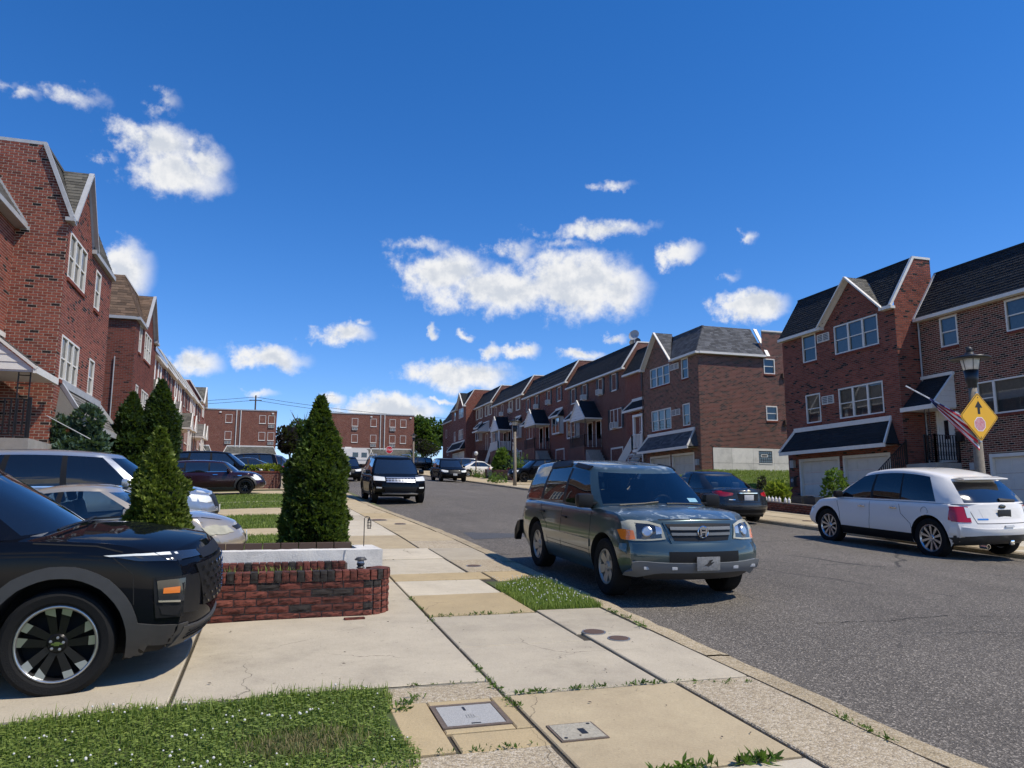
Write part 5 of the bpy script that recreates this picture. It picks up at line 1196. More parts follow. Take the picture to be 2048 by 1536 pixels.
def body_mesh(S):
    L, W = S['L'], S['W']; h = L / 2
    V = [0, .07, .2, .36, .52, .66, .78, .88, .955, 1.]; Wc = [-1, -.95, -.84, -.62, -.36, -.12, .12, .36, .62, .84, .95, 1]
    xs = [-1, -.985, -.95, -.89, -.8, -.68, -.55, -.42, -.3, -.18, -.06, .06, .18, .3, .4, .5, .6, .7, .79, .87, .93, .97, .99, 1]
    X = [a * h for a in xs]; idx = {}; verts = []
    nX, nV, nW = len(X), len(V), len(Wc); cab = S['cab']
    def P(i, j, k):
        x0, v, w = X[i], V[j], Wc[k]
        tf = sm((x0 - (h - .75)) / .75); tb = sm((-x0 - (h - .6)) / .6)
        x = x0 + tf * (lerp_tab(S['nose'], v) - S['sweepF'] * abs(w) ** 2.6) - tb * (-lerp_tab(S['tail'], v) - S['sweepB'] * abs(w) ** 2.6)
        zb = S['gc'] + .10 * sm((abs(x0) - h + .55) / .55) * S.get('lift', 1); zt = lerp_tab(S['top'], x0)
        z = zb + (zt - zb) * v
        if j == nV - 1: z += S.get('crown', .035) * (1 - w * w) - .02 * abs(w) ** 6
        hw = W / 2 * lerp_tab(S['plan'], x0 / h) * lerp_tab(S['sect'], v)
        if j == 0: z += .0
        return (x, w * hw, z)
    def vid(i, j, k):
        key = (i, j, k)
        if key not in idx: idx[key] = len(verts); verts.append(P(i, j, k))
        return idx[key]
    F = []; M = []
    for i in range(nX - 1):
        xm = (X[i] + X[i + 1]) / 2; inside = cab[0] < xm < cab[1]
        for j in range(nV - 1):
            F.append((vid(i, j, nW - 1), vid(i, j + 1, nW - 1), vid(i + 1, j + 1, nW - 1), vid(i + 1, j, nW - 1))[::-1]); F.append((vid(i, j, 0), vid(i, j + 1, 0), vid(i + 1, j + 1, 0), vid(i + 1, j, 0))); M += [0, 0]
        for k in range(nW - 1):
            F.append((vid(i, nV - 1, k), vid(i, nV - 1, k + 1), vid(i + 1, nV - 1, k + 1), vid(i + 1, nV - 1, k))[::-1]); M.append(2 if inside and 1 < k < nW - 3 else 0)
            F.append((vid(i, 0, k), vid(i, 0, k + 1), vid(i + 1, 0, k + 1), vid(i + 1, 0, k))); M.append(1)
    for j in range(nV - 1):
        for k in range(nW - 1):
            F.append((vid(nX - 1, j, k), vid(nX - 1, j, k + 1), vid(nX - 1, j + 1, k + 1), vid(nX - 1, j + 1, k))); F.append((vid(0, j, k), vid(0, j, k + 1), vid(0, j + 1, k + 1), vid(0, j + 1, k))[::-1]); M += [0, 0]
    me = bpy.data.meshes.new('lower'); me.from_pydata(verts, [], F); me.polygons.foreach_set('material_index', M); me.polygons.foreach_set('use_smooth', [True] * len(F)); me.update()
    return me

def greenhouse(S):
    """ruled cabin: columns from belt to roof; returns (pillars+roof MB, list of (name, MB) panes)"""
    W2 = S['W'] / 2; cols = S['cols']; zb, zr = S['zbelt'], S['zroof']; half = []   # cols: (xb,yb,xr,yr,kind of span to next)
    for n, c in enumerate(cols):
        half.append((c[0], c[1] * W2, c[2], c[3] * W2, c[4] if len(c) > 4 else None))
    pts = []
    for a, b in zip(half, half[1:]):
        k = {'rear_window': 5, 'windshield': 7}.get(a[4], 4 if a[4] == 'side_window' else 1)
        for t in range(k):
            u = t / k
            if a[4] == 'rear_window': f = u * u; pts.append((a[0] + (b[0] - a[0]) * f, a[1] + (b[1] - a[1]) * u, a[2] + (b[2] - a[2]) * f, a[3] + (b[3] - a[3]) * u, a[4], (a, b)))
            elif a[4] == 'windshield': f = 1 - (1 - u) ** 2; pts.append((a[0] + (b[0] - a[0]) * f, a[1] + (b[1] - a[1]) * u, a[2] + (b[2] - a[2]) * f, a[3] + (b[3] - a[3]) * u, a[4], (a, b)))
            else: pts.append(tuple(a[i] + (b[i] - a[i]) * u for i in range(4)) + (a[4], (a, b)))
    l = half[-1]; pts.append((l[0], l[1], l[2], l[3], None, None))
    full = pts + [(p[0], -p[1], p[2], -p[3], None, None) for p in pts[-2:0:-1]]; n = len(full); nh = len(pts)
    spans = [pts[i][4] for i in range(nh - 1)]; keys = [i for i in range(nh - 1)]
    spn = spans + spans[::-1]; ids = [pts[i][5] for i in range(nh - 1)]; idn = ids + ids[::-1]; sidn = [0] * (nh - 1) + [1] * (nh - 1)
    xm = sum(c[2] for c in half) / len(half) * .5 + (half[0][2] + half[-1][2]) * .25; xl = (half[-1][2] - half[0][2]) / 2
    arcf = lambda x: S.get('arc', .07) * ((x - xm) / xl) ** 2
    fr = [0, .05, .28, .52, .76, .95, 1.]; mb = MB(); panes = {}
    def pos(i, f):
        p = full[i % n]; b = sin(pi * min(1, f)) * .030 ; x = p[0] + (p[2] - p[0]) * f; y = p[1] + (p[3] - p[1]) * f; r = sqrt(y * y + .02)
        z = zb + (zr - arcf(p[2]) - zb) * f - S.get('belt_drop', 0) * (1 - f) * sm((x - S.get('drop_x', 9)) / 1.)
        z += (1 - f) * (lerp_tab(S['top'], p[0]) - zb - .01) * 1.0
        k = b * (1.0 if abs(y) > .3 else .6)
        nx = (p[0] - .2) / (S['L'] / 2); ny = y / W2; m = sqrt(nx * nx + ny * ny) + 1e-6
        return (x + k * nx / m, y + k * ny / m, z)
    for i in range(n):
        g = spn[i]
        for k in range(len(fr) - 1):
            q = [pos(i, fr[k]), pos(i, fr[k + 1]), pos(i + 1, fr[k + 1]), pos(i + 1, fr[k])]
            if g in ('rear_window', 'windshield', 'side_window') and 0 < k < len(fr) - 2:
                key = (g, idn[i] if g == 'side_window' else g, sidn[i] if g == 'side_window' else 0); panes.setdefault(key, MB()).face(q)
            else: mb.face(q, 1 if g == 'black' and 0 < k < len(fr) - 2 else 0)
    ring = [Vector(pos(i, 1)) for i in range(n)]; cx = sum(p.x for p in ring) / n; prev = ring
    for sc, dz in ((.975, .028), (.92, .045), (.75, .062), (.45, .074), (.0, .08)):
        dzz = dz * S.get('roofcrown', 1)
        cur = [Vector((cx + (p.x - cx) * (sc if sc else .0), p.y * sc, zr + dzz - arcf(cx + (p.x - cx) * sc))) for p in ring]
        for i in range(n): mb.face([prev[i], cur[i], cur[(i + 1) % n], prev[(i + 1) % n]] if sc else [prev[i], cur[0], prev[(i + 1) % n]])
        prev = cur
    return mb, [(k[0], v) for k, v in panes.items()]

def weld(me, d=.0008):
    bm = bmesh.new(); bm.from_mesh(me); bmesh.ops.remove_doubles(bm, verts=bm.verts, dist=d); bm.to_mesh(me); bm.free(); return me

def wheel_parts(root, x, y, R, tw, S, out):
    o = MB(); rr = R * S.get('rimf', .69); t = tw / 2
    prof = [(rr, -t * .8), (rr + .02, -t * .95), (R * .9, -t), (R * .975, -t * .86), (R, -t * .6), (R, t * .6), (R * .975, t * .86), (R * .9, t), (rr + .02, t * .95), (rr, t * .8), (rr - .01, 0)]
    o.lathe(prof, 40, 'y', closed=True); w = part('wheel', o, 'rubber', root, (x, y, R), smooth=True); smooth_by_angle(w.data, 30)
    s = 1 if out > 0 else -1; yo = s * t * .72; st = S.get('rim', 'rim_silver'); n = S.get('spokes', 5); r = MB()
    ring = [(rr, yo - s * .05), (rr + .004, yo + s * .012), (rr - .012, yo + s * .014), (rr - .028, yo - s * .01), (rr - .028, yo - s * .10), (rr, yo - s * .10)]
    r.lathe(ring, 40, 'y', closed=True); r.lathe([(.001, yo - s * .005), (.055, yo - s * .004), (.068, yo - s * .02), (.068, yo - s * .06)] if s > 0 else [(.001, yo - s * .005), (.055, yo - s * .004), (.068, yo - s * .02), (.068, yo - s * .06)], 20, 'y')
    if S.get('lip'): lp = MB(); lp.lathe([(rr - .022, yo + s * .013), (rr - .010, yo + s * .0165), (rr + .002, yo + s * .0145), (rr - .01, yo + s * .010)], 40, 'y', closed=True); lo = part('rim_lip', lp, S['lip'], w, smooth=True)
    q = part('rim', r, st, w, smooth=True); smooth_by_angle(q.data, 30)
    b = MB(); b.lathe([(.001, yo - s * .085), (rr * .97, yo - s * .09)], 30, 'y'); part('brake_drum', b, 'liner', w)
    for k in range(n):
        a = 2 * pi * k / n + S.get('rot', .3); sp = MB()
        def pt(rad, off, yy): return (rad * cos(a) - off * sin(a), yy, rad * sin(a) + off * cos(a))
        w0, w1 = S.get('sw', (.028, .035)); split = S.get('split', 0)
        for sg in ((-1, 1) if split else (0,)):
            o0, o1 = sg * split * .35, sg * split; poly = [pt(.05, o0 - w0, yo - s * .02), pt(.05, o0 + w0, yo - s * .02), pt(rr - .015, o1 + w1, yo + s * .004), pt(rr - .015, o1 - w1, yo + s * .004)]
            sp.prism(poly, (0, -s * .03, 0))
            if S.get('tips'):
                for (f0) in (.66,):
                    lerp = lambda A, B, f: tuple(A[i] + (B[i] - A[i]) * f for i in range(3)); e = (0, s * .002, 0)
                    A, B, C, D = poly; q2 = [lerp(A, D, f0), lerp(B, C, f0 + .1), C, D]; sp.face([(p[0], p[1] + s * .003, p[2]) for p in q2], 1)
        part('spoke', sp, [S.get('spoke_m', st), S.get('tips') or st], w)
    for k in range(5):
        a = 2 * pi * k / 5 + .2; nb = MB(); nb.lathe([(.001, yo + s * .006), (.010, yo + s * .004), (.011, yo - s * .02)], 6, 'y', (.042 * cos(a), 0, .042 * sin(a))); part('lug_nut', nb, 'steel', w)
    return w

class Car:
    def __init__(s, name, label, loc, rz, S, pitch=0., roll=0., group='parked cars', lod=2):
        s.S = S; s.root = thing(name, label, 'car', loc, group=group); s.root.rotation_mode = 'XYZ'
        s.root.rotation_euler = (Matrix.Rotation(rz, 3, 'Z') @ Matrix.Rotation(-pitch, 3, 'Y') @ Matrix.Rotation(roll, 3, 'X')).to_euler()
        paint = 'paint_' + S['paint']; me = body_mesh(S)
        for m in (paint, 'liner', 'seat', 'black_plastic'): me.materials.append(MATS[m])
        tmp = bpy.data.objects.new('tmp_body', me)
        ss = tmp.modifiers.new('s', 'SUBSURF'); ss.levels = ss.render_levels = lod
        cut = []
        Ra = S['R'] * S.get('arch', 1.16); cm = MB()
        for ax in (S['axf'], S['axr']):
            for sg in (-1, 1):
                y0, y1 = sorted((sg * (S['W'] / 2 - .34), sg * (S['W'] / 2 + .3))); c = MB(); c.lathe([(Ra, y0), (Ra, y1)], 36, 'y', (ax, 0, S['R'] + .01))
                cme = c.mesh('cut', 'liner'); bm = bmesh.new(); bm.from_mesh(cme); bmesh.ops.recalc_face_normals(bm, faces=bm.faces); bm.to_mesh(cme); bm.free(); co = bpy.data.objects.new('tmp_cut', cme); cut.append(co)
                b = tmp.modifiers.new('b', 'BOOLEAN'); b.operation = 'DIFFERENCE'; b.solver = 'EXACT'; b.object = co; b.material_mode = 'TRANSFER'
        low = eval_mesh(tmp, [tmp] + cut); low.name = 'body'
        gh, panes = greenhouse(S); gme = weld(gh.mesh('cabin', [paint, 'black_plastic']))
        gme.polygons.foreach_set('use_smooth', [True] * len(gme.polygons))
        bm = bmesh.new(); bm.from_mesh(low); n0 = len(bm.faces); bm.from_mesh(gme); bm.faces.ensure_lookup_table(); mi = {m.name: i for i, m in enumerate(low.materials)}
        if 'black_plastic' not in mi: low.materials.append(MATS['black_plastic']); mi['black_plastic'] = len(low.materials) - 1
        for f in bm.faces[n0:]: f.material_index = mi[paint] if f.material_index == 0 else mi['black_plastic']
        bm.to_mesh(low); bm.free(); smooth_by_angle(low, 42)
        s.body = link('body', low, s.root)
        full = bmesh.new(); full.from_mesh(low)
        for k, (nm, p) in enumerate(panes):
            pm = weld(p.mesh(nm, S.get('glass_' + nm, S.get('glass', 'glass_tint')))); pm.polygons.foreach_set('use_smooth', [True] * len(pm.polygons)); link(nm, pm, s.root); full.from_mesh(pm)
        s.bvh = BVHTree.FromBMesh(full); full.free()
        for ax in (S['axf'], S['axr']):
            for sg in (-1, 1): wheel_parts(s.root, ax, sg * (S['W'] / 2 - S['tw'] / 2 - S.get('inset', .03)), S['R'], S['tw'], S, sg)
        if S.get('seats', True) and S.get('glass', 'glass_tint') != 'glass_dark': s.seats()
    def hit(s, view, a, b):
        o, d = {'L': ((a, 3, b), (0, -1, 0)), 'R': ((a, -3, b), (0, 1, 0)), 'F': ((5, a, b), (-1, 0, 0)), 'B': ((-5, a, b), (1, 0, 0)), 'T': ((a, b, 5), (0, 0, -1))}[view]
        p, n, i, dist = s.bvh.ray_cast(Vector(o), Vector(d))
        if p is None: return None, -Vector(d)
        if n.dot(Vector(d)) > 0: n = -n
        return p, n
    def patch(s, name, m, view, top, bot, off=.004, nx=10, ny=4, skirt=.015, parent=None, both=False, r=.5):
        """panel that follows the body: top and bottom edges given in the view's plane"""
        for v in ((view, {'L': 'R', 'R': 'L'}.get(view, view)) if both and view in 'LR' else (view,)):
            for flip in ((1, -1) if both and view in 'FB' else (1,)):
                def samp(e, t):
                    L = [0]
                    for a, b in zip(e, e[1:]): L.append(L[-1] + sqrt((a[0] - b[0]) ** 2 + (a[1] - b[1]) ** 2))
                    d = t * L[-1]
                    for k in range(len(e) - 1):
                        if d <= L[k + 1] + 1e-9: f = (d - L[k]) / max(1e-9, L[k + 1] - L[k]); return (e[k][0] + (e[k + 1][0] - e[k][0]) * f, e[k][1] + (e[k + 1][1] - e[k][1]) * f)
                    return e[-1]
                rows = []; inn = []; hits = {}; ax = {'L': 1, 'R': 1, 'F': 0, 'B': 0, 'T': 2}[v]
                for j in range(ny + 1):
                    for i in range(nx + 1):
                        a, b = samp(top, i / nx), samp(bot, i / nx); f = j / ny; p, n = s.hit(v, (a[0] + (b[0] - a[0]) * f) * flip, a[1] + (b[1] - a[1]) * f)
                        if p is not None and abs(n[ax]) > .12: hits[i, j] = (p, n)
                if not hits: return None
                ext = sorted(abs(q[0][ax]) for q in hits.values())[int(len(hits) * .7)]; hits = {k: q for k, q in hits.items() if abs(q[0][ax]) > ext - (.16 if v in 'LR' else .45)}
                if not hits: return None
                for j in range(ny + 1):
                    row = []; ri = []
                    for i in range(nx + 1):
                        k = (i, j) if (i, j) in hits else min(hits, key=lambda q: (q[0] - i) ** 2 + (q[1] - j) ** 2); p, n = hits[k]
                        row.append(p + n * off); ri.append(p - n * skirt)
                    rows.append(row); inn.append(ri)
                mb = MB(); mb.grid(rows, 0, r)
                for E, I in ((rows[0], inn[0]), (rows[-1][::-1], inn[-1][::-1]), ([q[0] for q in rows][::-1], [q[0] for q in inn][::-1]), ([q[-1] for q in rows], [q[-1] for q in inn])): mb.grid([I, E], 0, r)
                me = mb.mesh(name, m); weld(me); bm = bmesh.new(); bm.from_mesh(me); bmesh.ops.recalc_face_normals(bm, faces=bm.faces); bm.to_mesh(me); bm.free(); smooth_by_angle(me, 40)
                o = link(name, me, parent or s.root)
        return o
    def line(s, name, m, view, pts, w=.008, off=.002, both=False, n=14):
        """thin strip along a polyline on the body"""
        for a, b in zip(pts, pts[1:]):
            d = Vector((b[0] - a[0], b[1] - a[1])).normalized(); q = Vector((-d.y, d.x)) * w / 2
            s.patch(name, m, view, [(a[0] + q.x, a[1] + q.y), (b[0] + q.x, b[1] + q.y)], [(a[0] - q.x, a[1] - q.y), (b[0] - q.x, b[1] - q.y)], off, n, 1, .004, both=both)
    def box(s, name, m, c, sz, parent=None, bev=.3, rot=None):
        x, y, z = [q / 2 for q in sz]; b = min(sz) * bev; mb = MB(); mb.box(-x, x, -y, y, -z, z); me = mb.mesh(name, m); bm = bmesh.new(); bm.from_mesh(me); bmesh.ops.bevel(bm, geom=bm.edges, offset=b, segments=2, affect='EDGES', profile=.6); bm.to_mesh(me); bm.free(); smooth_by_angle(me, 50)
        return link(name, me, parent or s.root, c, rot=rot)
    def mirrors(s, x, z, m, sz=(.12, .20, .15), arm=.92):
        for sg in (-1, 1):
            y = sg * (s.S['W'] / 2 * arm + .10); o = s.box('mirror', m, (x, y, z), sz, bev=.38); s.box('mirror_arm', 'black_plastic', (.03, -sg * .1, -.04), (.07, .12, .04), o)
    def doors(s, cuts, zt, zb, m='liner', handles=(), hm='chrome'):
        """panel gaps and handles, both sides"""
        for c in cuts: s.line('door_gap', m, 'L', c, .009, .0015, True, 10)
        for (x, z) in handles:
            for v, sg in (('L', 1), ('R', -1)):
                p, n = s.hit(v, x, z); s.box('door_handle', hm, p + n * .018, (.19, .026, .03))
    def seats(s):
        S = s.S; zb = S['zbelt']; m = S.get('seatm', 'seat'); xf = S.get('seatx', -.1); rows = (xf, xf - .85)
        for x in rows:
            for y in (-.36, .36):
                dz = 0. if x == xf else S.get('rear_dz', -.02)
                o = s.box('seat_back', m, (x, y, zb + .02 + dz), (.14, .42, .5), bev=.4, rot=(0, -.2, 0)); s.box('headrest', m, (-.05, 0, .34), (.10, .24, .17), o, .4)
        s.box('dashboard', 'black_plastic', (S['cab'][1] - .32, 0, zb - .03), (.5, S['W'] * .72, .14), bev=.3)
        mb = MB(); mb.lathe([(.17, -.014), (.185, 0), (.17, .014), (.155, 0)], 22, 'x', closed=True); part('steering_wheel', mb, 'black_plastic', s.root, (xf + .62, .36, zb + .06), rot=(0, .35, 0))
    def plate(s, view, z, m, w=.30, h=.15, y=0.):
        p, n = s.hit(view, y, z); sg = 1 if view == 'F' else -1; return s.box('licence_plate', m, p + Vector((sg * .012, 0, 0)), (.012, w, h), bev=.2)

def suv_spec(L, W, H, wb, paint, **kw):
    h = L / 2; R = kw.pop('R', .36); fo = kw.pop('fo', .92); axf = h - fo; k = H / 1.79; 
    S = dict(L=L, W=W, H=H, paint=paint, axf=axf, axr=axf - wb, R=R, tw=.235, gc=.25, sweepF=.26, sweepB=.16, cab=(-h * .9, h * .5),
        top=[(-h, .99 * k), (-h * .94, 1.03 * k), (-h * .4, 1.05 * k), (h * .33, 1.06 * k), (h * .50, 1.07 * k), (h * .68, 1.04 * k), (h * .86, .985 * k), (h * .95, .94 * k), (h, .90 * k)],
        nose=[(0, -.16), (.12, -.05), (.32, 0), (.5, -.01), (.62, -.05), (.85, -.08), (1, -.16)], tail=[(0, .10), (.15, .02), (.35, 0), (.5, .03), (1, .10)],
        plan=[(-1, .93), (-.9, .97), (-.6, 1), (.6, 1), (.88, .975), (1, .93)], sect=[(0, .90), (.1, .95), (.25, .985), (.45, 1), (.7, .985), (.9, .965), (1, .93)],
        zbelt=1.05 * k, zroof=H - .08,
        cols=[(-h * .955, 0, -h * .875, 0, 'rear_window'), (-h * .93, .72, -h * .86, .60, 'body'), (-h * .885, .87, -h * .83, .69, 'body'), (-h * .82, .90, -h * .77, .71, 'side_window'), (-h * .52, .915, -h * .475, .73, 'black'), (-h * .47, .915, -h * .44, .73, 'side_window'), (-h * .095, .92, -h * .10, .735, 'black'), (-h * .05, .92, -h * .065, .735, 'side_window'), (h * .40, .905, h * .155, .71, 'body'), (h * .46, .82, h * .205, .64, 'windshield'), (h * .565, 0, h * .27, 0)])
    S.update(kw); return S
def sedan_spec(L, W, H, wb, paint, **kw):
    h = L / 2; R = kw.pop('R', .31); fo = kw.pop('fo', .90); axf = h - fo; k = H / 1.45
    S = dict(L=L, W=W, H=H, paint=paint, axf=axf, axr=axf - wb, R=R, tw=.205, gc=.17, sweepF=.34, sweepB=.22, cab=(-h * .62, h * .42),
        top=[(-h, .90 * k), (-h * .95, .96 * k), (-h * .62, .965 * k), (-h * .2, .93 * k), (h * .3, .93 * k), (h * .46, .93 * k), (h * .66, .88 * k), (h * .86, .79 * k), (h * .95, .73 * k), (h, .67 * k)],
        nose=[(0, -.12), (.15, -.03), (.4, 0), (.6, -.03), (.85, -.09), (1, -.16)], tail=[(0, .08), (.2, .01), (.45, 0), (.6, .04), (1, .06)],
        plan=[(-1, .90), (-.9, .955), (-.6, 1), (.6, 1), (.85, .965), (1, .90)], sect=[(0, .90), (.1, .955), (.3, .99), (.5, 1), (.75, .98), (.9, .95), (1, .91)],
        zbelt=.93 * k, zroof=H - .07, roofcrown=.9, rear_dz=-.22,
        cols=[(-h * .72, 0, -h * .34, 0, 'rear_window'), (-h * .66, .72, -h * .315, .56, 'body'), (-h * .60, .86, -h * .29, .64, 'body'), (-h * .50, .89, -h * .26, .66, 'side_window'), (-h * .16, .905, -h * .12, .69, 'black'), (-h * .12, .905, -h * .09, .69, 'side_window'), (h * .36, .89, h * .10, .68, 'body'), (h * .42, .81, h * .145, .62, 'windshield'), (h * .54, 0, h * .20, 0)])
    S.update(kw); return S
def generic_trim(c, front=True, rear=True, grille='black_plastic', head='lamp_head', clad=True, sedan=False):
    S = c.S; h = S['L'] / 2; W2 = S['W'] / 2; H = S['H']; zf = lerp_tab(S['top'], h * .93)
    if front:
        c.patch('headlight', head, 'F', [(W2 * .48, zf - .09), (W2 * .72, zf - .06), (W2 * .93, zf - .02)], [(W2 * .50, zf - .20), (W2 * .74, zf - .21), (W2 * .94, zf - .17)], .006, 10, 4, both=True)
        c.patch('grille', grille, 'F', [(-W2 * .44, zf - .07), (0, zf - .05), (W2 * .44, zf - .07)], [(-W2 * .40, zf - .30), (0, zf - .32), (W2 * .40, zf - .30)], .006, 10, 3)
        c.patch('lower_intake', 'black_plastic', 'F', [(-W2 * .7, S['gc'] + .30), (W2 * .7, S['gc'] + .30)], [(-W2 * .62, S['gc'] + .16), (W2 * .62, S['gc'] + .16)], .006, 10, 2)
        c.plate('F', zf - .36, 'plate_white')
    if rear:
        zt = lerp_tab(S['top'], -h * .95)
        c.patch('taillight', 'lamp_red', 'B', [(W2 * .58, zt - .05), (W2 * .96, zt - .03)], [(W2 * .60, zt - .22), (W2 * .96, zt - .25)], .006, 8, 4, both=True); c.plate('B', zt - (.22 if sedan else .30), 'plate_white')
        c.patch('rear_bumper', 'black_plastic', 'B', [(-W2 * .9, S['gc'] + .28), (W2 * .9, S['gc'] + .28)], [(-W2 * .85, S['gc'] + .12), (W2 * .85, S['gc'] + .12)], .006, 10, 2)
    xs = [q for q in S['cols']]; sw = [i for i, q in enumerate(xs) if len(q) > 4 and q[4] == 'side_window']; zb = S['zbelt']
    xb = [(xs[i][0] + xs[i + 1][0]) / 2 for i in range(len(xs) - 1) if xs[i][4] == 'black']; zs = S['gc'] + .16
    cuts = [[(x, zb - .02), (x - .02, .6 * zb), (x, zs)] for x in xb[-1:]] + [[(S['axf'] - S['R'] * 1.38, zb - .03), (S['axf'] - S['R'] * 1.42, zs)]]
    c.doors(cuts, 0, 0, handles=[(xb[-1] - .0 + .14, zb - .16), (xs[sw[-2]][0] + .15, zb - .16)], hm='paint_' + S['paint'])
    c.mirrors(xs[sw[-1] + 1][0] - .12, zb + .10, 'paint_' + S['paint'])
    if clad:
        for ax in (S['axf'], S['axr']): arch_clad(c, ax)
        c.patch('sill_trim', 'grey_plastic', 'L', [(S['axr'] + S['R'] * 1.3, S['gc'] + .14), (S['axf'] - S['R'] * 1.3, S['gc'] + .14)], [(S['axr'] + S['R'] * 1.3, S['gc'] + .03), (S['axf'] - S['R'] * 1.3, S['gc'] + .03)], .006, 12, 2, both=True)
def arch_clad(c, ax, w=.075, m='grey_plastic', a0=-8, a1=188, off=.008, f=1.165):
    S = c.S; R = S['R'] * f; zc = S['R'] + .01
    top = [(ax + (R + w) * cos(radians(a)), zc + (R + w) * sin(radians(a))) for a in range(a0, a1 + 1, 14)]; bot = [(ax + (R + .003) * cos(radians(a)), zc + (R + .003) * sin(radians(a))) for a in range(a0, a1 + 1, 14)]
    c.patch('arch_cladding', m, 'L', top, bot, off, 24, 2, .02, both=True)
def gz(x, y): return hz(x, y)
PT = math.atan(G)
def curb_car(name, label, X, Yc, face, S, lod=2, roll=0.):
    """parked along the street: face=+1 heads away (+Y), -1 heads to the camera"""
    zf, zr = road_z(X, Yc + 1.4), road_z(X, Yc - 1.4); rz = pi / 2 if face > 0 else -pi / 2; p = math.atan((zf - zr) / 2.8) * face
    return Car(name, label, (X, Yc, (zf + zr) / 2 + .004), rz, S, p, roll, lod=lod)
def lot_car(name, label, Xc, Yc, S, face=1, lod=1, pitch=None, dz=0., fn=None):
    fn = fn or (lot_l if Xc < 4 else lot_r); a, b = fn(Xc + 1.3, Yc), fn(Xc - 1.3, Yc); p = math.atan((a - b) / 2.6) if pitch is None else pitch
    return Car(name, label, (Xc, Yc, (a + b) / 2 + dz + .006), 0 if face > 0 else pi, S, p * face, roll=PT * face, lod=lod)

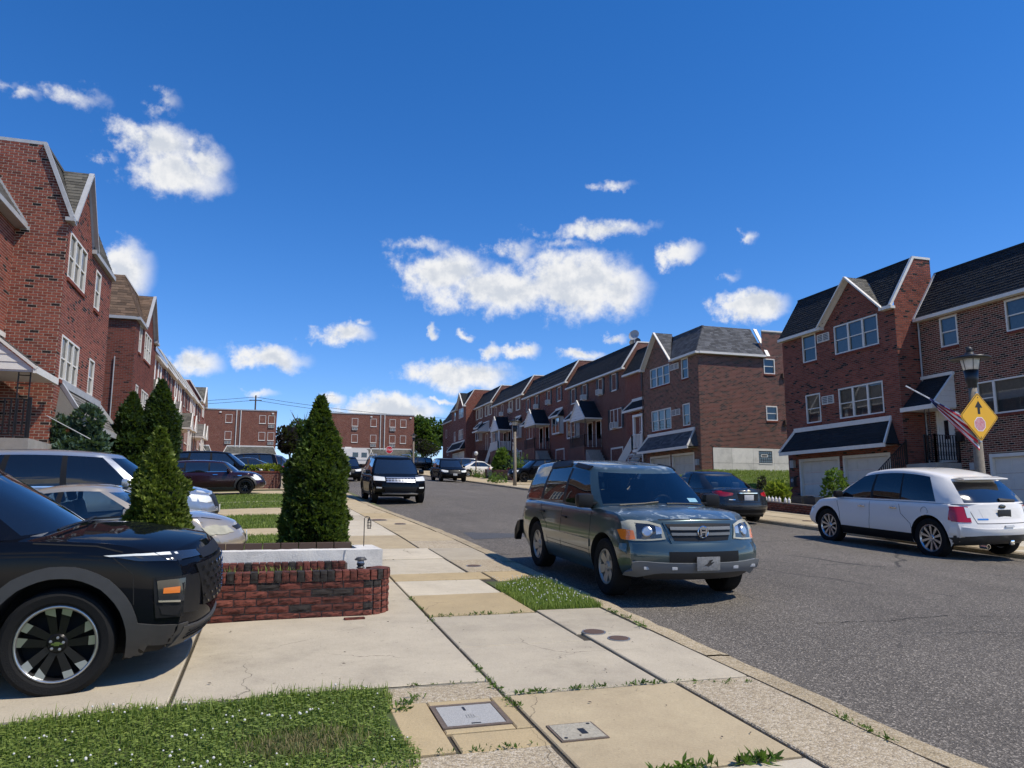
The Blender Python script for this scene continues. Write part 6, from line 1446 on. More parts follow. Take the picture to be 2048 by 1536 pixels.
def build_cars():
    random.seed(5)
    # ---- blue green SUV at the kerb, facing the camera
    h = 4.62 / 2
    S = suv_spec(4.62, 1.88, 1.70, 2.62, 'teal', rim='rim_dirty', spokes=6, sw=(.045, .055), rimf=.60, glass='glass_tint', glass_windshield='glass_car', glass_rear_window='glass_car', lift=.6, nose=[(0, -.16), (.10, -.05), (.25, 0), (.50, 0), (.545, -.015), (.585, -.075), (.9, -.10), (1, -.15)], sweepF=.24,
        top=[(-h, 1.0), (-h * .94, 1.04), (-h * .4, 1.06), (h * .33, 1.07), (h * .50, 1.09), (h * .68, 1.075), (h * .86, 1.035), (h * .95, 1.0), (h, .965)])
    c = curb_car('parked_car', 'faded blue green SUV parked at the left kerb facing the camera', 5.00, 10.62, -1, S)
    zf = .985
    c.patch('headlight', 'lamp_foggy', 'F', [(.50, zf - .05), (.62, zf - .015), (.80, zf - .01), (.93, zf - .05)], [(.46, zf - .215), (.62, zf - .235), (.80, zf - .24), (.955, zf - .235)], .012, 14, 6, both=True)
    c.patch('turn_signal', 'lamp_amber', 'F', [(.80, zf - .125), (.875, zf - .11), (.95, zf - .17)], [(.79, zf - .225), (.87, zf - .235), (.953, zf - .232)], .014, 8, 4, both=True)
    c.patch('headlight_bezel', 'lamp_dark', 'F', [(.52, zf - .075), (.62, zf - .045), (.77, zf - .04)], [(.50, zf - .20), (.62, zf - .215), (.775, zf - .22)], .0135, 10, 4, .0, both=True)
    c.patch('high_beam', 'rim_silver', 'F', [(.50, zf - .085), (.565, zf - .07)], [(.50, zf - .15), (.565, zf - .16)], .017, 5, 3, .0, both=True)
    for y in (-.66, .66):
        p, n = c.hit('F', y, zf - .13); mb = MB(); mb.lathe([(.001, .006), (.05, .008), (.062, .0), (.065, -.01)], 18, 'x'); o = part('lamp_lens', mb, 'rim_silver', c.root, p + n * .018); o.rotation_euler = n.to_track_quat('X', 'Z').to_euler()
    c.patch('grille_surround', 'paint_teal', 'F', [(-.47, zf - .02), (0, zf - .005), (.47, zf - .02)], [(-.40, zf - .27), (0, zf - .28), (.40, zf - .27)], .012, 12, 3)
    c.patch('grille', 'black_plastic', 'F', [(-.44, zf - .045), (0, zf - .03), (.44, zf - .045)], [(-.36, zf - .235), (0, zf - .245), (.36, zf - .235)], .02, 12, 3)
    for dz in (.095, .155): c.patch('grille_bar', 'lt_plastic', 'F', [(-.425 + dz * .2, zf - dz + .016), (.425 - dz * .2, zf - dz + .016)], [(-.42 + dz * .2, zf - dz - .016), (.42 - dz * .2, zf - dz - .016)], .034, 10, 2)
    p, n = c.hit('F', 0, zf - .125)
    e = MB(); pz = zf - .125
    for q in ([(-.05, .05), (-.03, .05), (-.022, -.05), (-.04, -.05)], [(.05, .05), (.03, .05), (.022, -.05), (.04, -.05)], [(-.03, .008), (.03, .008), (.03, -.01), (-.03, -.01)]): e.prism([(p.x + .045, a, pz + b) for a, b in q], (.012, 0, 0))
    e.lathe([(.062, .0), (.068, .006), (.074, .0), (.068, -.004)], 20, 'x', (p.x + .045, 0, pz), closed=True); part('badge', e, 'chrome', c.root)
    c.patch('bumper', 'paint_teal', 'F', [(-.90, .70), (0, .715), (.90, .70)], [(-.93, .40), (0, .40), (.93, .40)], .03, 16, 5)
    c.patch('air_intake', 'black_plastic', 'F', [(-.46, .625), (.46, .625)], [(-.46, .50), (.46, .50)], .036, 10, 2)
    c.patch('bumper_guard', 'lt_plastic', 'F', [(-.93, .50), (-.78, .525), (-.5, .515), (0, .51), (.5, .515), (.78, .525), (.93, .50)], [(-.93, .36), (-.80, .35), (-.56, .415), (0, .415), (.56, .415), (.80, .35), (.93, .36)], .055, 22, 4)
    c.patch('skid_plate', 'grey_plastic', 'F', [(-.72, .405), (.72, .405)], [(-.66, .31), (.66, .31)], .028, 10, 2)
    for y in (-.70, -.40, .40, .70):
        p, n = c.hit('F', y, .465); c.box('guard_stud', 'grey_trim', p + n * .06, (.012, .07, .035))
    pl = c.plate('F', .50, 'plate_grey', .31, .16); pl.location.x += .06
    # rough bird shape on the novelty plate
    e = MB(); pts = [(-.07, -.03), (-.02, .0), (.01, .04), (.06, .05), (.03, .015), (.075, .02), (.035, -.01), (.0, -.03), (-.03, -.02)]; e.prism([(.0065, a, b) for a, b in pts], (.002, 0, 0)); part('emblem', e, 'lamp_dark', pl)
    c.doors([[(-.125, 1.02), (-.14, .7), (-.12, .42)], [(.95, 1.02), (.96, .8), (.93, .42)], [(-1.06, 1.02), (-.98, .86), (-.72, .72), (-.70, .42)]], 0, 0, handles=[(.02, .88), (-.92, .90)], hm='black_plastic')
    c.patch('door_moulding', 'paint_teal', 'L', [(-.70, .66), (.96, .66)], [(-.70, .565), (.96, .565)], .014, 14, 2, both=True)
    for z in (.52, .47): c.line('side_crease', 'liner', 'L', [(-.72, z), (.96, z)], .006, .0015, True)
    c.patch('hood_gap', 'liner', 'F', [(-.5, zf + .012), (0, zf + .024), (.5, zf + .012)], [(-.5, zf + .004), (0, zf + .016), (.5, zf + .004)], .003, 12, 1, .004)
    for v, sg in (('L', 1), ('R', -1)):   # dark rain visors over the door glass
        for a, b in (((-1.06, 1.62), (-.28, 1.665)), ((-.13, 1.665), (.36, 1.625))): c.patch('rain_visor', 'black_plastic', v, [(a[0], a[1] + .02), (b[0], b[1] + .02)], [(a[0], a[1] - .065), (b[0], b[1] - .065)], .022, 10, 2, .0)
    c.mirrors(.86, 1.16, 'black_plastic', (.15, .24, .19))
    for y0, y1 in ((-.62, -.05), (.05, .62)):
        mb = MB(); pts = []
        for t in range(7): yy = y0 + (y1 - y0) * t / 6; p, n = c.hit('T', 1.27 - .06 * abs(yy) - .05 * (t / 6), yy); pts.append(p + Vector((0, 0, .02)))
        mb.tube(pts, .011, 5); part('wiper', mb, 'black_plastic', c.root)
    p, n = c.hit('F', .52, 1.16); st = c.patch('sticker', 'sticker_blue' if 'sticker_blue' in MATS else mat('sticker_blue', (.25, .5, .62), .5, noise=.5, nscale=60).name, 'F', [(.47, 1.20), (.64, 1.195)], [(.48, 1.15), (.65, 1.145)], .004, 4, 2, .0)
    mb = MB(); mb.prism([(-2.04, -.93, .68), (-2.20, -.93, .64), (-2.28, -.95, .50), (-2.25, -.96, .35), (-2.21, -.95, .33), (-2.19, -.94, .42), (-2.08, -.93, .50)], (0, .10, 0)); part('torn_bumper_corner', mb, 'black_plastic', c.root)
    c.patch('roof_wear', 'paint_teal', 'T', [(-1.9, .5), (.3, .45)], [(-1.9, -.5), (.3, -.45)], .003, 8, 8, .0)
    # ---- black SUV whose front fills the left edge
    h = 4.65 / 2
    S = suv_spec(4.65, 1.90, 1.67, 2.73, 'navyblack', R=.368, fo=.985, rim='rim_black', spokes=5, split=.058, sw=(.022, .034), tips='rim_silver', rimf=.72, rot=.31, lip='rim_silver', arch=1.19, gc=.22, sweepF=.20, lift=.5, glass='glass_tint',
        nose=[(0, -.14), (.12, -.05), (.3, 0), (.6, .0), (.8, -.01), (.92, -.04), (1, -.12)], top=[(-h, 1.02), (-h * .9, 1.06), (0, 1.06), (h * .42, 1.085), (h * .55, 1.09), (h * .7, 1.065), (h * .85, 1.03), (h * .93, 1.01), (h, .985)], crown=.03)
    c = Car('parked_car', 'glossy black SUV cut off by the left edge, front wheel in view', (-.40 - h + .02, 7.12, lot_l(-2.6, 7.12) + .02), 0, S, 0, PT)
    c.S['tw'] = .235
    c.patch('headlight', 'lamp_dark', 'R', [(1.60, .962), (1.80, .968), (2.10, .962)], [(1.70, .948), (1.82, .922), (2.10, .91)], .006, 12, 3, both=True)
    c.patch('daylight_strip', 'lamp_head', 'R', [(1.60, .965), (1.80, .972), (2.10, .966)], [(1.64, .956), (1.80, .958), (2.10, .951)], .009, 12, 1, both=True)
    c.patch('headlight_strip', 'lamp_dark', 'F', [(.52, .955), (.70, .965), (.86, .972)], [(.54, .915), (.70, .915), (.86, .918)], .010, 10, 2, both=True)
    c.patch('upper_grille', 'black_plastic', 'F', [(-.56, .955), (0, .965), (.56, .955)], [(-.56, .895), (0, .895), (.56, .895)], .012, 12, 2)
    c.patch('grille', 'black_plastic', 'F', [(-.70, .865), (0, .875), (.70, .865)], [(-.60, .55), (0, .54), (.60, .55)], .014, 14, 4)
    for r_ in range(6):
        for q in range(-4, 5):
            p, n = c.hit('F', q * .145 + (.07 if r_ % 2 else 0), .835 - r_ * .052); 
            if abs(p.y) < .66: mb = MB(); mb.prism([(0, -.068, .012), (0, -.03, -.012), (0, .03, -.012), (0, .068, .012), (0, .03, .002), (0, -.03, .002)], (.009, 0, 0)); part('grille_mesh', mb, 'lamp_dark', c.root, p + n * .014)
    c.patch('lamp_pocket', 'black_plastic', 'F', [(.66, .80), (.90, .80)], [(.67, .52), (.90, .55)], .012, 8, 4, both=True)
    c.patch('lamp_pocket', 'black_plastic', 'R', [(1.93, .80), (2.16, .81)], [(1.96, .52), (2.14, .52)], .008, 8, 4, both=True)
    c.patch('lower_lamp', 'lamp_dark', 'R', [(1.955, .78), (2.13, .79)], [(1.975, .64), (2.13, .63)], .014, 8, 3, both=True)
    c.patch('side_marker', 'lamp_amber', 'R', [(2.0, .728), (2.11, .735)], [(2.0, .69), (2.11, .69)], .018, 6, 2, both=True)
    c.patch('lamp_trim', 'chrome', 'R', [(1.97, .645), (2.12, .64)], [(1.975, .632), (2.12, .625)], .018, 6, 1, both=True)
    c.patch('fog_recess', 'liner', 'R', [(1.98, .60), (2.13, .60)], [(2.0, .545), (2.10, .53)], .012, 6, 2, both=True)
    c.patch('bumper_lower', 'grey_plastic', 'F', [(-.92, .45), (-.6, .42), (0, .42), (.6, .42), (.92, .45)], [(-.9, .30), (0, .28), (.9, .30)], .02, 16, 3)
    c.patch('bumper_lower', 'grey_plastic', 'R', [(1.80, .50), (1.98, .47), (2.2, .46)], [(1.80, .26), (1.98, .25), (2.15, .27)], .014, 10, 3, both=True)
    c.patch('skid_plate', 'grey_trim', 'F', [(-.6, .30), (.6, .30)], [(-.5, .26), (.5, .26)], .026, 8, 1)
    for z in (.40, .375, .35): c.patch('intake_bar', 'liner', 'F', [(-.7, z), (.7, z)], [(-.7, z - .012), (.7, z - .012)], .026, 10, 1)
    for ax in (S['axf'], S['axr']): arch_clad(c, ax, .085, 'grey_plastic', -16, 196, .014, 1.195)
    c.line('hood_gap', 'liner', 'R', [(1.15, 1.055), (1.55, 1.03), (1.72, .985)], .009, .002, True, 10)
    c.line('bumper_gap', 'liner', 'R', [(1.66, .95), (1.80, .83), (1.815, .62)], .007, .002, True, 10)
    c.line('door_gap', 'liner', 'R', [(.78, 1.02), (.80, .7), (.76, .36)], .009, .002, True, 10)
    c.mirrors(.72, 1.13, 'paint_navyblack')
    for y0, y1 in ((-.62, .0), (.02, .64)):
        mb = MB(); pts = []
        for t in range(7): yy = y0 + (y1 - y0) * t / 6; p, n = c.hit('T', 1.30 - .10 * abs(yy), yy); pts.append(p + Vector((0, 0, .025)))
        mb.tube(pts, .012, 5); part('wiper', mb, 'black_plastic', c.root)
    for sg in (-1,):     # bow tie on the hub
        mb = MB(); yw = -(S['W'] / 2 - .03) + .004 - .0; pts = [(-.035, -.006), (-.018, -.006), (-.015, -.013), (.015, -.013), (.018, -.006), (.035, -.006), (.040, .006), (.022, .006), (.018, .013), (-.012, .013), (-.016, .006), (-.030, .006)]
        mb.prism([(a, 0, b) for a, b in pts], (0, -.004, 0)); part('hub_badge', mb, 'chrome', c.root, (S['axf'], -(S['W'] / 2 - .03 - S['tw'] * .14) + .002, S['R']))
    # ---- white SUV on the right, seen from behind
    h = 4.68 / 2
    S = suv_spec(4.68, 1.93, 1.70, 2.82, 'white', fo=.93, R=.375, rim='rim_silver', spokes=10, sw=(.014, .026), rimf=.68, arc=.17, glass='glass_tint', glass_rear_window='glass_dark', arch=1.15, sweepB=.26, tail=[(0, .12), (.15, .03), (.38, 0), (.48, .02), (.56, .07), (1, .16)],
        top=[(-h, 1.03), (-h * .94, 1.06), (-h * .4, 1.05), (h * .33, 1.02), (h * .50, 1.02), (h * .70, .98), (h * .86, .92), (h * .95, .87), (h, .82)],
        cols=[(-h * .925, 0, -h * .74, 0, 'rear_window'), (-h * .87, .74, -h * .70, .60, 'body'), (-h * .80, .87, -h * .64, .68, 'body'), (-h * .66, .905, -h * .53, .70, 'side_window'), (-h * .30, .92, -h * .28, .73, 'black'), (-h * .28, .92, -h * .265, .73, 'side_window'), (h * .03, .925, h * .015, .735, 'black'), (h * .06, .925, h * .04, .735, 'side_window'), (h * .50, .90, h * .18, .71, 'body'), (h * .57, .82, h * .24, .64, 'windshield'), (h * .68, 0, h * .32, 0)])
    c = curb_car('parked_car', 'white SUV parked at the right kerb with its red taillight showing', 13.0, 13.35, 1, S, roll=-.02)
    c.patch('taillight', 'lamp_red', 'L', [(-h + .30, 1.0), (-h + .38, .995), (-h + .48, .965)], [(-h + .29, .72), (-h + .38, .735), (-h + .48, .755)], .010, 10, 5, both=True)
    c.patch('taillight', 'lamp_red', 'B', [(.66, 1.0), (.80, 1.0), (.89, 1.0)], [(.69, .72), (.80, .72), (.92, .73)], .010, 8, 5, both=True)
    c.patch('reverse_lamp', 'lamp_head', 'B', [(.64, .98), (.72, .99)], [(.665, .80), (.73, .80)], .014, 4, 4, both=True)
    c.patch('plate_recess', 'white_trim', 'B', [(-.50, .96), (.50, .96)], [(-.46, .78), (.46, .78)], .002, 8, 2)
    c.plate('B', .87, 'sign_black', .31, .15)
    mb = MB(); p, n = c.hit('B', 0, 1.0); mb.lathe([(.001, -.02), (.055, -.016), (.062, 0)], 20, 'x'); o = part('badge', mb, 'lamp_dark', c.root, p + n * .006); o.scale = (1, 1.35, .62)
    c.line('tailgate_gap', 'liner', 'B', [(-.60, .70), (.60, .70)], .012, .002); c.line('tailgate_gap', 'liner', 'B', [(.60, .70), (.66, .98)], .01, .002); c.line('tailgate_gap', 'liner', 'B', [(-.60, .70), (-.66, .98)], .01, .002)
    c.patch('lettering', 'chrome', 'B', [(.38, .79), (.57, .79)], [(.38, .765), (.57, .765)], .006, 6, 1)
    c.patch('rear_bumper', 'paint_white', 'B', [(-.93, .64), (-.5, .60), (0, .60), (.5, .60), (.93, .64)], [(-.93, .47), (-.5, .50), (0, .50), (.5, .50), (.93, .47)], .03, 16, 3)
    c.patch('bumper_valance', 'grey_plastic', 'B', [(-.90, .475), (-.5, .50), (0, .50), (.5, .50), (.90, .475)], [(-.86, .29), (0, .29), (.86, .29)], .012, 14, 3)
    c.patch('reflector', 'plate_white', 'B', [(-.10, .66), (.10, .66)], [(-.10, .625), (.10, .625)], .034, 4, 1)
    for y in (-.55, .55): mb = MB(); mb.lathe([(.038, -.06), (.045, -.06), (.045, .1), (.038, .1)], 14, 'x', closed=True); part('exhaust', mb, 'chrome', c.root, (-h + .05, y, .30))
    c.box('hitch_cover', 'chrome', (-h - .01, 0, .36), (.06, .09, .09))
    sp = MB(); P = [[(-h * .74 - .16 * f, y, 1.50 - .02 * f + (.028 if k == 0 else 0)) for y in [q * .09 - .54 for q in range(13)]] for k, f in ((0, -.6), (0, 0), (0, .9), (0, 1), (1, 1), (1, 0))]; sp.grid(P); part('roof_spoiler', sp, 'paint_white', c.root, smooth=True)
    c.patch('rear_wiper', 'black_plastic', 'B', [(-.02, 1.13), (-.42, 1.10)], [(-.02, 1.09), (-.42, 1.075)], .03, 6, 1)
    c.patch('sill_trim', 'black_plastic', 'L', [(S['axr'] + .43, .43), (S['axf'] - .43, .43)], [(S['axr'] + .43, .26), (S['axf'] - .43, .26)], .010, 14, 3, both=True)
    c.patch('rear_quarter_trim', 'grey_plastic', 'L', [(-h + .06, .47), (S['axr'] - .43, .43)], [(-h + .1, .30), (S['axr'] - .42, .30)], .010, 8, 3, both=True)
    c.doors([[(.12, .98), (.10, .7), (.13, .42)], [(1.10, .96), (1.0, .7), (.98, .42)], [(-.68, .98), (-.74, .80), (-.98, .62), (-1.02, .45)]], 0, 0, handles=[(.32, .88), (-.55, .90)])
    mb = MB(); p, n = c.hit('L', -1.32, .88); mb.lathe([(.075, .002), (.078, .004), (.082, .002)], 22, 'y', (p.x, p.y, p.z), closed=True); part('fuel_cap_ring', mb, 'liner', c.root)
    c.mirrors(.98, 1.10, 'black_plastic'); c.patch('headlight', 'lamp_head', 'F', [(.5, .84), (.9, .86)], [(.5, .70), (.92, .72)], .006, 8, 3, both=True)
    # ---- dark sedan ahead of it
    S = sedan_spec(4.64, 1.776, 1.455, 2.70, 'charcoal', R=.316, fo=.95, rim='rim_silver', spokes=5, glass='glass_tint', glass_rear_window='glass_car', sweepB=.30); h = 2.32
    c = curb_car('parked_car', 'dark grey sedan with red wraparound taillights at the right kerb', 12.85, 21.2, 1, S)
    c.patch('taillight', 'lamp_red', 'B', [(.44, .875), (.66, .90), (.84, .915)], [(.46, .81), (.64, .77), (.86, .79)], .008, 10, 4, both=True)
    c.patch('taillight', 'lamp_red', 'L', [(-h + .34, .925), (-h + .44, .925), (-h + .62, .90)], [(-h + .33, .79), (-h + .44, .81), (-h + .62, .885)], .008, 10, 4, both=True)
    c.patch('plate_recess', 'black_plastic', 'B', [(-.34, .86), (.34, .86)], [(-.30, .66), (.30, .66)], .004, 8, 3); c.plate('B', .75, 'plate_white')
    c.patch('chrome_bar', 'chrome', 'B', [(-.30, .885), (.30, .885)], [(-.30, .86), (.30, .86)], .016, 6, 1)
    c.line('trunk_gap', 'liner', 'B', [(-.62, .62), (.62, .62)], .01, .002); c.patch('bumper_valance', 'black_plastic', 'B', [(-.8, .42), (.8, .42)], [(-.72, .26), (.72, .26)], .008, 12, 2)
    c.line('bumper_crease', 'grey_plastic', 'B', [(-.8, .52), (.8, .52)], .03, .012); c.patch('lettering', 'chrome', 'B', [(.40, .70), (.56, .70)], [(.40, .68), (.56, .68)], .006, 5, 1)
    mb = MB(); p, n = c.hit('B', 0, .925); mb.lathe([(.001, -.01), (.045, -.008), (.055, 0)], 16, 'x'); o = part('badge', mb, 'chrome', c.root, p + n * .006); o.scale = (1, 1.3, .9)
    c.doors([[(-.25, .9), (-.26, .4)], [(.88, .88), (.85, .4)]], 0, 0, handles=[(-.08, .80), (-.95, .82)], hm='paint_charcoal'); c.mirrors(.72, 1.0, 'paint_charcoal'); c.patch('headlight', 'lamp_head', 'F', [(.45, .72), (.85, .76)], [(.45, .62), (.86, .66)], .006, 6, 3, both=True)
    # ---- black SUV further up the left kerb
    S = suv_spec(5.04, 2.0, 1.78, 2.865, 'black', R=.385, fo=.93, rim='rim_black', spokes=5, glass='glass_dark', nose=[(0, -.16), (.12, -.05), (.32, 0), (.6, -.01), (.85, -.03), (1, -.12)], seats=False)
    c = curb_car('parked_car', 'black SUV with silver grille parked beyond the conifer', 4.52, 30.6, -1, S, lod=1); zf = 1.0
    generic_trim(c, front=False, rear=True)
    c.patch('grille', 'black_plastic', 'F', [(-.52, zf - .04), (.52, zf - .04)], [(-.48, zf - .22), (.48, zf - .22)], .008, 10, 3)
    for dz in (.05, .115, .18): c.patch('grille_bar', 'alu', 'F', [(-.52, zf - dz), (.52, zf - dz)], [(-.52, zf - dz - .03), (.52, zf - dz - .03)], .03, 12, 1)
    for q in range(-4, 5): c.patch('grille_bar', 'alu', 'F', [(q * .115 - .012, zf - .06), (q * .115 + .012, zf - .06)], [(q * .115 - .012, zf - .2), (q * .115 + .012, zf - .2)], .028, 1, 3)
    c.patch('headlight', 'lamp_head', 'F', [(.56, zf - .03), (.92, zf + .0)], [(.56, zf - .16), (.94, zf - .15)], .010, 10, 3, both=True)
    c.patch('fog_lamp', 'lamp_head', 'F', [(.68, .62), (.86, .63)], [(.68, .575), (.86, .58)], .012, 6, 1, both=True); c.patch('lower_intake', 'liner', 'F', [(-.6, .62), (.6, .62)], [(-.55, .45), (.55, .45)], .008, 10, 2)
    c.patch('skid_bar', 'alu', 'F', [(-.66, .40), (-.5, .42), (.5, .42), (.66, .40)], [(-.62, .355), (-.5, .375), (.5, .375), (.62, .355)], .022, 14, 1)
    for y in (-.66, .66):
        mb = MB(); mb.tube([(-1.8, y, 1.74), (-1.6, y, 1.80), (.3, y, 1.80), (.5, y, 1.74)], .022, 6); part('roof_rail', mb, 'alu', c.root)
    # ---- others along the kerbs
    def suv(label, X, Y, face, paint, L=4.7, W=1.9, H=1.69, lod=1, **kw):
        c = curb_car('parked_car', label, X, Y, face, suv_spec(L, W, H, 2.75, paint, glass='glass_dark', seats=False, rim='rim_black', **kw), lod); generic_trim(c, front=face < 0, rear=face > 0); return c
    suv('black SUV with bright headlight parked at the far right kerb', 12.45, 56.0, -1, 'black', 4.86, 1.95, 1.70)
    suv('black SUV peeping out behind the big conifer', 4.95, 55.2, -1, 'black')
    # ---- cars on the left driveways
    S = sedan_spec(4.46, 1.72, 1.44, 2.62, 'beige', R=.30, fo=.88, glass='glass_car', seatm='seat_tan', rim='rim_dirty', seatx=-.2)
    c = lot_car('parked_car', 'beige sedan with cloudy headlights behind the white planter wall', -.28 - 2.23, 13.15, S, lod=2, pitch=radians(4.2))
    h = 2.23; c.patch('headlight', 'lamp_foggy', 'R', [(1.62, .70), (1.85, .715), (2.08, .68)], [(1.70, .60), (1.9, .565), (2.10, .57)], .010, 10, 4, both=True); c.patch('headlight', 'lamp_foggy', 'F', [(.46, .68), (.85, .70)], [(.46, .575), (.86, .58)], .008, 8, 3, both=True)
    c.patch('grille', 'black_plastic', 'F', [(-.36, .66), (.36, .66)], [(-.34, .60), (.34, .60)], .008, 6, 2); c.patch('lower_intake', 'black_plastic', 'F', [(-.6, .38), (.6, .38)], [(-.55, .28), (.55, .28)], .008, 8, 2); c.plate('F', .47, 'plate_white')
    c.doors([[(-.22, .9), (-.24, .35)], [(.86, .88), (.84, .35)]], 0, 0, handles=[(-.08, .78), (-.95, .8)], hm='paint_beige'); c.mirrors(.66, .99, 'paint_beige'); c.line('hood_gap', 'liner', 'R', [(.95, .90), (1.6, .84), (2.0, .73)], .008, .002, True)
    c.line('bumper_gap', 'liner', 'R', [(1.62, .60), (1.72, .45)], .008, .002, True); c.line('window_trim', 'black_plastic', 'R', [(-1.1, .95), (.75, .945)], .025, .006, True)
    S = suv_spec(5.1, 1.99, 1.78, 2.95, 'silver', R=.38, fo=.95, glass='glass_tint', rim='rim_black', seats=False)
    c = lot_car('parked_car', 'large silver SUV on a driveway in front of the left house', -1.0 - 2.55, 17.45, S, lod=2, dz=-.02); generic_trim(c, True, False)
    c.line('window_trim', 'chrome', 'R', [(-2.05, 1.06), (.95, 1.075)], .022, .008, True)
    c.patch('front_lamp_blade', 'lamp_head', 'R', [(2.12, .99), (2.33, .97)], [(2.14, .95), (2.35, .90)], .012, 6, 2, both=True)
    S = sedan_spec(4.27, 1.80, 1.44, 2.67, 'maroon', R=.325, fo=.80, rim='rim_black', spokes=10, sw=(.012, .016), glass='glass_dark', gc=.18, seats=False, sweepF=.42, lift=.7,
        top=[(-2.13, .93), (-2.0, .97), (0, .95), (.75, .94), (1.0, .945), (1.4, .92), (1.75, .86), (2.0, .78), (2.13, .70)], cab=(-2.0, .9),
        cols=[(-2.02, 0, -1.85, 0, 'rear_window'), (-1.98, .72, -1.82, .58, 'body'), (-1.92, .88, -1.76, .70, 'black'), (-1.8, .9, -1.7, .72, 'side_window'), (-1.05, .91, -1.03, .735, 'black'), (-.98, .91, -.97, .735, 'side_window'), (-.12, .91, -.12, .735, 'black'), (-.06, .91, -.06, .735, 'side_window'), (.78, .89, .42, .70, 'black'), (.86, .82, .50, .64, 'windshield'), (1.08, 0, .62, 0)])
    c = lot_car('parked_car', 'dark maroon compact wagon with black wheels on the left driveway', -.2 - 2.13, 34.9, S, lod=2); generic_trim(c, True, False, clad=True)
    c.patch('headlight', 'lamp_head', 'R', [(1.62, .80), (1.78, .83), (1.93, .79)], [(1.66, .70), (1.80, .66), (1.95, .68)], .012, 10, 4, both=True); c.patch('side_badge', 'chrome', 'R', [(1.02, .80), (1.18, .80)], [(1.02, .77), (1.18, .77)], .012, 4, 1, both=True); c.patch('door_handle_bar', 'chrome', 'R', [(.06, .85), (.24, .85)], [(.06, .83), (.24, .83)], .02, 4, 1, both=True)
    c.line('belt_trim', 'chrome', 'R', [(-1.9, .965), (.8, .955)], .014, .008, True)
    for i, (X, Y, paint, L, H, lab, face) in enumerate(((-2.6, 41.2, 'black', 5.1, 1.86, 'black boxy van behind the maroon wagon', 1), (-1.55, 47.3, 'charcoal', 4.8, 1.60, 'dark sedan with a bright red taillight, tail to the street', -1), (-1.9, 53.5, 'black', 4.9, 1.75, 'black SUV parked behind the dark sedan on the left', -1), (.2, 62.0, 'blue', 4.6, 1.68, 'dark blue SUV facing the street near the yellow shrub', 1))):
        S = suv_spec(L, 1.9, H, 2.75, paint, glass='glass_dark', seats=False, rim='rim_black') if i != 1 else sedan_spec(4.85, 1.85, 1.5, 2.8, paint, glass='glass_dark', seats=False)
        c = lot_car('parked_car', lab, X, Y, S, face); generic_trim(c, face > 0, face < 0, clad=False)
        if i == 1: c.patch('taillight_lens', 'lamp_red', 'L', [(-2.41, .98), (-2.2, .96)], [(-2.41, .72), (-2.2, .74)], .01, 5, 4, both=True)
    # ---- cars on the right driveways
    for i, (X, Y, paint, lab, sed, face) in enumerate(((18.2, 68.5, 'white', 'white coupe parked on a right driveway beside the traffic cone', 1, 1), (19.2, 76.0, 'grey', 'dark grey SUV parked on the right behind the white coupe', 0, 1), (18.8, 53.8, 'black', 'black SUV with roof rails on a driveway behind the blue car roof', 0, -1), (20.5, 61.0, 'black', 'black hatchback on a driveway below the gabled canopies', 0, 1), (17.6, 98.5, 'black', 'black SUV near the far corner of the right pavement', 0, -1))):
        S = suv_spec(4.7, 1.9, 1.7, 2.75, paint, glass='glass_dark', seats=False, rim='rim_black') if not sed else sedan_spec(4.6, 1.8, 1.42, 2.7, paint, glass='glass_dark', seats=False)
        c = lot_car('parked_car', lab, X, Y, S, face); generic_trim(c, face < 0, face > 0 or sed, clad=False, sedan=bool(sed))
    S = sedan_spec(4.7, 1.82, 1.46, 2.75, 'grey', glass='glass_dark', seats=False); c = Car('parked_car', 'grey sedan passing on the cross street at the top', (17.0, 105.0, base(105) + .02), 0, S, lod=1); generic_trim(c, True, True, clad=False, sedan=True)
    # ---- white camper trailer on the cross street
    t = thing('camper_trailer', 'white camper trailer standing on the cross street', 'trailer', (10.2, 109.2, base(109) + .02), group=None)
    mb = MB(); prof = [(-2.9, .55), (2.3, .55), (2.75, 1.1), (2.5, 2.4), (2.2, 2.62), (-2.6, 2.62), (-2.9, 2.4)]; mb.prism([(a, -1.1, b) for a, b in prof], (0, 2.2, 0)); part('body', mb, 'white_vinyl', t)
    mb = MB(); mb.box(-.6, .3, -.3, .4, 2.625, 2.9); part('roof_unit', mb, 'white_trim', t)
    for x in (-2.2, .4, 1.6): mb = MB(); mb.box(x, x + .75, -1.115, -1.1, 1.45, 2.1); part('window', mb, 'glass_dark', t)
    mb = MB(); mb.box(-1.0, -.35, -1.115, -1.1, .7, 2.3); part('door', mb, 'siding', t); mb = MB(); mb.box(-2.9, 2.4, -1.112, -1.1, 1.0, 1.12); part('stripe', mb, 'grey_trim', t)
    for x in (-.4, .35): mb = MB(); mb.lathe([(.15, -.1), (.33, -.1), (.33, .1), (.15, .1)], 18, 'y', closed=True); part('wheel', mb, 'rubber', t, (x, -.95, .33))
    mb = MB(); mb.tube([(2.4, 0, .5), (3.6, 0, .5)], .05, 6); mb.tube([(3.5, 0, .5), (3.5, 0, .0)], .03, 6); part('drawbar', mb, 'steel', t)
build_cars()
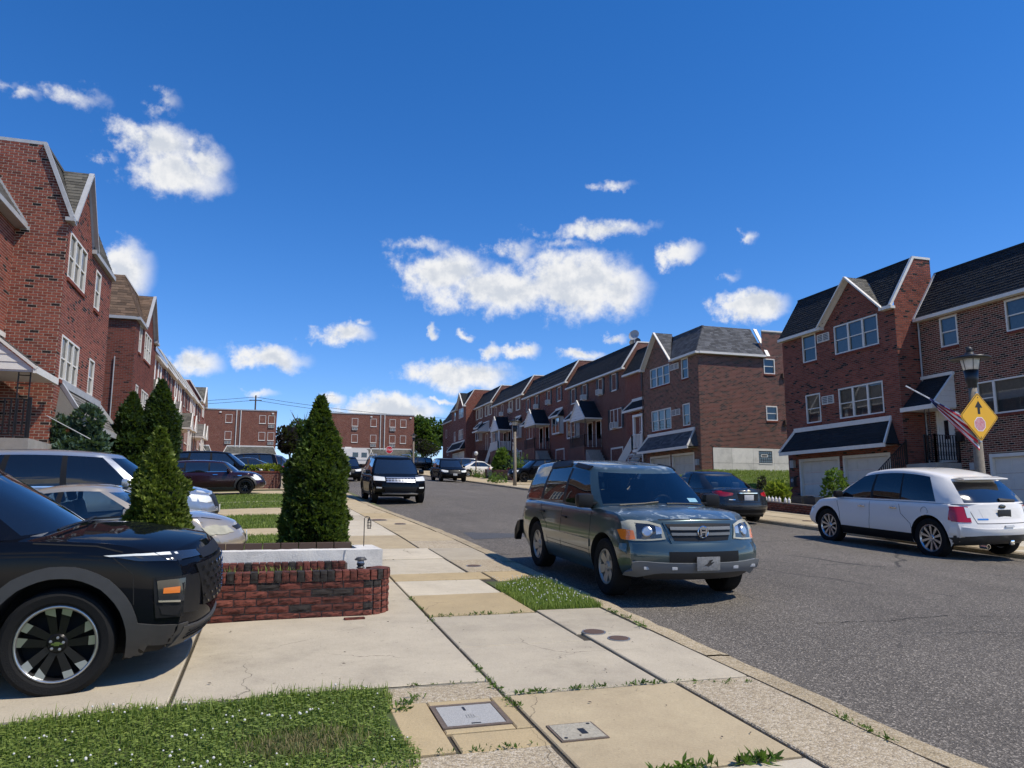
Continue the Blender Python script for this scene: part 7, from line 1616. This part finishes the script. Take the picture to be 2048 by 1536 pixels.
# ---------------------------------------------------------------- smaller things
def rough_brick(L, Hh, seed, dep=.10, amp=.007):
    """split-face brick: front grid broken into ridges; front faces -y"""
    rnd = random.Random(seed); mb = MB(); nx, nz = 5, 4; P = []
    for j in range(nz):
        row = []
        for i in range(nx):
            e = i in (0, nx - 1) or j in (0, nz - 1); row.append((-L / 2 + L * i / (nx - 1), 0 if e else -rnd.uniform(.2, 1) * amp * 1.6, -Hh / 2 + Hh * j / (nz - 1) + (0 if e else rnd.uniform(-.006, .006))))
        P.append(row)
    r = rnd.random(); mb.grid(P, 0, r); mb.box(-L / 2, L / 2, 0.0005, dep, -Hh / 2, Hh / 2, 0, r, 'f'); return mb.mesh('brick', 'brick_planter')
def build_planter():
    random.seed(31)
    x0, x1, yf = -2.4, .98, 8.27; zb = lot_l(.3, 8.3) - .02
    t = thing('brick_planter', 'low split brick planter with rounded end beside the driveway', 'planter', (0, 0, 0))
    R = .30; path = []          # front line then quarter round
    core = MB(); cx, cy = x1 - .02, yf + R
    arc = [(cx + (R - .012) * cos(radians(a)), cy + (R - .012) * sin(radians(a))) for a in range(-90, 41, 13)]
    out = [(x0, yf + .012)] + arc + [(cx + .1, yf + .75), (x0, yf + .75)]
    core.prism([(a, b, zb - .05) for a, b in out], (0, 0, .46)); part('mortar_core', core, 'mortar_dark', t)
    vs = [rough_brick(.200, .064, s) for s in range(12)]; hs = [rough_brick(.092, .064, 50 + s) for s in range(10)]; sol = [rough_brick(.066, .098, 80 + s, .20, .005) for s in range(10)]
    for c in range(5):
        z = zb + .037 + c * .0745; x = x0 + (.105 if c % 2 else 0)
        while x + .2 < x1 + .02: link('brick', random.choice(vs), t, (x + .1, yf, z), rot=(0, random.uniform(-.01, .01), 0)); x += .211
        if x + .09 < x1 + .02: link('brick', random.choice(hs), t, (x + .046, yf, z))
        for k in range(6):
            a = radians(-90 + 10 + k * 21); link('brick', random.choice(hs), t, (cx + R * cos(a), cy + R * sin(a), z), a + pi / 2)
    zt = zb + 5 * .0745 + .052; x = x0
    while x < x1 - .02: link('cap_brick', random.choice(sol), t, (x + .034, yf - .012 + random.uniform(-.003, .003), zt)); x += .075
    for k in range(9): a = radians(-90 + 6 + k * 15); link('cap_brick', random.choice(sol), t, (cx + (R + .012) * cos(a), cy + (R + .012) * sin(a), zt), a + pi / 2)
    s = MB(); s.prism([(x0, yf + .19, zt - .03), (cx, yf + .19, zt - .03), (cx + .06, yf + .3, zt - .03), (cx, yf + .47, zt - .03), (x0, yf + .47, zt - .03)], (0, 0, .05)); part('soil', s, 'soil', t)
    x = x0
    while x < x1 - .16: link('cap_brick', random.choice(sol), t, (x + .034, yf + .47, zt + .055)); x += .075
    b = MB(); b.box(x0, x1 - .14, yf + .50, yf + .70, zb, zt + .09); part('rear_course', b, 'mortar_dark', t)
    g = MB(); blades(g, 500, x0, .7, yf + .18, yf + .46, lambda x, y: zt + .01, .07, .004, (.3, 1), lambda x, y: random.random() < .3 + .7 * (sin(x * 9) > 0)); o = part('grass_tuft', g, 'grass_blade', t); o['kind'] = 'stuff'
    # white rendered wall behind
    w = thing('planter_wall', 'white rendered garden wall behind the brick planter', 'wall', (0, 0, 0)); wy0, wy1, wx0, wx1 = 9.12, 9.42, -2.6, 1.27; top = 1.085
    n = random.Random(4); nx, nz = 90, 12; G_ = {}
    def dsp(i, j): 
        if (i, j) not in G_: G_[i, j] = n.uniform(-.0028, .0028) * (1 if n.random() < .7 else 2.2)
        return G_[i, j]
    m = MB(); m.grid([[(wx0 + (wx1 - wx0) * i / nx, wy0 + dsp(i, j), .45 + (top - .45) * j / nz) for i in range(nx + 1)] for j in range(nz + 1)])
    m.grid([[(wx0 + (wx1 - wx0) * i / nx, wy0 + dsp(i, nz) if k == 0 else wy0 + .30 * k / 4, top + (0 if k in (0,) else dsp(i, k + 40) * .5)) for i in range(nx + 1)] for k in range(5)])
    m.grid([[(wx1 + dsp(k + 200, j) * (k not in (0,)), wy0 + (1.0) * k / 8 if k else wy0 + dsp(nx, j), .45 + (top - .45) * j / nz) for k in range(9)] for j in range(nz + 1)])
    m.box(wx1 - .26, wx1 - .002, wy0 + .30, wy0 + 1.0, .5, top); m.box(wx0, wx1 - .27, wy0 + .02, wy1 - .004, .45, top - .012)
    q = part('render', m, 'stucco', w); smooth_by_angle(q.data, 50)
    cr = MB(); cr.prism([(.84, wy0 - .009, top), (.855, wy0 - .009, top), (.835, wy0 - .009, top - .10), (.825, wy0 - .009, top - .16)], (0, .006, 0)); part('crack', cr, 'grey_trim', w)
    e = thing('bed_edging', 'dark brick edging at the back of the raised bed', 'edging', (0, 0, 0))
    x = -2.6
    while x < .96: bm_ = MB(); bm_.box(x, x + .2, 10.0, 10.11, .55, 1.125, 0, random.random()); part('edging_brick', bm_, 'post_brown', e); x += .212
    s = MB(); s.face([(-2.6, 9.4, 1.0), (1.02, 9.4, 1.0), (1.02, 10.0, 1.0), (-2.6, 10.0, 1.0)]); o = part('bed_soil', s, 'soil'); o['kind'] = 'structure'
    # things on the wall
    o = thing('solar_light', 'small grey solar path light standing on the brick planter end', 'garden light', (.96, 8.56, zt + .04))
    a = MB(); a.lathe([(.028, 0), (.045, .012), (.030, .03), (.042, .045), (.042, .06)], 16); part('base', a, 'grey_plastic', o); a = MB(); a.lathe([(.038, .061), (.034, .09)], 16); part('lens', a, 'lamp_lens', o); a = MB(); a.lathe([(.062, .09), (.065, .098), (.045, .12), (.001, .125)], 16); part('cap', a, 'grey_plastic', o)
    o = thing('lantern_hook', 'thin black hook with a small cage lantern by the white wall', 'lantern', (1.13, 9.8, 1.08))
    a = MB(); a.tube([(0, 0, -.2), (0, 0, .34), (.01, 0, .36), (.03, 0, .365), (.06, 0, .36)], .006, 6); part('hook', a, 'iron', o)
    a = MB(); a.lathe([(.004, .36), (.016, .33), (.026, .315)], 10, c=(.06, 0, 0)); part('cap', a, 'iron', o)
    for k in range(6): g_ = k * pi / 3; a = MB(); a.tube([(.06 + .024 * cos(g_), .024 * sin(g_), .315), (.06 + .026 * cos(g_), .026 * sin(g_), .25), (.06 + .016 * cos(g_), .016 * sin(g_), .215)], .0025, 4); part('cage_wire', a, 'iron', o)
    for z in (.29, .25, .215): a = MB(); a.lathe([(.025, z), (.028, z + .003), (.025, z + .006)], 12, c=(.06, 0, 0), closed=True); part('cage_ring', a, 'iron', o)
    o = part('loose_brick', MB_box(.10, .06, .02), 'brick_planter', None, (.86, 8.08, lot_l(.86, 8.05) + .012), .1); tag(o, 'flat piece of red brick lying on the driveway', 'brick')
def MB_box(a, b, c): m = MB(); m.box(-a, a, -b * .6, b * .6, -c / 2, c / 2, 0, .6); return m
def lamp_post(label, x, y, H=4.3):
    z = lot_r(x, y); o = thing('street_lamp', label, 'street lamp', (x, y, z), group='street lamps on the right pavement'); s = H / 4.3
    m = MB(); m.lathe([(.125, -.05), (.115, .6), (.085, 3.42 * s)], 12); part('post', m, 'post_conc', o, smooth=True)
    m = MB(); m.lathe([(.07, 3.36 * s), (.095, 3.40 * s), (.10, 3.48 * s), (.125, 3.52 * s), (.15, 3.78 * s)], 18); part('ballast_housing', m, 'lamp_black', o, smooth=True)
    m = MB(); m.lathe([(.15, 3.785 * s), (.20, 4.02 * s), (.19, 4.04 * s)], 18); part('lens', m, 'lamp_lens', o, smooth=True)
    for k in range(6): a = k * pi / 3; m = MB(); m.tube([(.155 * cos(a), .155 * sin(a), 3.785 * s), (.204 * cos(a), .204 * sin(a), 4.02 * s)], .008, 4); part('cage_bar', m, 'lamp_black', o)
    m = MB(); m.lathe([(.10, 4.03 * s), (.40, 4.02 * s), (.41, 4.05 * s), (.24, 4.10 * s), (.10, 4.12 * s), (.085, 4.18 * s)], 24); part('shade', m, 'lamp_black', o, smooth=True)
    m = MB(); m.lathe([(.06, 4.18 * s), (.065, 4.26 * s), (.04, 4.30 * s), (.001, 4.31 * s)], 12); part('photocell', m, 'grey_plastic', o, smooth=True)
    return o
def weeds(name, label, x0, x1, y0, y1, n, h, zf, leaf='leaf_weed', seed=1, group=None):
    random.seed(seed); m = MB()
    for _ in range(n):
        x, y = random.uniform(x0, x1), random.uniform(y0, y1); hh = h * random.uniform(.4, 1.2); z = zf(x, y); m.tube([(x, y, z), (x + random.uniform(-.1, .1), y, z + hh)], .006, 3, caps=False)
        for k in range(9): f = random.random(); spray(m, Vector((x, y, z + hh * f)), (random.uniform(-1, 1), random.uniform(-1, 1), .4), .16 * (1.2 - .5 * f), random.random(), 2, .45)
    o = part(name, m, leaf); tag(o, label, 'weeds', group, kind='stuff'); return o
def build_detail():
    random.seed(77)
    lamp_post('near street lamp carrying the yellow warning sign', 14.62, 12.95); lamp_post('street lamp midway up the right pavement', 14.62, 46.4); lamp_post('small distant street lamp near the stop sign', 14.62, 83.0)
    # yellow stop-ahead sign on the near lamp
    zc = 3.44; o = thing('warning_sign', 'yellow diamond stop ahead sign with black arrow', 'road sign', (14.56, 12.80, zc), rot=(pi / 2, 0, 0)); r = .535
    def dia(rr, y, m_, nm, th=.004):
        k = MB(); c = .05; pts = []
        for (ax, az) in ((0, -1), (1, 0), (0, 1), (-1, 0)):
            t = (-az, ax)
            pts += [(ax * rr - (ax + t[0] * -1) * 0 - c * (ax - (-t[0])) * 0 - c * ax * .5 - t[0] * c * .5, az * rr - c * az * .5 - t[1] * c * .5), (ax * rr - c * ax * .5 + t[0] * c * .5, az * rr - c * az * .5 + t[1] * c * .5)]
        k.prism([(a, b, y) for a, b in pts], (0, 0, th)); part(nm, k, m_, o)
    dia(r, 0, 'sign_yellow', 'panel'); dia(r - .022, .005, 'sign_black', 'border', .001); dia(r - .040, .007, 'sign_yellow', 'face', .001)
    k = MB(); k.prism([(-.035, .06, .009), (.035, .06, .009), (.035, .20, .009), (.105, .20, .009), (0, .35, .009), (-.105, .20, .009), (-.035, .20, .009)], (0, 0, .001)); part('arrow', k, 'sign_black', o)
    for rr, m_, y in ((.165, 'sign_white', .009), (.15, 'sign_pink', .0105)):
        k = MB(); k.prism([(rr * cos(radians(22.5 + 45 * q)), -.16 + rr * sin(radians(22.5 + 45 * q)), y) for q in range(8)], (0, 0, .001)); part('octagon', k, m_, o)
    for zz in (.42, -.44): k = MB(); k.lathe([(.013, .008), (.011, .014)], 8, c=(0, zz, 0)); part('bolt', k, 'sign_black', o)
    k = MB(); k.box(-.03, .03, -.55, .55, -.03, -.001); part('bracket', k, 'steel', o)
    # flag on a raked staff clamped to the lamp
    o = thing('flag', 'american flag wound round a slanted staff on the near lamp', 'flag', (14.55, 12.95, 3.25)); a, b = Vector((0, -.08, .05)), Vector((-.42, 1.35, 1.06)); d = (b - a).normalized()
    for k in range(14): m = MB(); m.tube([a.lerp(b, k / 14), a.lerp(b, (k + 1) / 14)], .016, 6); part('staff_band', m, 'flag_white' if k % 2 else ('lamp_lens' if k > 8 else 'flag_blue'), o)
    m = MB(); dn = Vector((.02, .10, -1)).normalized(); L0, n, mm = .95, 30, 26; P = []
    for i in range(n + 1):
        u = i / n; base_ = a.lerp(b, .04 + .60 * u); row = []; hang = .52 * (1 - u) ** .8 + .03
        for j in range(mm + 1):
            v = j / mm; fold = .045 * sin(u * 9 + v * 5) + .03 * sin(v * 17 + u * 4)
            row.append(base_ + dn * hang * v + Vector((fold, fold * .6, 0)) + d * (-.16 * v * (1 - u)))
        P.append(row)
    for j in range(mm):
        for i in range(n): m.face([P[i][j], P[i + 1][j], P[i + 1][j + 1], P[i][j + 1]], 2 if (u_ := i / n) > .80 else (0 if (j // 4) % 2 == 0 else 1))
    part('cloth', m, ['flag_red', 'flag_white', 'flag_blue'], o, smooth=True)
    # stop sign
    x, y = 14.6, 101.0; o = thing('stop_sign', 'red octagonal stop sign near the end of the street', 'road sign', (x, y, base(y))); m = MB(); m.tube([(0, 0, 0), (0, 0, 2.9)], .035, 6); part('post', m, 'steel', o)
    for rr, m_, yy in ((.5, 'sign_white', -.05), (.46, 'sign_red', -.056)): m = MB(); m.prism([(rr * cos(radians(22.5 + 45 * q)), yy, 2.55 + rr * sin(radians(22.5 + 45 * q))) for q in range(8)], (0, .004, 0)); part('panel', m, m_, o)
    text_mesh('lettering', 'STOP', .36, 'sign_white', o, (0, -.058, 2.55), (pi / 2, 0, 0), .001)
    # traffic cone
    x, y = 17.9, 64.0; o = thing('traffic_cone', 'orange traffic cone with a white band beside the pavement', 'traffic cone', (x, y, lot_r(x, y))); m = MB(); m.box(-.22, .22, -.22, .22, 0, .04); part('base', m, 'orange', o); m = MB(); m.lathe([(.17, .04), (.105, .42)], 14); part('cone', m, 'orange', o); m = MB(); m.lathe([(.107, .42), (.08, .58)], 14); part('band', m, 'sign_white', o); m = MB(); m.lathe([(.08, .58), (.035, .86), (.001, .87)], 14); part('tip', m, 'orange', o)
    # low brick wall and bottles on the right, nearer
    for (lab, X0, Y0, Y1, hh) in (('low brick garden wall with white bottles on top, right side', 16.85, 21.2, 24.2, .34), ('low brick edging wall along the right lawn', 17.15, 24.3, 29.2, .26), ('low brick wall with tall weeds behind the street lamp', 17.6, 56.5, 64.5, .75)):
        o = thing('garden_wall', lab, 'wall', (X0, Y1, 0), -pi / 2); L = Y1 - Y0; big = Y0 < 30
        m = MB(); zz = lambda u: lot_r(X0, Y1 - u)
        if big:
            m.grid([[(u, .012, zz(u) - .05 + k * (hh + .03)) for u in (0, L)] for k in (0, 1)]); m.grid([[(u, .012 + .2 * k, zz(u) + hh - .02) for u in (0, L)] for k in (0, 1)]); part('core', m, 'mortar_dark', o)
            vs = [rough_brick(.2, .062, 200 + q, .18, .003) for q in range(8)]
            for c in range(int(hh / .0735)):
                u = (.1 if c % 2 else 0)
                while u + .2 < L: link('brick', random.choice(vs), o, (u + .1, 0, zz(u + .1) + .033 + c * .0735)); u += .213
            m = MB(); m.grid([[(u, .215, zz(u) - .05 + k * (hh)) for u in (L, 0)] for k in (0, 1)]); part('rear_face', m, 'mortar_dark', o)
            m = MB(); m.box(L - .01, L, 0, .2, zz(L) - .05, zz(L) + hh - .02); part('end_face', m, 'brick_deep', o)
        else: m.prism([(0, 0, zz(0) - .1), (L, 0, zz(L) - .1), (L, 0, zz(L) + hh), (0, 0, zz(0) + hh)], (0, .25, 0)); part('body', m, 'tex_brown0', o)
    m = MB(); m.lathe([(.045, 0), (.05, .02), (.05, .10), (.03, .14), (.013, .152), (.013, .175), (.015, .175), (.015, .19), (.001, .19)], 12); jug = m.mesh('bottle', 'white_vinyl'); m2 = MB(); m2.tube([(.02, 0, .15), (.05, 0, .13), (.05, 0, .09)], .007, 5); hd = m2.mesh('handle', 'white_vinyl')
    for k in range(7):
        y = 23.9 - k * .2 - (.12 if k > 4 else 0); o = tag(link('bottle', jug, None, (16.95, y, lot_r(16.95, y) + .323), k * .3), 'white plastic bottle on the low brick wall, %s from the left of the row' % ['first', 'second', 'third', 'fourth', 'fifth', 'sixth', 'seventh'][k], 'bottle', 'white bottles on the low brick wall'); link('handle', hd, o)
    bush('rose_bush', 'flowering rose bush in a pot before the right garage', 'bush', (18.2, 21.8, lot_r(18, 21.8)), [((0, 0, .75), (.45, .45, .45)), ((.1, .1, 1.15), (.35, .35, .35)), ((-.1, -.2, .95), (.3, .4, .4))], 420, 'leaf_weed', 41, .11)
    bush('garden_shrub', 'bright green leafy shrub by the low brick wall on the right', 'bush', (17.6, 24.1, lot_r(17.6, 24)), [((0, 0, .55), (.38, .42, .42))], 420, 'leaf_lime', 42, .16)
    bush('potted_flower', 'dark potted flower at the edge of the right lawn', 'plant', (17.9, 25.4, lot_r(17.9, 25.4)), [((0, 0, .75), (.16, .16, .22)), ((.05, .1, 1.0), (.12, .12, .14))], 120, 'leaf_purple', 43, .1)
    for k, (x, y) in enumerate(((17.5, 22.6), (17.5, 21.9))):
        o = thing('plant_pot', ['dark square planter tub behind the white bottles, farther one', 'dark square planter tub behind the white bottles, nearer one'][k], 'pot', (x, y, lot_r(x, y)), group='tubs behind the bottles'); m = MB(); m.box(-.25, .25, -.28, .28, 0, .55); part('tub', m, 'shutter_black', o); m = MB(); m.box(-.22, .22, -.25, .25, .5, .56); part('soil', m, 'soil', o)
    # weeds, shrubs and small posts up the right side
    weeds('weed_patch', 'tall ragged weeds above the low brick wall', 17.9, 19.2, 56.5, 64.4, 110, 1.5, lambda x, y: lot_r(x, y) + .6, seed=51); weeds('weed_patch', 'weeds spilling over the pavement beside the cone', 16.6, 17.4, 58, 66, 40, .6, lot_r, seed=52); weeds('weed_patch', 'weeds at the kerb beside the far black car', 14.5, 15.6, 50.5, 53.5, 30, .6, lot_r, seed=53)
    bush('garden_shrub', 'upright shrub in a tub next to the traffic cone', 'bush', (18.3, 61.8, lot_r(18, 62)), [((0, 0, 1.2), (.7, .6, .9)), ((.1, 0, 2.0), (.4, .4, .5))], 500, 'leaf_weed', 44, .25)
    o = thing('plant_tub', 'grey concrete tub beside the traffic cone', 'pot', (17.7, 62.6, lot_r(17.7, 62.6))); m = MB(); m.lathe([(.34, 0), (.42, .75), (.36, .75), (.34, .65)], 16); part('tub', m, 'stone_step', o)
    bush('hydrangea', 'rounded pale flowering bush on the far right pavement', 'bush', (17.4, 68.5, lot_r(17, 68)), [((0, 0, .5), (.8, .9, .5))], 300, 'leaf_lime', 45, .2)
    o = thing('yard_lamp', 'short brown yard lamp post with a globe', 'lamp', (17.2, 66.0, lot_r(17.2, 66))); m = MB(); m.tube([(0, 0, 0), (0, 0, 1.9)], .05, 8); part('post', m, 'post_brown', o); m = MB(); m.lathe([(.06, 1.9), (.16, 2.0), (.18, 2.12), (.12, 2.26), (.001, 2.3)], 14); part('globe', m, 'lamp_lens', o)
    o = thing('porch_flag', 'faded striped flag hanging on a porch rail up the right row', 'flag', (21.6, 66.5, lot_r(21, 66) + 1.3)); m = MB(); m.tube([(0, 0, .4), (-.9, 0, 1.9)], .02, 5); part('staff', m, 'steel', o); m = MB()
    for k in range(9): m.face([(-.2 - .07 * k, 0, 1.0 + .10 * k), (-.27 - .07 * k, .04 * (k % 2), 1.1 + .10 * k), (-.27 - .07 * k, .1, -.3 + .06 * k), (-.2 - .07 * k, .1, -.3 + .06 * k)], k % 2)
    part('cloth', m, ['flag_white', 'flag_blue'], o)
    # left midground: raised bed with yellow shrubs and railing, hydrant
    o = thing('garden_wall', 'low brick wall holding yellow flowers beyond the maroon wagon', 'wall', (-1.1, 40.0, 0)); m = MB(); m.box(0, 1.55, 0, .25, base(40) - .1, 3.05); part('body', m, 'tex_brown0', o); m = MB(); m.box(-.02, 1.57, -.03, .27, 3.05, 3.11); part('coping', m, 'brick_deep', o)
    bush('flowering_shrub', 'yellow green flowering shrub above the low brick wall', 'bush', (-.2, 40.5, 3.0), [((-.4, 0, .2), (.45, .4, .22)), ((.2, 0, .22), (.45, .4, .25)), ((-.9, 0, .15), (.35, .4, .2))], 420, 'leaf_lime', 46, .13, trunk_h=.3)
    o = thing('garden_steps', 'concrete garden steps beside the low brick wall', 'steps', (.45, 39.4, base(39.4)))
    for k in range(4): m = MB(); m.box(0, .95, k * .3, (k + 1) * .3, -.1, .16 * (k + 1)); part('step', m, 'conc_white', o)
    rail(o, [(.0, 0, .1), (.0, 1.2, .7)], .85); rail(o, [(.95, 0, .1), (.95, 1.2, .7)], .85)
    o = thing('fire_hydrant', 'small red fire hydrant far up the left kerb', 'hydrant', (3.0, 88.0, base(88))); m = MB(); m.lathe([(.16, 0), (.16, .05), (.11, .06), (.11, .55), (.14, .57), (.13, .68), (.05, .78), (.001, .8)], 14); part('barrel', m, 'sign_red', o); m = MB(); m.lathe([(.05, -.2), (.05, .2)], 10, 'x', (0, 0, .45)); part('outlet', m, 'sign_red', o)
    # overhead line
    o = thing('utility_pole', 'utility pole rising behind the left apartment block', 'utility pole', (-3.4, 150, 8.0)); m = MB(); m.lathe([(.18, 0), (.13, 13.2)], 10); part('pole', m, 'bark', o); m = MB(); m.box(-1.1, 1.1, -.06, .06, 12.2, 12.35); part('crossarm', m, 'bark', o)
    for k, (dz, x2, z2) in enumerate(((12.9, 60, 18.2), (12.3, 60, 17.6))):
        for xa, za in ((-70, 18.6 - k * .6), (x2, z2)):
            m = MB(); A = Vector((-3.4, 150, 8 + dz)); B = Vector((xa, 150 if xa < 0 else 146, za)); m.tube([A.lerp(B, t / 12) + Vector((0, 0, -1.6 * 4 * (t / 12) * (1 - t / 12))) for t in range(13)], .035, 4, caps=False); q = part('wire', m, 'iron', None); tag(q, ['upper', 'lower'][k] + ' overhead wire running %s from the utility pole' % ('left' if xa < 0 else 'right'), 'wire', 'overhead wires')
    o = thing('roof_antenna', 'thin television aerial on the right apartment block', 'antenna', (7.9, 124, 15.2)); m = MB(); m.tube([(0, 0, 0), (0, 0, 3.2)], .04, 5); m.tube([(-.8, 0, 3.0), (1.2, 0, 3.0)], .025, 4); part('mast', m, 'steel', o)
    # trees far behind
    def tree(label, x, y, z, H, R, leaf, seed, n=1400, cat='tree'):
        rr = random.Random(seed); bl = [((rr.uniform(-.55, .55) * R, rr.uniform(-.5, .5) * R, H * rr.uniform(.42, .85)), (R * rr.uniform(.38, .6),) * 2 + (H * rr.uniform(.12, .2),)) for _ in range(11)]
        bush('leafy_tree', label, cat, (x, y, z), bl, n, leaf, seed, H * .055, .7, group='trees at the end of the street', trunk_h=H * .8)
    tree('dark purple leaved tree between the apartment blocks', 2.6, 127, 7.0, 6.6, 2.4, 'leaf_purple', 61); tree('green tree between the apartment blocks, behind the conifer', 5.2, 130, 7.0, 7.8, 2.8, 'leaf_tree', 62)
    tree('tall green tree right of the apartment blocks', 25.5, 136, 7.2, 9.4, 3.8, 'leaf_tree', 63, 2200); tree('green tree touching the last house of the right row', 32.5, 138, 7.2, 9.6, 4.6, 'leaf_tree', 64, 2000); tree('low dark tree beside the distant street lamp', 23.5, 122, 7.0, 4.6, 2.4, 'leaf_purple', 65, 900); tree('green hedge tree at the top of the right pavement', 19.5, 112, 6.6, 2.2, 2.2, 'leaf_tree', 66, 600)
    tree('leafy tree behind the left apartment block', -22, 140, 7, 10, 5, 'leaf_tree', 67, 900)
    random.seed(9); o = thing('bare_tree', 'bare branches sticking up left of the conifer tip', 'tree', (4.2, 129, 7.0)); m = MB(); m.tube([(0, 0, 0), (.1, 0, 6)], [.2, .12], 6)
    for k in range(16):
        a = random.uniform(0, 2 * pi); z0 = random.uniform(5, 8); p = Vector((0, 0, z0 - 1)); q = p + Vector((cos(a) * 1.2, sin(a) * .6, random.uniform(1.2, 2.4))); e = q + Vector((cos(a + .5) * .7, 0, random.uniform(.6, 1.8))); m.tube([p, q, e], [.06, .04, .012], 4, caps=False)
    part('branches', m, 'bark', o)
build_planter(); build_detail()
bpy.data.scenes.remove(TMP)
